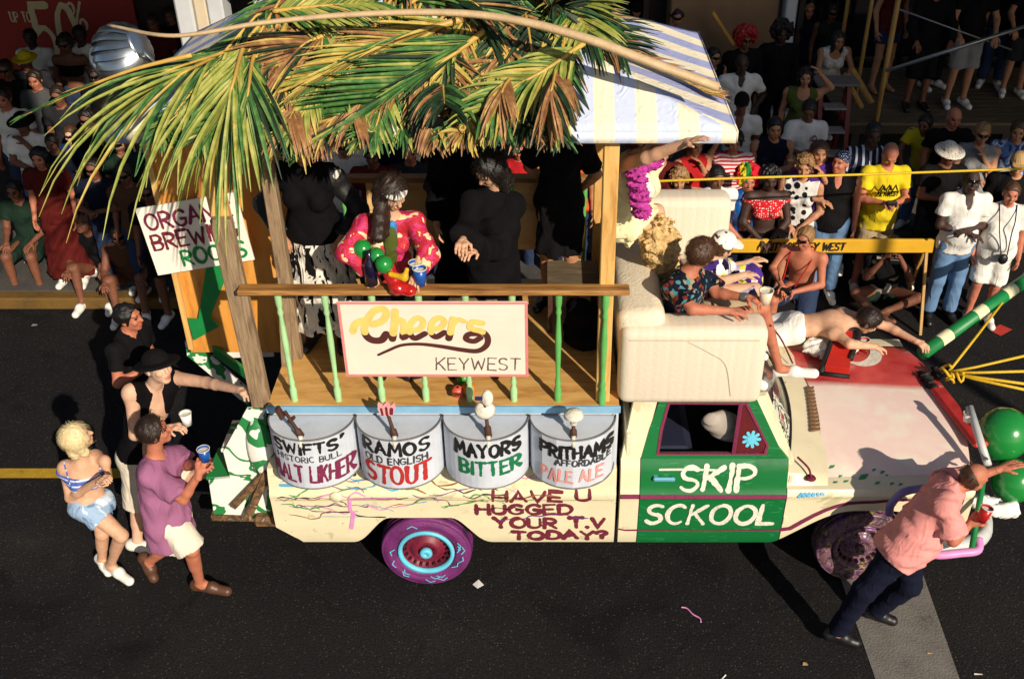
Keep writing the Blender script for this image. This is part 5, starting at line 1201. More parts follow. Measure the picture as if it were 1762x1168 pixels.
# board sign and arrow on the plywood end board
T4 = [aty(x, y, 6.86) for x, y in ((232, 360), (405, 331), (438, 447), (272, 474))]
o = MB().prism(T4[::-1], (0, .012, 0)).build('brew_sign', mat('card_white', C(238, 230, 216), .7, .04, 5)); tag(o, 'tilted white hand lettered sign on the plywood end board', 'sign')
ex = (T4[1] - T4[0]); ey = (T4[0] - T4[3]); og = T4[3]
def osf(u, v, w): return og.lerp(T4[2], u).lerp(T4[0].lerp(T4[1], u), v) + Vector((0, -.003 - w, 0))
for nm, txt, v0, h, m in (('upper', 'ORGANIC', .68, .23, plum), ('middle', 'BREWING', .38, .22, maroon), ('lower', 'ROCKS', .09, .22, gr)):
    mb = MB(); asp = ex.length / ey.length
    def of2(u, v, w): return osf(u / asp, v, w)
    write(mb, txt, of2, (.06 if nm != 'lower' else .3) * asp, v0, h, (.86 if nm != 'lower' else .64) * asp, .022, 0, .04, seed=9); mb.build('lettering', m, o)
ar = [aty(x, y, 6.93) for x, y in ((357, 446), (386, 446), (384, 490), (362, 545), (377, 562), (333, 586), (323, 548), (341, 549))]
o = MB().prism(ar[::-1], (0, .01, 0)).build('green_arrow', gr); tag(o, 'green painted arrow pointing down left under the white sign', 'arrow')
# small folded black card tucked at the middle of the eave
MB_ = MB().prism([aty(x, y, 5.74) for x, y in ((708, 236), (768, 240), (762, 205), (722, 200))][::-1], (0, .03, .0)).build('eave_lamp', mat('gloss_black', C(14, 14, 16), .12, coat=.6)); tag(MB_, 'glossy black panel tucked under the thatch at mid eave', 'lamp')
# ------------------------------------------------------------------ half barrels with tap handles
names4 = ['first half barrel with SWIFTS lettering, nearest the rear steps', 'half barrel lettered RAMOS with red STOUT and a pink tap topper', 'half barrel lettered MAYORS with green BITTER and a white tap topper', 'half barrel lettered PRITHAMS in faded red and black, nearest the cab']
texts = [[('SWIFTS\'', .12, .315, .085, .76, black, .011), ('HISTORIC BULL', .14, .24, .045, .72, mat('thin_black', C(60, 58, 64), .6), .0045), ('MALT LIKHER', .05, .06, .14, .91, plum, .0105)],
 [('RAMOS', .13, .30, .1, .73, black, .0135), ('OLD ENGLISH', .14, .22, .055, .7, MATS['thin_black'], .006), ('STOUT', .14, .045, .15, .72, mat('red_letters', C(170, 34, 32), .8), .0135)],
 [('MAYORS', .17, .285, .105, .72, black, .0135), ('BITTER', .22, .125, .115, .68, mat('green_letters', C(20, 112, 70), .5), .0135)],
 [('PRITHAMS', .13, .275, .095, .83, black, .0135), ('AFFORDABLE', .3, .205, .05, .64, MATS['thin_black'], .006), ('PALE ALE', .14, .06, .1, .7, mat('faded_red_letters', C(220, 150, 142), .6), .009)]]
wb = mat('stick_brown', C(70, 40, 26), .7, .3, 20)
for i in range(4):
    cx = -1.645 + .61 * i; z0, z1 = 1.27, 1.70; seg = 8 if i == 3 else 20
    rt_ = thing('half_barrel', names4[i], 'barrel', (cx, 5.84, z0), 'half barrels along the side of the float')
    mb = MB(); rx, ry = .302, .29
    pt = lambda t, z, o=0: Vector((cx - (rx + o) * math.cos(math.pi * t), 5.84 - (ry + o) * math.sin(math.pi * t), z))
    for k in range(seg):
        t0, t1 = k / seg, (k + 1) / seg
        mb.add([pt(t0, z0), pt(t1, z0), pt(t1, z1), pt(t0, z1)], [(0, 1, 2, 3)])
    mb.add([pt(k / seg, z1 - .004) for k in range(seg + 1)], [tuple(range(seg + 1))]); mb.add([pt(k / seg, z0 + .004) for k in range(seg + 1)], [tuple(range(seg, -1, -1))])
    mb.build('barrel_front', zinc, rt_)
    for z in (z0, z1): MB().tube([pt(k / 24, z) for k in range(25)], .006, 6).build('rim', mat('rim_grey', C(110, 104, 104), .5), rt_, True)
    def bsf(u, v, w, cx=cx, i=i):
        t = math.acos(max(-1, min(1, 1 - 2 * u / .6))) / math.pi
        if i == 3:
            k = min(7, max(0, int(t * 8))); f = t * 8 - k; p = pt_(k / 8, 0, cx).lerp(pt_((k + 1) / 8, 0, cx), f); nx = Vector((-math.cos(math.pi * (k + .5) / 8), -math.sin(math.pi * (k + .5) / 8), 0))
            return Vector((p.x, p.y, z0 + v)) + nx * (w + .003)
        return Vector((cx - (rx + w) * math.cos(math.pi * t), 5.84 - (ry + w) * math.sin(math.pi * t), z0 + v))
    pt_ = lambda t, z, cx: Vector((cx - rx * math.cos(math.pi * t), 5.84 - ry * math.sin(math.pi * t), z))
    for tx, u0, v0, h, wd, m, hw in texts[i]:
        mb = MB(); write(mb, tx, bsf, u0 * .6, v0, h, wd * .6, hw, .02, .04, seed=len(tx), sp=.24); mb.build('lettering', m, rt_)
    # tap handle
    hx = cx + (-.03, .0, .03, .0)[i]; lean = (-.09, -.04, -.02, 0)[i]; b0 = Vector((hx, 5.60, 1.70)); tp = Vector((hx + lean, 5.62, 2.0 if i == 2 else 1.9))
    th = MB().tube([b0, b0.lerp(tp, .25), b0.lerp(tp, .3), tp], [.026, .024, .013, .012], 8).build('tap_handle', wb, rt_, True)
    MB().tube([b0 + Vector((0, -.02, .02)), b0 + Vector((.0, -.055, -.05))], [.016, .012], 8).build('spout', wp, rt_, True)
    tm = [wb, mat('pink_topper', C(226, 160, 160), .6, .2, 14), wp, wp][i]; q = MB()
    if i == 0: q.beam(tp - Vector((.02, 0, .05)), tp + Vector((-.05, 0, .03)), .05, .03).beam(tp - Vector((-.01, 0, .09)), tp + Vector((.06, 0, -.05)), .03, .02)
    if i == 1: q.prism([tp + Vector(v) for v in ((-.035, -.012, -.03), (.035, -.012, -.03), (.06, -.012, .03), (.05, -.012, .075), (.025, -.012, .05), (0, -.012, .08), (-.025, -.012, .05), (-.055, -.012, .07), (-.06, -.012, .02))], (0, .025, 0))
    if i == 2: q.lathe(tp - Vector((0, 0, .09)), [(0, .03), (.05, .024), (.066, 0), (.05, -.024), (0, -.03)], 18, (0, -1, .5), sx=1.1).lathe(tp + Vector((.02, 0, .01)), [(0, .03), (.035, .025), (.045, 0), (.035, -.02), (0, -.03)], 16, (0, -1, .4), sx=.9, sy=1.3)
    if i == 3: q.lathe(tp - Vector((0, 0, .06)), [(.022, -.05), (.03, -.01), (.07, .02), (.062, .045), (.03, .06), (0, .064)], 18)
    q.build('topper', tm, th, i > 1)
    if i == 1:
        q = MB(); sf = plane_surf(tp + Vector((0, -.013, 0)), (1, 0, 0), (0, 0, 1)); ribbon(q, [(-.03, -.02), (-.035, .03)], .008, sf, .001); ribbon(q, [(.0, -.02), (.0, .04)], .008, sf, .002); ribbon(q, [(.03, -.01), (.035, .03)], .012, sf, .003); q.build('topper_mark', maroon, th)
    if i == 2: MB().box(tp + Vector((-.035, -.03, .03)), (.05, .02, .02)).build('topper_mark', mat('navy_paint', C(30, 40, 100), .5), th)
# ------------------------------------------------------------------ white and green steps hung on the tail
ws_ = pmat('white_green_daub', 'splotch', [C(232, 232, 222), C(232, 232, 222), C(232, 232, 222), C(36, 128, 66), C(232, 232, 222)], 3.2, .6, bump=.1)
stp = thing('rear_steps', 'white boarding steps daubed with green paint behind the pickup tail', 'steps', (-2.3, 6.4, .5))
near = [aty(x, y, 6.02) for x, y in ((456, 700), (424, 704), (384, 777), (396, 822), (359, 826), (368, 884), (466, 888))]
MB().prism(near, (0, .025, 0)).build('side_board', ws_, stp)
far = [aty(x, y, 7.15) for x, y in ((318, 588), (345, 598), (432, 676), (428, 700), (322, 612))]
MB().prism(far, (0, .03, 0)).build('side_board', ws_, stp)
MB().beam(aty(372, 607, 7.1), aty(470, 604, 7.1), .02, .1).build('cross_board', mat('white_board', C(226, 224, 214), .6), stp)
MB().beam(aty(368, 602, 7.0), aty(432, 648, 6.7), .03, .1).build('hand_board', gr, stp)
for px, py in ((372, 824), (398, 776)):
    p = aty(px, py, 6.04); MB().box((p.x + .05, 6.22, p.z), (.26, .36, .03), bev=.006).build('tread', gr if py > 800 else ws_, stp)
MB().lathe(aty(447, 770, 6.0), [(.0, .03), (.1, .028), (.13, .0), (.12, -.03)], 20, (0, -1, .1), sx=.75, sy=2.0).build('fender_shield', ws_, stp, True)
MB().beam(aty(466, 802, 5.99), aty(402, 868, 5.99), .08, .05).build('support', MATS['rusty_metal'], stp); MB().beam(aty(366, 884, 6.3), aty(472, 886, 6.3), .1, .06).build('support', MATS['rusty_metal'], stp)
# ------------------------------------------------------------------ sofa on the cab roof
sof = pmat('beige_stripe_fabric', 'stripes', [C(220, 206, 184), C(222, 209, 188), C(219, 204, 181), C(221, 207, 186)], 9, .69, 0, .15)
sofy = pmat('beige_fabric', 'splotch', [C(224, 212, 188), C(220, 206, 182)], 9, .69, bump=.35)
so = thing('sofa', 'beige upholstered sofa facing forward on the pickup cab roof', 'sofa', (1.0, 6.75, 1.77))
def cushion(name, c, size, m, b=.06, rot=None, puff=0):
    o = MB().box(c, size, rot).build(name, m, so, True); md = o.modifiers.new('b', 'BEVEL'); md.width = b; md.segments = 4; return o
cushion('armrest', (1.0, 5.985, 2.085), (1.0, .27, .63), sof, .07); cushion('armrest', (1.06, 7.47, 2.2), (.78, .25, .86), sof, .07)
cushion('backrest', (.665, 6.63, 2.13), (.33, 1.44, .74), sofy, .08, Matrix.Rotation(R(-5), 3, 'Y'))
cushion('base', (1.04, 6.73, 1.9), (.84, 1.22, .22), sofy, .03)
for y in (6.42, 7.04): cushion('seat_cushion', (1.12, y, 2.1), (.66, .6, .17), sofy, .06)
mb = MB(); ss = plane_surf((0, 5.849, 0), (1, 0, 0), (0, 0, 1)); ribbon(mb, [(.56, 2.32), (1.43, 2.32)], .003, ss, .001)
ribbon(mb, [tuple(p[:2]) for p in catmull([(.95, 2.31, 0), (1.1, 2.22, 0), (1.22, 2.12, 0), (1.28, 1.86, 0)], 6)], .0025, ss, .002); mb.build('seam', mat('seam_grey', C(170, 158, 140), .9), so)
# ------------------------------------------------------------------ people
CL = {'white': (226, 222, 214), 'offwhite': (214, 204, 186), 'black': (18, 17, 19), 'charcoal': (38, 38, 42), 'navy': (19, 22, 40), 'jeans': (98, 128, 164), 'denim': (44, 56, 82), 'khaki': (160, 140, 112), 'grey': (130, 130, 130),
 'yellow': (214, 190, 36), 'red': (168, 30, 34), 'darkred': (84, 24, 21), 'pink': (222, 146, 140), 'mauve': (150, 96, 128), 'olive': (78, 88, 38), 'green': (26, 44, 34), 'blue': (26, 40, 78), 'orange': (196, 84, 40), 'tan': (180, 146, 100), 'brown': (86, 56, 40), 'cream': (232, 224, 178), 'skyblue': (120, 150, 196), 'purple': (74, 40, 110), 'dgrey': (70, 72, 74)}
def cl(k):
    if 'cloth_' + k in MATS: return MATS['cloth_' + k]
    m = mat('cloth_' + k, C(*CL[k]), .88, .1, 6); nt = m.node_tree; folds(nt, nt.nodes['Principled BSDF'], _coords(nt)); return m
def leather(k): return mat('leather_' + k, C(*CL[k]), .45, .12, 10)
acid = pmat('washed_denim', 'splotch', [C(110, 140, 176), C(150, 176, 204), C(196, 210, 224)], 7, .9)
bwsk = pmat('black_white_streaks', 'splotch', [C(16, 15, 17), C(206, 200, 186), C(222, 216, 204), C(214, 208, 196), C(16, 15, 17)], 9, .8, stretch=(1.7, 1.7, .35))
bwbl = pmat('black_white_blouse', 'splotch', [C(14, 13, 15), C(14, 13, 15), C(14, 13, 15), C(14, 13, 15), C(200, 196, 186)], 7, .6)
rfl = pmat('red_floral', 'splotch', [C(226, 206, 168), C(190, 36, 52), C(176, 28, 44), C(196, 44, 110), C(180, 30, 40), C(228, 196, 150)], 9, .7)
haw = pmat('dark_floral', 'cells', [C(16, 22, 40), C(14, 18, 34), C(20, 30, 50), C(70, 130, 140), C(16, 20, 36), C(120, 50, 36), C(22, 26, 44), C(14, 18, 30), C(150, 136, 104), C(18, 22, 40)], 36, .8)
purp = pmat('purple_yellow_print', 'cells', [C(70, 40, 130), C(216, 206, 90), C(220, 216, 214), C(60, 40, 110), C(190, 180, 200), C(20, 20, 40)], 14, .8)
stripeb = pmat('blue_white_bands', 'stripes', [C(70, 96, 170), C(90, 116, 186), C(214, 214, 220), C(80, 100, 176)], 24, .8, 2)
striper = pmat('red_white_bands', 'stripes', [C(186, 40, 48), C(220, 206, 204)], 26, .8, 2)
stripen = pmat('navy_white_slashes', 'stripes', [C(24, 30, 60), C(20, 26, 50), C(190, 196, 206)], 14, .8, 0)
dotsw = pmat('white_black_dots', 'dots', [C(206, 202, 196), C(20, 20, 24)], 11, .8, thr=.4); dotsr = pmat('red_white_dots', 'dots', [C(190, 30, 38), C(226, 214, 206)], 42, .8, thr=.3)
eyelet = pmat('white_eyelet', 'dots', [C(220, 216, 206), C(80, 76, 72)], 50, .8, thr=.26); tied = pmat('blue_tie_dye', 'splotch', [C(40, 60, 110), C(90, 120, 170), C(180, 190, 206), C(50, 76, 130)], 8, .8)
satin = mat('blue_satin', C(20, 80, 150), .3, .2, 8, .2, 30); sheen = mat('black_satin', C(12, 11, 14), .9, .3, 7, .4, 30)
rainbow = pmat('rainbow_wig', 'stripes', [C(196, 30, 44), C(190, 30, 50), C(196, 36, 36), C(200, 40, 30), C(210, 190, 40), C(36, 120, 50)], 3.2, .9, 0)
hatp = pmat('white_red_print', 'dots', [C(214, 206, 190), C(150, 60, 60)], 40, .8, thr=.24); bandp = pmat('navy_paisley', 'dots', [C(24, 34, 60), C(190, 196, 206)], 60, .8, thr=.25)
sneak = mat('white_sneaker', C(232, 228, 218), .5, .06, 14, .1); shirtb = pmat('black_tee_print', 'splotch', [C(16, 16, 18), C(16, 16, 18), C(16, 16, 18), C(16, 16, 18), C(150, 140, 130)], 5, .9)
def pj(d):
    out = {}
    for k, v in d.items():
        if k == 'look' or k[0] in 'cdn' and len(k) == 2 and k[1] in 'LR': out[k] = v
        else: out[k] = tuple(aty(*v)) if len(v) == 3 else tuple(atz(v[0], v[1], v[3]))
    return out
def put_cord(root, pts, m, nm='necklace', r=.004): MB().tube(catmull(pts, 6), r, 6).build(nm, m, root, True)
NEAR = dict(vox=.0115, hv=.0062, gv=.0055)
def band(name, m, sdf, h=.009, wr=.0):
    def ex(root, g, fr): V, F_ = sdf(g, fr).mesh(h, wr=wr, wf=60); mesh_obj(name, V, F_, m, root, True)
    return ex
# -- the four walkers behind the float
def ex1(root, g, f):
    put_cord(root, [g['nk'] + f['rt'] * .05, g['nk'] + f['fw'] * .1 - f['up'] * .12, g['nk'] - f['rt'] * .05 + f['fw'] * .02], mat('gold_bead', C(200, 160, 60), .3, metal=.6))
    for sg in (-1, 1): put_cord(root, [g['nk'] + f['rt'] * .1 * sg + f['fw'] * .12 - f['up'] * .14, g['nk'] + f['rt'] * .12 * sg + f['up'] * .015 - f['fw'] * .01, g['nk'] + f['rt'] * .1 * sg - f['fw'] * .11 - f['up'] * .15], stripeb, 'strap', .005)
person(pj(dict(pel=(157, 866, 5.9), nk=(141, 792, 5.9), hd=(133, 751, 5.88), sR=(113, 802, 5.9), sL=(163, 784, 5.98), eR=(121, 856, 5.84), wR=(170, 826, 5.70), eL=(180, 792, 5.9), wL=(184, 808, 5.88), hR=(152, 872, 5.84), hL=(166, 866, 6.0), kR=(209, 921, 5.78), kL=(176, 918, 5.95), aR=(190, 972, 0, .1), aL=(176, 962, 0, .1), tR=(221, 998, 0, .04), tL=(186, 982, 0, .04), look=(.86, .42, .22), cR=1.0, cL=1.0)),
 'blonde woman in a striped bandeau top, pale denim shorts and white sneakers', 'fair', ('bob', 'blond'), ('bandeau', stripeb, dict(lo=.27, hi=.40)), ('shorts', acid, dict(len=.42, flare=.03, waist=.09)), ('low', sneak), sex='f', s=.93, extras=ex1, seed=3, **NEAR)
def ex2(root, g, f):
    put_cord(root, [g['nk'] + f['rt'] * .05, g['nk'] + f['fw'] * .15 - f['up'] * .16, g['nk'] - f['rt'] * .05], mat('red_bead', C(170, 40, 50), .3), 'beads', .006)
    put_cord(root, [g['nk'] + f['rt'] * .06, g['nk'] + f['fw'] * .17 - f['up'] * .3, g['nk'] - f['rt'] * .06], mat('pink_bead', C(220, 160, 160), .3), 'beads', .005)
person(pj(dict(pel=(290, 890, 5.74), nk=(266, 785, 5.74), hd=(266, 742, 5.74), sR=(258, 812, 5.62), sL=(300, 780, 5.92), eR=(315, 858, 5.55), wR=(342, 815, 5.56), eL=(322, 800, 5.85), wL=(340, 800, 5.68), hR=(292, 898, 5.68), hL=(305, 888, 5.84), kR=(330, 945, 5.62), kL=(290, 938, 5.85), aR=(344, 1003, 0, .1), aL=(256, 966, 0, .17), tR=(388, 1016, 0, .04), tL=(264, 992, 0, .04), look=(.93, .3, .18), cR=1.05, cL=1.0, dR=(.25, .3, .92), dL=(.7, -.5, .5))),
 'man in a mauve shirt and brown loafers carrying a blue cup', 'red', ('short', 'dark'), ('tee', cl('mauve'), dict(e=.02, hem=-.19, loose=.026, flare=.015, sleeve=.88, flare2=.022, wr=.013)), ('shorts', cl('offwhite'), dict(len=.98, flare=.035)), ('low', leather('brown')), s=1.0, extras=ex2, seed=5, **NEAR)
def ex3(root, g, f):
    put_cord(root, [g['nk'] + f['rt'] * .05, g['nk'] + f['fw'] * .15 - f['up'] * .25, g['nk'] - f['rt'] * .05], mat('silver_chain', C(170, 164, 150), .3, metal=.8))
    S = SDF(); S.ell(g['pel'] + f['up'] * .09, (.165, .13, .03), np.stack([f['rt'], f['fw'], f['up']])); V, F_ = S.mesh(.009); mesh_obj('belt', V, F_, leather('black'), root, True)
person(pj(dict(pel=(240, 780, 6.4), nk=(262, 668, 6.35), hd=(272, 632, 6.3), sR=(226, 672, 6.2), sL=(300, 650, 6.45), eR=(232, 748, 6.16), wR=(290, 736, 6.1), eL=(356, 658, 6.3), wL=(412, 671, 6.02), hR=(234, 790, 6.36), hL=(254, 786, 6.5), kR=(238, 868, 6.32), kL=(322, 822, 6.45), aR=(236, 932, 0, .1), aL=(362, 812, 6.35), tR=(262, 948, 0, .04), tL=(380, 822, 6.25), look=(.72, -.5, .25), cR=.9, cL=1.2)),
 'shirtless man in black vest and black brimmed hat gripping the float post', 'pale', ('short', 'grey'), ('vest', sheen, dict(hem=.03, e=.01, loose=.004)), ('shorts', cl('offwhite'), dict(len=1.0, flare=.03)), ('low', sneak), hat=('brim', cl('black')), fat=1.04, s=1.06, extras=ex3, seed=6, **NEAR)
J, s = posed('stand', tuple(atz(221, 544, 1.66)[:2]), 1.78, 75, over=dict(eR=(-.28, .02, 1.16), wR=(-.12, .2, 1.24), hd=(0, .05, 1.62)), head=(10, 2))
person(J, 'dark haired man in a black tee walking behind the man with the hat', 'red', ('short', 'black'), ('tee', cl('black')), ('pants', cl('navy')), ('low', leather('black')), s=s, seed=7, vox=.013, hv=.007)
# -- the man in pink pushing at the front corner
def ex5(root, g, f):
    S = SDF(); c = g['nk'] + f['up'] * .0; S.ell(c, (.085, .085, .04), np.stack([f['rt'], f['fw'], nrm(g['hd'] - g['nk'])])); V, F_ = S.mesh(.008); mesh_obj('collar', V, F_, cl('pink'), root, True)
person(pj(dict(pel=(1545, 945, 5.32), nk=(1642, 838, 5.42), hd=(1674, 822, 5.42), sR=(1628, 866, 5.26), sL=(1618, 822, 5.6), eR=(1640, 930, 5.16), wR=(1668, 902, 5.2), eL=(1672, 822, 5.72), wL=(1722, 806, 5.72), hR=(1540, 958, 5.26), hL=(1560, 944, 5.42), kR=(1487, 1016, 5.22), kL=(1566, 1004, 5.38), aR=(1438, 1088, 0, .11), aL=(1504, 1050, 0, .1), tR=(1470, 1104, 0, .04), tL=(1533, 1066, 0, .04), look=(.88, .3, -.38), cR=1.0, cL=.25, dL=(.9, .1, .35))),
 'balding man in a pink shirt and dark jeans bending forward by the front bumper', 'red', ('bald', 'brown'), ('polo', cl('pink'), dict(hem=-.06, loose=.03, sleeve=.8, flare2=.02, wr=.016, wf=26)), ('pants', cl('navy')), ('low', leather('black')), fat=1.08, s=1.03, extras=ex5, seed=8, **NEAR)
# -- people on the booth deck
J, s = posed('hips', tuple(atz(566, 592, DZ)[:2]), 1.72, -4, z0=DZ, head=(15, -10), over=dict(eR=(-.36, -.02, 1.16), wR=(-.22, .1, .98), eL=(.34, -.02, 1.14), wL=(.24, .14, 1.0)))
def exd1(root, g, f):
    S = SDF(); S.ell(g['pel'] + f['up'] * .1, (.15, .12, .05), np.stack([f['rt'], f['fw'], f['up']])); V, F_ = S.mesh(.012); mesh_obj('sash', V, F_, cl('black'), root, True)
person(J, 'person in a black blouse and long streaked skirt behind the rail', 'tan', ('long', 'black'), [('long', bwbl, dict(hem=.05, loose=.02)), ('tank', sheen, dict(hem=-.02, e=.03))], ('skirt', bwsk, dict(len=.72, r=.32, wr=.024)), ('low', leather('black')), sex='f', s=s, extras=exd1, seed=9, vox=.013, hv=.007)
J = pj(dict(pel=(668, 455, 6.3), nk=(672, 372, 6.2), hd=(675, 331, 6.12), sR=(630, 384, 6.15), sL=(712, 378, 6.2), eR=(596, 432, 6.0), wR=(634, 470, 5.92), eL=(738, 436, 6.02), wL=(722, 466, 5.9), hR=(650, 470, 6.3), hL=(688, 470, 6.3), kR=(652, 560, 6.3), kL=(690, 560, 6.3), aR=(655, 0, 0, 0), aL=(0, 0, 0, 0), tR=(0, 0, 0, 0), tL=(0, 0, 0, 0), look=(.5, -.62, -.42), cR=.8, cL=.8))
pz = Vector(J['pel'])
for q, x in (('R', -.1), ('L', .1)): J['h' + q] = tuple(pz + Vector((x, 0, -.03))); J['k' + q] = tuple(Vector((pz.x + x, 6.28, DZ + .46))); J['a' + q] = tuple(Vector((pz.x + x, 6.32, DZ + .09))); J['t' + q] = tuple(Vector((pz.x + x, 6.15, DZ + .04)))
def exd2(root, g, f):
    S = SDF(); P = f['P']; S.ell(P(0, -.012, .045), (.093, .114, .036), np.stack([f['hr'], f['hfw'], f['hu']])); V, F_ = S.mesh(.007); mesh_obj('headband', V, F_, cl('white'), root, True)
    S = SDF(); S.cone(g['nk'] + f['fw'] * .08 - f['up'] * .02, g['nk'] + f['fw'] * .11 - f['up'] * .14, .045, .04, flat=(f['fw'], 1.6)); V, F_ = S.mesh(.008, wr=.006, wf=70); mesh_obj('scarf', V, F_, mat('blue_scarf', C(40, 120, 180), .7, .4, 20), root, True)
    S = SDF(); S.ell(g['pel'] + f['up'] * .26 + f['fw'] * .135, (.05, .03, .2), np.stack([f['rt'], f['fw'], f['up']])); V, F_ = S.mesh(.008); mesh_obj('shirt_front', V, F_, cl('olive'), root, True)
    S = SDF(); S.cone(P(.07, -.02, .0), np.array(aty(651, 408, 6.0)), .05, .04, .03); S.cone(P(.05, -.05, .02), np.array(aty(660, 400, 6.08)), .06, .045, .03); V, F_ = S.mesh(.007, wr=.006, wf=80); mesh_obj('hair', V, F_, hair_mat('dark'), root, True)
person(J, 'long haired woman in a red floral jacket and white headband leaning on the rail', 'fair', ('long', 'dark', .36), [('long', rfl, dict(hem=-.06, e=.012, loose=.006, wr=.007))], ('pants', cl('black')), ('low', leather('black')), sex='f', s=.98, extras=exd2, seed=10, vox=.0115, hv=.0062, gv=.0055)
J, s = posed('stand', (aty(800, 235, 6.95).x, 6.95), 1.74, 10, z0=DZ)
person(J, 'tall person draped head to foot in a black veil and robe behind the rail', 'fair', ('long', 'black', .5), ('robe', sheen, dict(to=tuple(Vector(J['pel']) - Vector((0, 0, .78))), r=.3)), None, ('low', leather('black')), sex='f', s=s, seed=11)
J = pj(dict(pel=(850, 455, 6.5), nk=(852, 330, 6.45), hd=(842, 292, 6.3), sR=(815, 345, 6.3), sL=(884, 350, 6.6), eR=(802, 395, 6.2), wR=(796, 414, 6.0), eL=(858, 428, 6.32), wL=(815, 432, 6.02), hR=(838, 465, 6.5), hL=(862, 465, 6.5), kR=(838, 540, 6.5), kL=(862, 540, 6.5), aR=(0, 0, 0, 0), aL=(0, 0, 0, 0), tR=(0, 0, 0, 0), tL=(0, 0, 0, 0), look=(-.6, -.55, -.58), cR=1.0, cL=.8))
pz = Vector(J['pel'])
for q, x in (('R', -.1), ('L', .1)): J['a' + q] = tuple(Vector((pz.x + x, 6.52, DZ + .09))); J['t' + q] = tuple(Vector((pz.x + x, 6.38, DZ + .04))); J['k' + q] = tuple(Vector((pz.x + x, 6.48, DZ + .45)))
person(J, 'black haired person in a loose black robe looking down at something in both hands', 'fair', ('long', 'black', .3), ('robe', sheen, dict(to=(pz.x, 6.5, DZ + .06), r=.25, cuff=.1)), None, ('low', leather('black')), sex='f', s=1.0, seed=12, vox=.013, hv=.0065, gv=.0055)
J, s = posed('back', (aty(962, 250, 7.15).x, 7.15), 1.72, -15, z0=DZ)
person(J, 'person in a short black dress standing at the right end of the deck', 'tan', ('long', 'black'), ('blouse', cl('black'), dict(hem=-.05)), ('skirt', cl('black'), dict(len=.42, r=.2)), ('low', leather('black')), sex='f', s=s, seed=13)
# -- sofa party
def exs1(root, g, f):
    S = SDF()
    a, b = np.array(aty(1094, 286, 6.1)), np.array(aty(1104, 366, 6.2)); S.cone(a, b, .05, .042); S.cone(a, np.array(aty(1128, 276, 6.4)), .04, .04); V, F_ = S.mesh(.008, wr=.03, wf=130); mesh_obj('feather_boa', V, F_, mat('magenta_feather', C(176, 62, 146), .9, .3, 40), root, True)
    S = SDF(); S.cone(np.array(aty(1133, 408, 6.5)), np.array(aty(1140, 476, 6.62)), .135, .085); V, F_ = S.mesh(.012, wr=.03, wf=80); mesh_obj('fuzzy_legwarmer', V, F_, mat('tan_fur', C(206, 172, 118), .95, .35, 45, .5, 60), root, True)
person(pj(dict(pel=(1080, 372, 6.58), nk=(1090, 274, 6.4), hd=(1100, 238, 6.42), sR=(1054, 288, 6.24), sL=(1130, 270, 6.56), eR=(1112, 272, 5.84), wR=(1180, 246, 5.7), eL=(1136, 252, 6.3), wL=(1164, 232, 6.05), hR=(1072, 382, 6.52), hL=(1090, 370, 6.7), kR=(1122, 392, 6.5), kL=(1130, 364, 6.7), aR=(1140, 470, 6.6), aL=(1168, 460, 6.9), tR=(1170, 486, 6.6), tL=(1196, 474, 6.9), look=(.85, .1, -.1), cR=.3, cL=.4)),
 'woman in white top, pink feather boa and pale yellow skirt perched on the sofa back', 'fair', ('short', 'auburn'), [('tank', cl('white'), dict(hem=-.02, loose=.012)), ('vest', cl('cream'), dict(hem=-.04, e=.024, loose=.014))], ('skirt', cl('cream'), dict(hem=tuple(aty(1106, 392, 6.55)), r=.17, e=.02, waist=.12)), ('low', sneak), sex='f', s=1.0, extras=exs1, seed=14, **NEAR)
def exs2(root, g, f):
    S = SDF(); S.cone(g['wL'] * .9 + g['eL'] * .1, g['wL'] * .97 + g['eL'] * .03, .034, .034); V, F_ = S.mesh(.006); mesh_obj('watch', V, F_, steel, root, True)
person(pj(dict(pel=(1166, 552, 6.28), nk=(1182, 470, 6.2), hd=(1207, 436, 6.2), sR=(1160, 496, 6.06), sL=(1214, 478, 6.4), eR=(1192, 532, 5.92), wR=(1252, 535, 5.96), eL=(1232, 504, 6.3), wL=(1284, 512, 6.16), hR=(1185, 556, 6.22), hL=(1195, 542, 6.4), kR=(1284, 540, 6.2), kL=(1312, 528, 6.6), aR=(1290, 650, 6.25), aL=(1340, 634, 6.86), tR=(1310, 662, 6.25), tL=(1398, 642, 6.82), look=(.82, .48, -.05), cR=.5, cL=1.1)),
 'brown haired man in a dark floral shirt resting his arm on the sofa armrest', 'red', ('short', 'brown'), ('tee', haw, dict(hem=-.08, loose=.03, flare2=.02, sleeve=.75)), ('shorts', cl('khaki'), dict(len=.8)), ('low', sneak), s=1.0, extras=exs2, seed=15, **NEAR)
person(pj(dict(pel=(1222, 506, 6.7), nk=(1222, 446, 6.66), hd=(1242, 424, 6.66), sR=(1204, 468, 6.5), sL=(1246, 456, 6.88), eR=(1238, 486, 6.5), wR=(1278, 474, 6.62), eL=(1262, 462, 6.95), wL=(1288, 452, 6.98), hR=(1232, 508, 6.62), hL=(1240, 496, 6.8), kR=(1298, 498, 6.68), kL=(1298, 468, 7.0), aR=(1290, 600, 6.8), aL=(1308, 585, 7.1), tR=(1312, 612, 6.8), tL=(1330, 600, 7.1), look=(.75, .4, -.3))),
 'person in a white cap and purple and yellow print shorts slouching on the sofa', 'fair', ('short', 'brown'), ('tee', purp, dict(hem=-.06)), ('shorts', purp, dict(len=.95, flare=.04)), ('low', sneak), hat=('cap', cl('white')), s=.96, seed=16, vox=.013, hv=.0068, gv=.006)
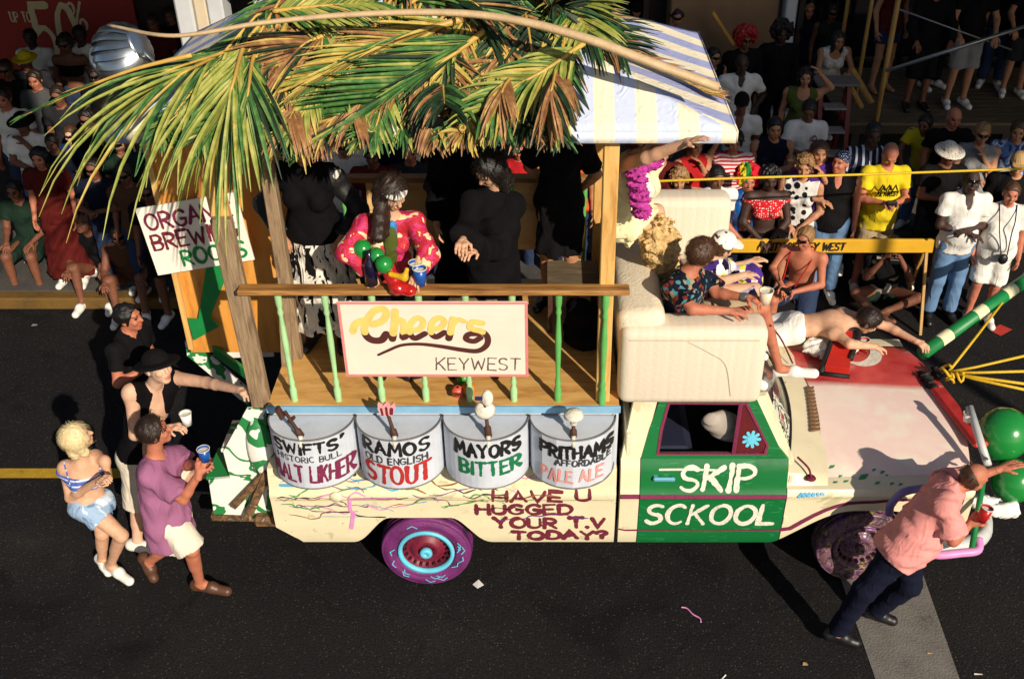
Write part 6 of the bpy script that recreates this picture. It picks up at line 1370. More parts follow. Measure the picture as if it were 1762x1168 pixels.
person(pj(dict(pel=(1368, 562, 7.68), nk=(1458, 556, 7.64), hd=(1494, 552, 7.6), sR=(1440, 574, 7.46), sL=(1452, 540, 7.82), eR=(1462, 592, 7.3), wR=(1502, 596, 7.36), eL=(1528, 562, 7.75), wL=(1574, 586, 7.55), hR=(1362, 572, 7.6), hL=(1358, 556, 7.78), kR=(1286, 584, 7.6), kL=(1282, 568, 7.8), aR=(1210, 590, 7.65), aL=(1206, 576, 7.85), tR=(1190, 604, 7.65), tL=(1186, 590, 7.85), look=(.75, -.1, -.65), cR=.6, cL=.7)),
 'shirtless dark haired man lying face down across the far side of the bonnet', 'fair', ('short', 'dark'), None, ('shorts', cl('white'), dict(len=.6)), None, s=1.0, seed=17, base=(2.0, 7.7, 1.1), **NEAR)
# ------------------------------------------------------------------ the crowd
def crowd(px, py, label, pose='stand', face=0, hgt=1.72, z0=.15, skin='tan', hair=('short', 'dark'), top=('tee', 'white'), bottom=('pants', 'denim'), shoes=('low', 'sneak'), hat=None, sex='m', head=None, fat=1.0, over=None, shades=False, extras=None, feet=False, side='right', vox=.018, hv=.0098, curl=.5, seed=None):
    g = lambda v: v if v is None or not isinstance(v[1], str) else (v[0], cl(v[1])) + tuple(v[2:])
    s = hgt / 1.75; q = dict(BASE); q.update(POSES[pose]); q.update(over or {})
    p = atz(px, py, z0) if feet else atz(px, py, z0 + q['hd'][2] * s)
    J, s = posed(pose, (p.x, p.y), hgt, face, head, z0, over)
    sh = None if shoes is None else (shoes[0], sneak if shoes[1] == 'sneak' else leather(shoes[1]))
    return person(J, label, skin, hair, g(top), g(bottom), sh, None if hat is None else (hat[0], hat[1] if not isinstance(hat[1], str) else cl(hat[1])), sex, fat, s, vox, hv, .009, 'spectators lining the %s of the street' % side, curl, shades or (int(px * 7 + py * 3) % 5 == 0), extras, seed if seed is not None else int(px * 3 + py))
L = dict(side='left'); low = dict(z0=0)
SH, PT, SK = (lambda c, l=.85: ('shorts', c, dict(len=l))), (lambda c: ('pants', c)), (lambda c, l=.5, r=.24: ('skirt', c, dict(len=l, r=r)))
def tee_logo(cols, w=.07):
    def ex(root, g, f):
        S = SDF(); c = g['pel'] + f['up'] * .36 - f['rt'] * .08 + f['fw'] * .142; S.ell(c, (w * .5, .012, w * .62), np.stack([f['rt'], f['fw'], f['up']])); V, F_ = S.mesh(.008); mesh_obj('shirt_print', V, F_, pmat('logo_' + cols, 'splotch', [C(40, 44, 110), C(150, 50, 60), C(210, 206, 196)], 30, .8, bump=0), root, True)
    return ex
def cam_neck(root, g, f):
    S = SDF(); c = g['pel'] + f['up'] * .0 + f['fw'] * .23 - f['rt'] * .04; S.ell(c, (.05, .035, .06)); V, F_ = S.mesh(.009); mesh_obj('camera', V, F_, leather('black'), root, True)
    for sg in (-1, 1): put_cord(root, [c + f['up'] * .05 + f['rt'] * .03 * sg, g['pel'] + f['up'] * .3 + f['fw'] * .215 + f['rt'] * .06 * sg, g['nk'] - f['up'] * .1 + f['fw'] * .165 + f['rt'] * .075 * sg, g['nk'] + f['rt'] * .085 * sg + f['fw'] * .03 + f['up'] * .03], cl('navy'), 'strap', .006)
def cam_hand(root, g, f):
    c = (g['wL'] + g['wR']) / 2 + f['fw'] * .07 + f['up'] * .02
    MB().box(c, (.11, .05, .07), Matrix((f['rt'], f['fw'], f['up'])).transposed(), .01).build('camera', leather('black'), root); 
def keywest(root, g, f):
    o = Vector(g['pel'] + f['fw'] * .172 + f['up'] * .34); ex, ey = Vector(-f['rt']), Vector(f['up'])
    s_ = lambda u, v, w: o + ex * u + ey * v + Vector(f['fw']) * (w - .8 * u * u - .25 * v * v + .012)
    mb = MB(); write(mb, 'KEY WEST', s_, -.11, -.05, .055, .22, .006, .15, w0=.006)
    for k in (-1, 0, 1): ribbon(mb, [(k * .07 - .025, .02), (k * .07, .075), (k * .07 + .025, .02)], .009, s_, .006)
    mb.build('shirt_print', cl('black'), root)
R_ = [
 (1443, 70, 'woman in a white eyelet blouse leaning on the top of the red step ladder', dict(pose='lean', sex='f', hair=('long', 'dark', .2), top=('tank', eyelet, dict(neck='low')), bottom=PT('navy'), hgt=1.7, face=5)),
 (1345, 58, 'black clad person with a big black wig beside the white trim', dict(hair=('wig', 'black'), top=('long', 'black'), bottom=PT('black'), hgt=1.82, skin='dark')),
 (1386, 133, 'long haired woman in an olive strap top below the step ladder', dict(pose='up1', sex='f', hair=('long', 'black', .26), top=('tank', 'olive', dict(neck='low')), bottom=PT('denim'), face=-10)),
 (1392, 190, 'black haired man in a white tee with a small crest, arms folded low', dict(pose='crossed', hair=('short', 'black'), skin='brown', bottom=SH('grey'), extras=tee_logo('a'), head=(-10, -25))),
 (1333, 221, 'dark haired person in a navy sleeveless top with folded arms', dict(pose='crossed', sex='f', hair=('short', 'black'), top=('tank', 'navy'), bottom=PT('navy'), skin='tan')),
 (1277, 110, 'bald dark skinned man in a white open collar shirt with hand on hip', dict(pose='hips', skin='dark', hair=('bald', 'black'), top=('polo', 'white', dict(neck='v')), bottom=PT('jeans'), hgt=1.8)),
 (1276, 178, 'man in a black cap and white v neck shirt beside the canopy corner', dict(skin='brown', hair=('short', 'black'), hat=('cap', 'black'), top=('tee', 'white', dict(neck='v')), bottom=PT('denim'), face=-12)),
 (1263, 245, 'curly dark haired woman in a red and white striped tee touching her hair', dict(pose='wave', sex='f', hair=('curly', 'black'), top=('tee', striper), bottom=SH('navy'), hgt=1.64, skin='tan')),
 (1196, 250, 'woman in a red sleeveless dress raising her wrist to her face', dict(pose='chin', sex='f', hair=('long', 'brown', .2), top=('tank', 'red'), bottom=SK('red'), hgt=1.68, face=25)),
 (1288, 310, 'person in a huge rainbow wig and shiny blue vest', dict(hair=('wig', rainbow), top=('vest', satin), bottom=PT('navy'), pose='lap', skin='red', z0=0, hgt=1.66)),
 (1325, 308, 'dark skinned person in a red dotted bow top and black shorts', dict(skin='dark', hair=('curly', 'black'), top=('bandeau', dotsr, dict(lo=.22, hi=.45)), bottom=SH('black'), pose='lap', sex='f', z0=0)),
 (1384, 288, 'woman with curly sandy hair in a white top with large black dots', dict(sex='f', hair=('curly', 'sandy'), top=('tank', dotsw), bottom=SH('grey'), pose='lap', face=-15, z0=0)),
 (1410, 262, 'long haired person in dark purple squeezed behind the woman in dots', dict(sex='f', hair=('long', 'brown'), top=('tee', 'purple'), bottom=PT('black'), pose='chin')),
 (1447, 279, 'man in a paisley bandana, black vest and blue jeans behind the barricade', dict(hair=('bandana', bandp), top=('tank', 'black', dict(neck='v')), bottom=PT('jeans'), skin='red', pose='stand', head=(-35, 5), hgt=1.8, z0=0, face=-10)),
 (1532, 266, 'grey haired man in a bright yellow tee looking down at his camera', dict(hair=('bald', 'grey'), skin='red', top=('tee', 'yellow', dict(hem=-.16, loose=.03)), bottom=SH('khaki', .95), pose='camera', head=(0, -40), hgt=1.82, fat=1.15, z0=0, extras=lambda r, g, f: (keywest(r, g, f), cam_hand(r, g, f)))),
 (1633, 264, 'man in a white printed bucket hat and black tee holding a camera', dict(hat=('brim', hatp), hair=('short', 'dark'), skin='brown', top=('tee', 'black'), bottom=SH('charcoal'), pose='camera', extras=cam_hand, head=(10, -10))),
 (1672, 312, 'man in a white v neck tee and blue jeans, skin darkened as shade, arms folded', dict(skin='dark', hair=('bald', 'black'), top=('tee', 'white', dict(neck='v', loose=.02)), bottom=PT('jeans'), shoes=('low', 'black'), pose='crossed', hgt=1.8, fat=1.1, z0=0, head=(-8, 14))),  # dark skin tone stands in for the shade on his face
 (1740, 333, 'woman in white shirt and white shorts with a camera hanging from her neck', dict(sex='f', hair=('short', 'brown'), skin='red', top=('tee', 'white', dict(hem=-.08, loose=.03, flare2=.02)), bottom=SH('white', .9), z0=0, face=-12, extras=cam_neck, fat=1.08, hgt=1.68)),
 (1690, 230, 'woman in a grey sleeveless top with her hand at her chin', dict(sex='f', hair=('short', 'sandy'), top=('tank', 'grey'), bottom=PT('denim'), pose='chin', face=-10)),
 (1642, 203, 'red faced man in a black tee standing under the platform edge', dict(skin='red', hair=('bald', 'grey'), top=('tee', 'black'), bottom=PT('navy'))),
 (1592, 214, 'dark haired person in a yellow tee and faded jeans bending near the platform', dict(pose='lean', face=-40, hair=('short', 'black'), top=('tee', 'yellow'), bottom=PT('jeans'), skin='brown', hgt=1.62)),
 (1752, 226, 'person in a blue tie dye tee at the far right edge', dict(top=('tee', tied), hair=('short', 'brown'), face=-20)),
 (1752, 282, 'person in a tan cap and dark shirt at the far right edge', dict(hat=('cap', 'tan'), top=('tee', 'black'), hair=('short', 'brown'), face=-20)),
 (1503, 232, 'dark skinned person in a navy and white slashed shirt behind the yellow tee', dict(skin='dark', hair=('short', 'black'), top=('long', stripen), bottom=PT('navy'), hgt=1.8)),
 (1283, 68, 'black clad person with a tall red feathered headdress', dict(hair=('wig', 'red'), top=('long', 'black'), bottom=PT('black'), hgt=1.84, skin='brown', face=10)),
 (1228, 98, 'dark haired woman in a black strap top behind the canopy', dict(sex='f', hair=('short', 'black'), top=('tank', 'black'), face=30)),
 (1165, 30, 'dark haired person in black holding a drink near the tan wall', dict(hair=('long', 'black', .2), top=('long', 'black'), bottom=PT('black'), pose='chin', hgt=1.8)),
 (1095, 18, 'person in dark red with a cap near the tan wall', dict(hat=('cap', 'black'), top=('tee', 'darkred'), bottom=PT('black'))),
 (1432, 22, 'person in dark green at the back behind the ladder', dict(top=('tank', 'green'), hair=('short', 'dark'), skin='brown')),
 (1392, 18, 'person in dark blue at the back beside the white trim', dict(top=('tee', 'navy'), hair=('short', 'sandy'), skin='red')),
 (1234, 306, 'dark haired man in a white tee standing right behind the sofa', dict(skin='brown', hair=('short', 'black'), z0=0, face=8)),
]
for e in R_:
    if e[3] is not None: crowd(e[0], e[1], e[2], **e[3])
def strap26(root, g, f):
    put_cord(root, [g['wR'] + np.array([0, 0, .06]), g['sR'] * .6 + g['nk'] * .4 + f['up'] * .03, g['nk'] - f['fw'] * .07, g['sL'] * .6 + g['nk'] * .4 + f['up'] * .02, g['wL'] + np.array([0, 0, .05])], cl('red'), 'strap', .007); cam_hand(root, g, f)
crowd(1385, 410, 'shirtless blond man kneeling on one knee with a camera by the barricade', 'kneel', -28, 1.76, 0, 'red', ('short', 'sandy'), None, SH('denim', .75), ('low', 'sneak'), extras=strap26, head=(-10, -8), vox=.014, hv=.0075)
crowd(1537, 425, 'man in a black printed tee sitting on the road raising a camera', 'ground', -8, 1.74, 0, 'brown', ('short', 'black'), ('tee', shirtb), SH('green', 1.0), None, extras=cam_hand, vox=.014, hv=.0075)
PF = [
 (1512, 158, 'barefoot person in blue denim cut offs standing on the platform', dict(bottom=SH('denim', .5), top=('tank', 'darkred'), shoes=None, face=20)),
 (1572, 188, 'person in black trousers and black sneakers standing on the platform edge', dict(bottom=SH('black', 1.15), top=('long', 'black'), shoes=('low', 'black'), pose='rail', skin='brown')),
 (1642, 183, 'man in grey shorts and white sneakers holding the platform rail', dict(bottom=SH('grey', .95), top=('tee', 'black'), pose='rail', hgt=1.8)),
 (1738, 165, 'person in dark shorts at the right end of the platform rail', dict(bottom=SH('charcoal', .95), top=('tee', 'black'), pose='rail', face=-10)),
 (1700, 150, 'person in dark blue further back on the platform', dict(bottom=PT('denim'), top=('tee', 'black'), face=-20)),
 (1600, 152, 'person in black further back on the platform between two others', dict(bottom=PT('black'), top=('long', 'black'), face=25, skin='brown')),
]
for e in PF: crowd(e[0], e[1], e[2], z0=1.006, feet=True, **e[3])
GAP = [
 (640, 268, 'dark spectator in a dark red tee seen through the booth left of the middle', dict(top=('tee', 'darkred'), skin='brown')), (705, 262, 'spectator in a charcoal shirt seen through the booth near the middle', dict(top=('tee', 'charcoal'), skin='red', face=10)),
 (893, 256, 'person in sunglasses and a red strap top seen through the booth right of the robes', dict(sex='f', top=('tank', 'red'), hair=('short', 'dark'), skin='red', shades=True, z0=0)), (760, 240, 'spectator in black seen through the middle of the booth', dict(top=('tee', 'black'), hair=('short', 'black'), skin='brown')),
 (590, 250, 'spectator in white seen through the booth behind the streaked skirt', dict(top=('tee', 'offwhite'), skin='tan')), (670, 225, 'dark skinned spectator in navy seen under the thatch', dict(skin='dark', top=('tee', 'navy'), hair=('short', 'black'))),
 (985, 262, 'spectator with a colourful orange scarf seen beside the right post', dict(sex='f', top=('tee', 'orange'), hair=('long', 'dark'))), (1140, 262, 'brown haired spectator in dark red seen over the sofa back', dict(top=('tee', 'darkred'), hair=('curly', 'brown'), sex='f')), (1168, 310, 'short spectator with sandy hair behind the sofa', dict(hair=('curly', 'sandy'), sex='f', top=('tee', 'black'), z0=0, hgt=1.6)),
]
for e in GAP: crowd(e[0], e[1], e[2], **e[3])
L_ = [
 (52, 66, 'dark skinned man in a white tee in front of the red sale sign', dict(skin='dark', hair=('short', 'black'))),
 (44, 104, 'person wearing a floppy yellow hat in front of the man in white', dict(hat=('brim', 'yellow'), top=('tee', 'charcoal'), skin='brown', z0=.15)),
 (112, 77, 'dark curly haired woman with bare shoulders left of the silver ball', dict(sex='f', skin='brown', hair=('curly', 'black'), top=('bandeau', 'black'))),
 (137, 61, 'short haired dark skinned man in a white tee under the 50 percent sign', dict(skin='dark', hair=('short', 'black'), hgt=1.78)),
 (60, 138, 'red faced person in grey below the yellow hat', dict(skin='red', top=('tee', 'dgrey'))),
 (6, 170, 'person in a white tee cut by the left edge of the picture', dict(skin='red', hgt=1.76)),
 (38, 212, 'man in a black brimmed hat and white tee with his hand at his chin', dict(hat=('brim', 'black'), skin='brown', pose='chin', bottom=SH('jeans'))),
 (68, 272, 'woman with a black bob in a long brick red dress', dict(sex='f', hair=('bob', 'black'), skin='red', top=('tee', 'darkred'), bottom=SK('darkred', .75, .28), z0=.15, hgt=1.66)),
 (122, 232, 'fair boy in a blue shirt with a white trouser leg behind the red dress', dict(skin='fair', hair=('short', 'brown'), top=('tee', 'blue'), hgt=1.5, bottom=PT('offwhite'))),
 (90, 247, 'dark haired child in navy beside the boy in blue', dict(hgt=1.5, top=('tee', 'navy'), hair=('short', 'black'), skin='brown')),
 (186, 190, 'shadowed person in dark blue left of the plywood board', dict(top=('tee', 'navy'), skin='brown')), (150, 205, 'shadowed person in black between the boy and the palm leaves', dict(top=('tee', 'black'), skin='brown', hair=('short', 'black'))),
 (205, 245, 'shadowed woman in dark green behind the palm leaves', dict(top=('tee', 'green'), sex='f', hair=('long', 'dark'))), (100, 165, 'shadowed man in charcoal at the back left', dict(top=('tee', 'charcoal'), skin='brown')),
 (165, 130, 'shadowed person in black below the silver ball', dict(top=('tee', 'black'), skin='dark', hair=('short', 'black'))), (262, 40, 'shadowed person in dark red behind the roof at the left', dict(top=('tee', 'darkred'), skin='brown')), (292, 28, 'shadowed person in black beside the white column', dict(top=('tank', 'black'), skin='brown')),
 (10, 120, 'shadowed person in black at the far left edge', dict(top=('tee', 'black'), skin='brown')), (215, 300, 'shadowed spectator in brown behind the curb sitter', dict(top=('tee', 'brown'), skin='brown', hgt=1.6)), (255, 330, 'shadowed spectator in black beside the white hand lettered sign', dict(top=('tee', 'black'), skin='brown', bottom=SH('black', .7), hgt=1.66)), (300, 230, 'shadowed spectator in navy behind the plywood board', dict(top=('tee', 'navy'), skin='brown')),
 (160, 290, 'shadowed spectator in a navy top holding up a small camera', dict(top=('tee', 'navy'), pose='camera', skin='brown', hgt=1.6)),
]
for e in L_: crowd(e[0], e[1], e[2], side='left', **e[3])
crowd(25, 328, 'person in a dark green shirt and shorts sitting on a low chair at the kerb', 'sit', 0, 1.76, .0, 'brown', ('short', 'black'), ('tee', 'green'), SH('green', .9), side='left')
crowd(146, 384, 'person in a black tee and white shorts sitting on the yellow kerb looking up', 'curb', 4, 1.74, .0, 'brown', ('short', 'brown'), ('tee', 'black'), SH('white', .75), side='left', head=(-20, 25))
crowd(205, 405, 'person in a brown top sitting on the kerb behind the palm leaves', 'curb', 10, 1.7, .0, 'brown', ('short', 'dark'), ('tank', 'brown'), SH('dgrey', .9), side='left')
p = atz(25, 328, 1.15); c_ = thing('folding_chair', 'low dark folding chair under the seated person at the kerb', 'chair', (p.x, p.y + .12, 0))
fb = mat('navy_canvas', C(20, 26, 50), .8)
MB().box((p.x, p.y + .14, .4), (.5, .46, .03), bev=.01).build('seat', fb, c_); MB().box((p.x, p.y + .4, .68), (.5, .03, .4), bev=.01).build('backrest', fb, c_)
for x in (-.23, .23): 
    for y in (-.06, .36): MB().tube([(p.x + x, p.y + y, 0), (p.x + x, p.y + .5 - y if y < 0 else p.y + y, .4)], .012, 6).build('leg', steel, c_, True)
# ------------------------------------------------------------------ cups, balloons, ropes and litter
def cup(p, col, label, h=.1, r=.042, tilt=(0, 0, 1), g=None):
    p = Vector(p); q = thing('plastic_cup', label, 'cup', tuple(p), g)
    MB().lathe(p, [(0, .002), (r * .72, 0), (r, h), (r * .95, h), (r * .69, .006)], 20, tilt).build('side', col, q, True)
    MB().lathe(p, [(r * .96, h - .002), (r * 1.06, h), (r * 1.06, h + .006), (r * .95, h + .004)], 20, tilt).lathe(p, [(0, h * .86), (r * .95, h * .86)], 20, tilt).build('rim', wp, q, True)
    return q
blue = mat('blue_plastic', C(28, 80, 160), .3, .08, 10); redp = mat('red_plastic', C(176, 30, 26), .3, .08, 10); clear = mat('milky_plastic', C(226, 206, 180), .25, .06, 10); whp = mat('white_plastic', C(232, 230, 226), .3, .04, 10)
cup(aty(354, 792, 5.53), blue, 'blue cup with white rim held by the man in the mauve shirt'); cup(aty(323, 730, 6.03), whp, 'white cup held by the man with the black hat')
cup(aty(1688, 896, 5.17), redp, 'red cup held by the man in the pink shirt', .11, tilt=(.2, .1, 1)); cup(aty(1316, 522, 6.1), clear, 'milky cup held out by the man in the floral shirt', .1, .048)
cup(aty(717, 480, 5.9), blue, 'rear one of two blue cups on the booth rail', .12, .045); cup(aty(724, 490, 5.83), blue, 'front one of two blue cups on the booth rail', .12, .045)
cup(atz(1485, 603, 1.135), redp, 'red cup standing on the red part of the bonnet', .11); cup(aty(1664, 724, 6.35), whp, 'small white cup resting on the red header panel', .07, .04)
bal = mat('green_balloon', C(30, 132, 56), .22, .06, 3, coat=.5)
def balloon(p, r, label, axis=(0, 0, -1), st=1.12, g='green balloons'):
    q = thing('balloon', label, 'balloon', tuple(p), g)
    MB().lathe(p, [(0, -r), (r * .35, -r * .94), (r * .7, -r * .72), (r * .93, -r * .35), (r, 0), (r * .93, r * .4), (r * .72, r * .76), (r * .4, r * 1.0 * st), (r * .1, r * 1.12 * st), (r * .05, r * 1.16 * st)], 28, axis).build('skin', bal, q, True)
    MB().lathe(Vector(p) + Vector(axis).normalized() * r * 1.16 * st, [(r * .05, 0), (r * .12, r * .05), (r * .1, r * .09), (0, r * .06)], 12, axis).build('knot', bal, q, True)
balloon(aty(1728, 745, 6.35), .205, 'large round green balloon at the front corner of the truck', (-.3, 0, -1)); balloon(aty(1745, 826, 6.1), .17, 'lower green balloon partly behind the big one', (-.2, 0, -1)); 
balloon(aty(624, 428, 5.98), .062, 'long green balloon held under the arm of the woman in red', (.15, 0, -1), 1.6); balloon(aty(648, 440, 5.9), .054, 'upper of two small round green balloons at the rail', (0, .4, -1)); balloon(aty(661, 455, 5.82), .058, 'lower of two small round green balloons at the rail', (0, .4, -1))
# red and yellow toy boot on the rail, dark bottle behind it
S = SDF(); a = np.array(aty(668, 462, 5.84)); b = np.array(aty(684, 494, 5.78)); S.cone(a, b, .045, .055); S.cone(b, np.array(aty(706, 500, 5.75)), .05, .04); V, F_ = S.mesh(.006, wr=.005, wf=60); o = mesh_obj('toy_boot', V, F_, mat('glossy_red', C(176, 26, 24), .25, .1, 8, coat=.4), None, True); tag(o, 'shiny red toy boot with yellow trim hanging over the booth rail', 'toy')
S = SDF(); S.cone(np.array(aty(672, 472, 5.78)), np.array(aty(696, 478, 5.76)), .018, .02); S.cone(np.array(aty(696, 478, 5.76)), np.array(aty(700, 464, 5.77)), .018, .015); V, F_ = S.mesh(.005); mesh_obj('trim', V, F_, mat('glossy_yellow', C(214, 160, 30), .3), o, True)
o = MB().lathe(aty(640, 490, 5.86), [(0, 0), (.04, .004), (.042, .13), (.03, .17), (.016, .2), (.016, .25), (0, .252)], 16).build('bottle', mat('dark_bottle', C(22, 18, 44), .15, coat=.4), None, True, base=tuple(aty(640, 490, 5.86))); tag(o, 'dark bottle standing on the rail under the green balloons', 'bottle')
# ropes
yr = mat('yellow_rope', C(206, 168, 30), .6, .2, 60); kn = Vector(aty(1632, 640, 7.15))
def rope(pts, r, label, m=yr, g=None):
    o = MB().tube(pts, r, 6).build('rope', m, None, True, base=tuple(pts[0])); return tag(o, label, 'rope', g)
rope([aty(1128, 312, 7.62), aty(1290, 306, 8.0), aty(1500, 300, 8.3), aty(1830, 288, 8.8)], .011, 'long yellow rope stretched across in front of the right crowd')
for e, t in (((1775, 455, 8.9), 'yellow tow rope rising steepest to the far right'), ((1790, 606, 7.2), 'upper of the nearly level yellow tow ropes'), ((1790, 638, 7.0), 'second yellow tow rope from the knot'), ((1790, 664, 6.8), 'third yellow tow rope from the knot'), ((1790, 676, 6.75), 'lowest yellow tow rope from the knot')): rope([kn, kn.lerp(Vector(aty(*e)), .3) - Vector((0, 0, .01)), aty(*e)], .012, t, g='yellow tow ropes tied to the front of the truck')
mb = MB(); rr = random.Random(4)
for k in range(3): c = kn + Vector((rr.uniform(-.05, .1), rr.uniform(-.12, .1), rr.uniform(-.03, .05))); rx = rr.uniform(.04, .075); mb.tube([c + Vector((rx * math.cos(a_ * .6) * .6, rx * math.sin(a_ * .6), .03 * math.sin(a_ * 1.1 + k))) for a_ in range(11)], .012, 6)
o = mb.build('rope_knot', yr, None, True, base=tuple(kn)); tag(o, 'tangle of yellow rope loops knotted at the truck grille', 'rope')
gp = thing('spotted_pole', 'green pole with pale spots sticking out past the front of the truck', 'pole', tuple(aty(1588, 608, 7.62)))
a, b = aty(1588, 608, 7.62), aty(1830, 436, 8.9); MB().tube([a, b], .062, 14).build('shaft', gr, gp, True)
for t in (.1, .34, .55, .78):
    c0, c1 = a.lerp(b, t), a.lerp(b, t + .07); MB().lathe(c0, [(.064, 0), (.0645, (c1 - c0).length * .5), (.064, (c1 - c0).length)], 16, b - a, 2.2 if t > .2 else 2.0, 5.4).build('spot', cl('cream'), gp, True)
# things on the bonnet
rb = thing('red_wedge', 'red wedge shaped case with a black looped frame lying on the bonnet', 'case', tuple(atz(1440, 640, 1.13)))
w4 = [atz(1418, 640, 1.13), atz(1460, 645, 1.13), atz(1462, 598, 1.13), atz(1438, 594, 1.13)]
MB().prism([w4[0], w4[1], w4[2] + Vector((0, 0, .1)), w4[3] + Vector((0, 0, .1))], (0, .0, .07)).build('body', mat('wedge_red', C(180, 40, 30), .35, .12, 8), rb)
MB().tube(catmull([atz(1412, 642, 1.15), w4[3] + Vector((-.03, -.02, .15)), atz(1448, 582, 1.2) + Vector((0, 0, .08)), w4[2] + Vector((.05, 0, .16)), atz(1463, 618, 1.22)], 8), .026, 8).tube([atz(1412, 642, 1.15), atz(1462, 648, 1.15)], .02, 8).build('loop', rub, rb, True)
S = SDF()
for x, y, r in ((1418, 588, .1), (1436, 594, .09), (1402, 598, .07), (1420, 606, .06), (1452, 600, .07)): S.ell(np.array(atz(x, y, 1.16)), (r * 1.5, r, .045), k=.05)
V, F_ = S.mesh(.012, wr=.022, wf=50); o = mesh_obj('towel', V, F_, cl('white'), None, True); tag(o, 'crumpled white towel on the red part of the bonnet', 'towel')
o = MB().tube(catmull([aty(1326, 560, 6.6), atz(1345, 585, 1.3), atz(1364, 625, 1.16)], 8), .008, 6).build('cord', maroon, None, True); tag(o, 'thin dark red cord trailing from the sofa to the bonnet', 'cord')
S = SDF()
for x, y, r in ((1692, 868, .1), (1716, 876, .09), (1736, 870, .08), (1675, 858, .05), (1742, 884, .06)): S.ell(np.array(aty(x, y, 5.95)), (r, r * .8, r * .6), k=.05)
V, F_ = S.mesh(.011, wr=.03, wf=42); o = mesh_obj('plastic_bag', V, F_, whp, None, True); tag(o, 'crumpled white plastic bag tied to the front push bar', 'bag')
S = SDF()
for x, y, r in ((1592, 652, .075), (1608, 640, .06), (1600, 662, .06), (1585, 640, .05)): S.cone(np.array(atz(x, y, 1.08)), np.array(atz(x + 8, y + 6, 1.12)), r * .5, r * .4)
V, F_ = S.mesh(.008, wr=.02, wf=90); o = mesh_obj('cable_bundle', V, F_, rub, None, True); tag(o, 'black bundle of cables at the front edge of the bonnet', 'cables')
# pillow in the cab window
S = SDF(); S.ell(np.array(aty(1250, 735, 6.08)), (.19, .07, .12), Matrix.Rotation(R(-28), 3, 'Y'), k=.03); V, F_ = S.mesh(.01, wr=.014, wf=26); o = mesh_obj('pillow', V, F_, mat('shaded_linen', C(170, 160, 150), .9, .1, 6), None, True); tag(o, 'pale pillow filling the open cab window', 'pillow')
# under the booth rail: cooler, stool, fruit, bag
cz = aty(702, 668, 6.05); ck = thing('cooler_bucket', 'dark blue plastic tub under the bar sign', 'tub', (cz.x, 6.3, DZ))
MB().lathe((cz.x, 6.32, DZ), [(0, .01), (.17, 0), (.2, .3), (.21, .31), (.19, .31), (.165, .02)], 28).build('tub', mat('navy_plastic', C(16, 24, 72), .35, .1, 8), ck, True)
sx = aty(818, 650, 6.25); sl = thing('wooden_stool', 'brown wooden stool standing behind the bar sign', 'stool', (sx.x, 6.3, DZ))
MB().lathe((sx.x, 6.3, DZ + .55), [(0, 0), (.17, 0), (.18, .02), (.17, .035), (0, .035)], 24).build('seat', grey, sl, True)
for ax_, ay in ((-.16, -.13), (.16, -.13), (-.16, .13), (.16, .13)): MB().tube([(sx.x + ax_, 6.3 + ay, DZ), (sx.x + ax_ * .7, 6.3 + ay * .7, DZ + .55)], .019, 8).build('leg', wb, sl, True)
MB().tube([(sx.x - .15, 6.18, DZ + .18), (sx.x + .15, 6.18, DZ + .18)], .012, 8).build('stretcher', wb, sl, True)
for px, py, r, c, t in ((806, 668, .05, C(214, 130, 40), 'orange fruit on the deck under the stool'), (788, 672, .045, C(206, 90, 70), 'red fruit on the deck beside the orange'), (798, 650, .05, C(60, 140, 50), 'green fruit on the deck behind the orange')):
    p = atz(px, py + 10, DZ); o = MB().lathe((p.x, p.y, DZ), [(0, .01), (r * .5, .003), (r * .9, r * .5), (r, r), (r * .85, r * 1.55), (r * .4, r * 1.9), (.01, r * 1.85)], 16).build('fruit', mat('fruit_%d' % px, c, .4), None, True); tag(o, t, 'fruit')
S = SDF(); p = aty(1003, 560, 6.6); S.ell(np.array((p.x, 6.6, DZ + .2)), (.13, .1, .2)); S.cone(np.array((p.x, 6.6, DZ + .1)), np.array((p.x + .05, 6.6, DZ + .1)), .13, .13); V, F_ = S.mesh(.014, wr=.02, wf=30, cuts=((np.array((0, 0, DZ + .003)), np.array((0, 0, -1.))),)); o = mesh_obj('rubbish_bag', V, F_, sheen, None, True); tag(o, 'shiny black bag slumped behind the right end of the rail', 'bag')
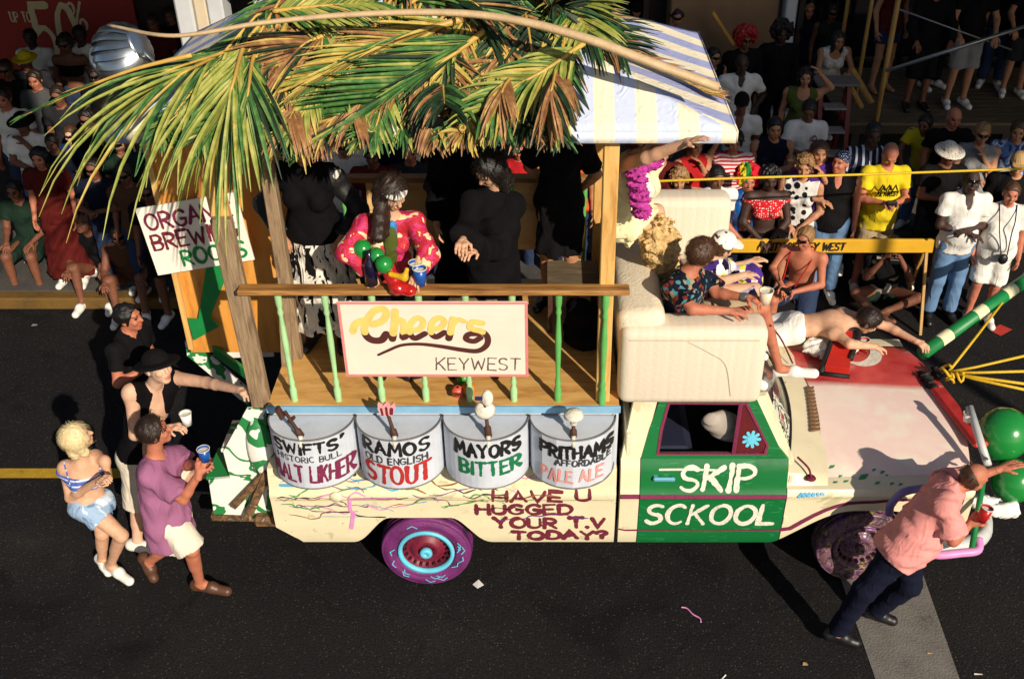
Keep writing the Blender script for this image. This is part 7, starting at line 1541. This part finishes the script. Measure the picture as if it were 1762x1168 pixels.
# chair with a woven seat at the right end of the deck
p = Vector((aty(985, 455, 7.0).x, 6.95, DZ)); hc_ = thing('wooden_chair', 'wooden chair with a pale carved back at the right end of the deck', 'chair', tuple(p))
MB().box(p + Vector((0, 0, .42)), (.4, .38, .03), bev=.008).build('seat', plank, hc_)
MB().prism([p + Vector((x, .18, z)) for x, z in ((-.07, .44), (.07, .44), (.1, .7), (.05, .92), (-.05, .92), (-.1, .7))], (0, .02, 0)).build('backrest', pine, hc_)
for x in (-.17, .17):
    for y in (-.16, .16): MB().box(p + Vector((x, y, .205)), (.035, .035, .41)).build('leg', wb, hc_)
# litter
def scrap(px, py, pts, m, label, cat='litter'):
    c = atz(px, py, 0); o = MB().prism([(c.x + x, c.y + y, .005 + .004 * (i % 2)) for i, (x, y) in enumerate(pts)], (0, 0, .002)).build('paper_scrap', m, None); tag(o, label, cat)
scrap(823, 1006, ((-.045, 0), (-.005, -.045), (.045, -.005), (.0, .05)), whp, 'square white paper scrap on the road near the rear wheel')
scrap(1600, 1124, ((-.02, -.008), (.022, -.004), (.02, .006), (-.02, .004)), cl('tan'), 'tan cigarette end on the road right of the stripe'); scrap(1683, 1160, ((-.03, -.006), (.03, -.008), (.03, .004), (-.03, .005)), cl('offwhite'), 'pale straw piece at the lower right of the road'); scrap(1385, 1143, ((-.02, -.01), (.02, -.012), (.015, .014), (-.01, .016)), cl('tan'), 'tan leaf scrap left of the stripe'); scrap(1244, 1165, ((-.03, -.03), (.02, .02), (.026, .015), (-.02, -.035)), whp, 'white straw at the bottom edge of the road')
rr = random.Random(8)
for k, (px, py, t) in enumerate(((60, 560, 'left of the curb sitter'), (118, 520, 'by the blue cap'), (300, 500, 'beside the plywood board'), (285, 560, 'behind the walkers'))):
    scrap(px, py, ((-.03, -.02), (.035, -.012), (.02, .02), (-.025, .015)), whp if k % 2 else cl('grey'), 'small pale scrap on the road ' + t)
c = atz(75, 520, 0); S = SDF(); S.ell(np.array((c.x, c.y, .06)), (.2, .13, .07)); V, F_ = S.mesh(.014, wr=.02, wf=36, cuts=((np.array((0, 0, .004)), np.array((0, 0, -1.))),)); o = mesh_obj('cloth_bag', V, F_, cl('navy'), None, True); tag(o, 'navy cloth bag lying on the road by the kerb', 'bag')
pts = [atz(1172, 1044, .008), atz(1182, 1046, .008), atz(1192, 1056, .008), atz(1204, 1063, .008), atz(1206, 1070, .008)]
o = MB().tube(catmull(pts, 5), .006, 5).build('ribbon_scrap', mat('pink_paint', C(220, 140, 196), .45), None, True); tag(o, 'thin pink ribbon scrap on the dark road below the door', 'litter')
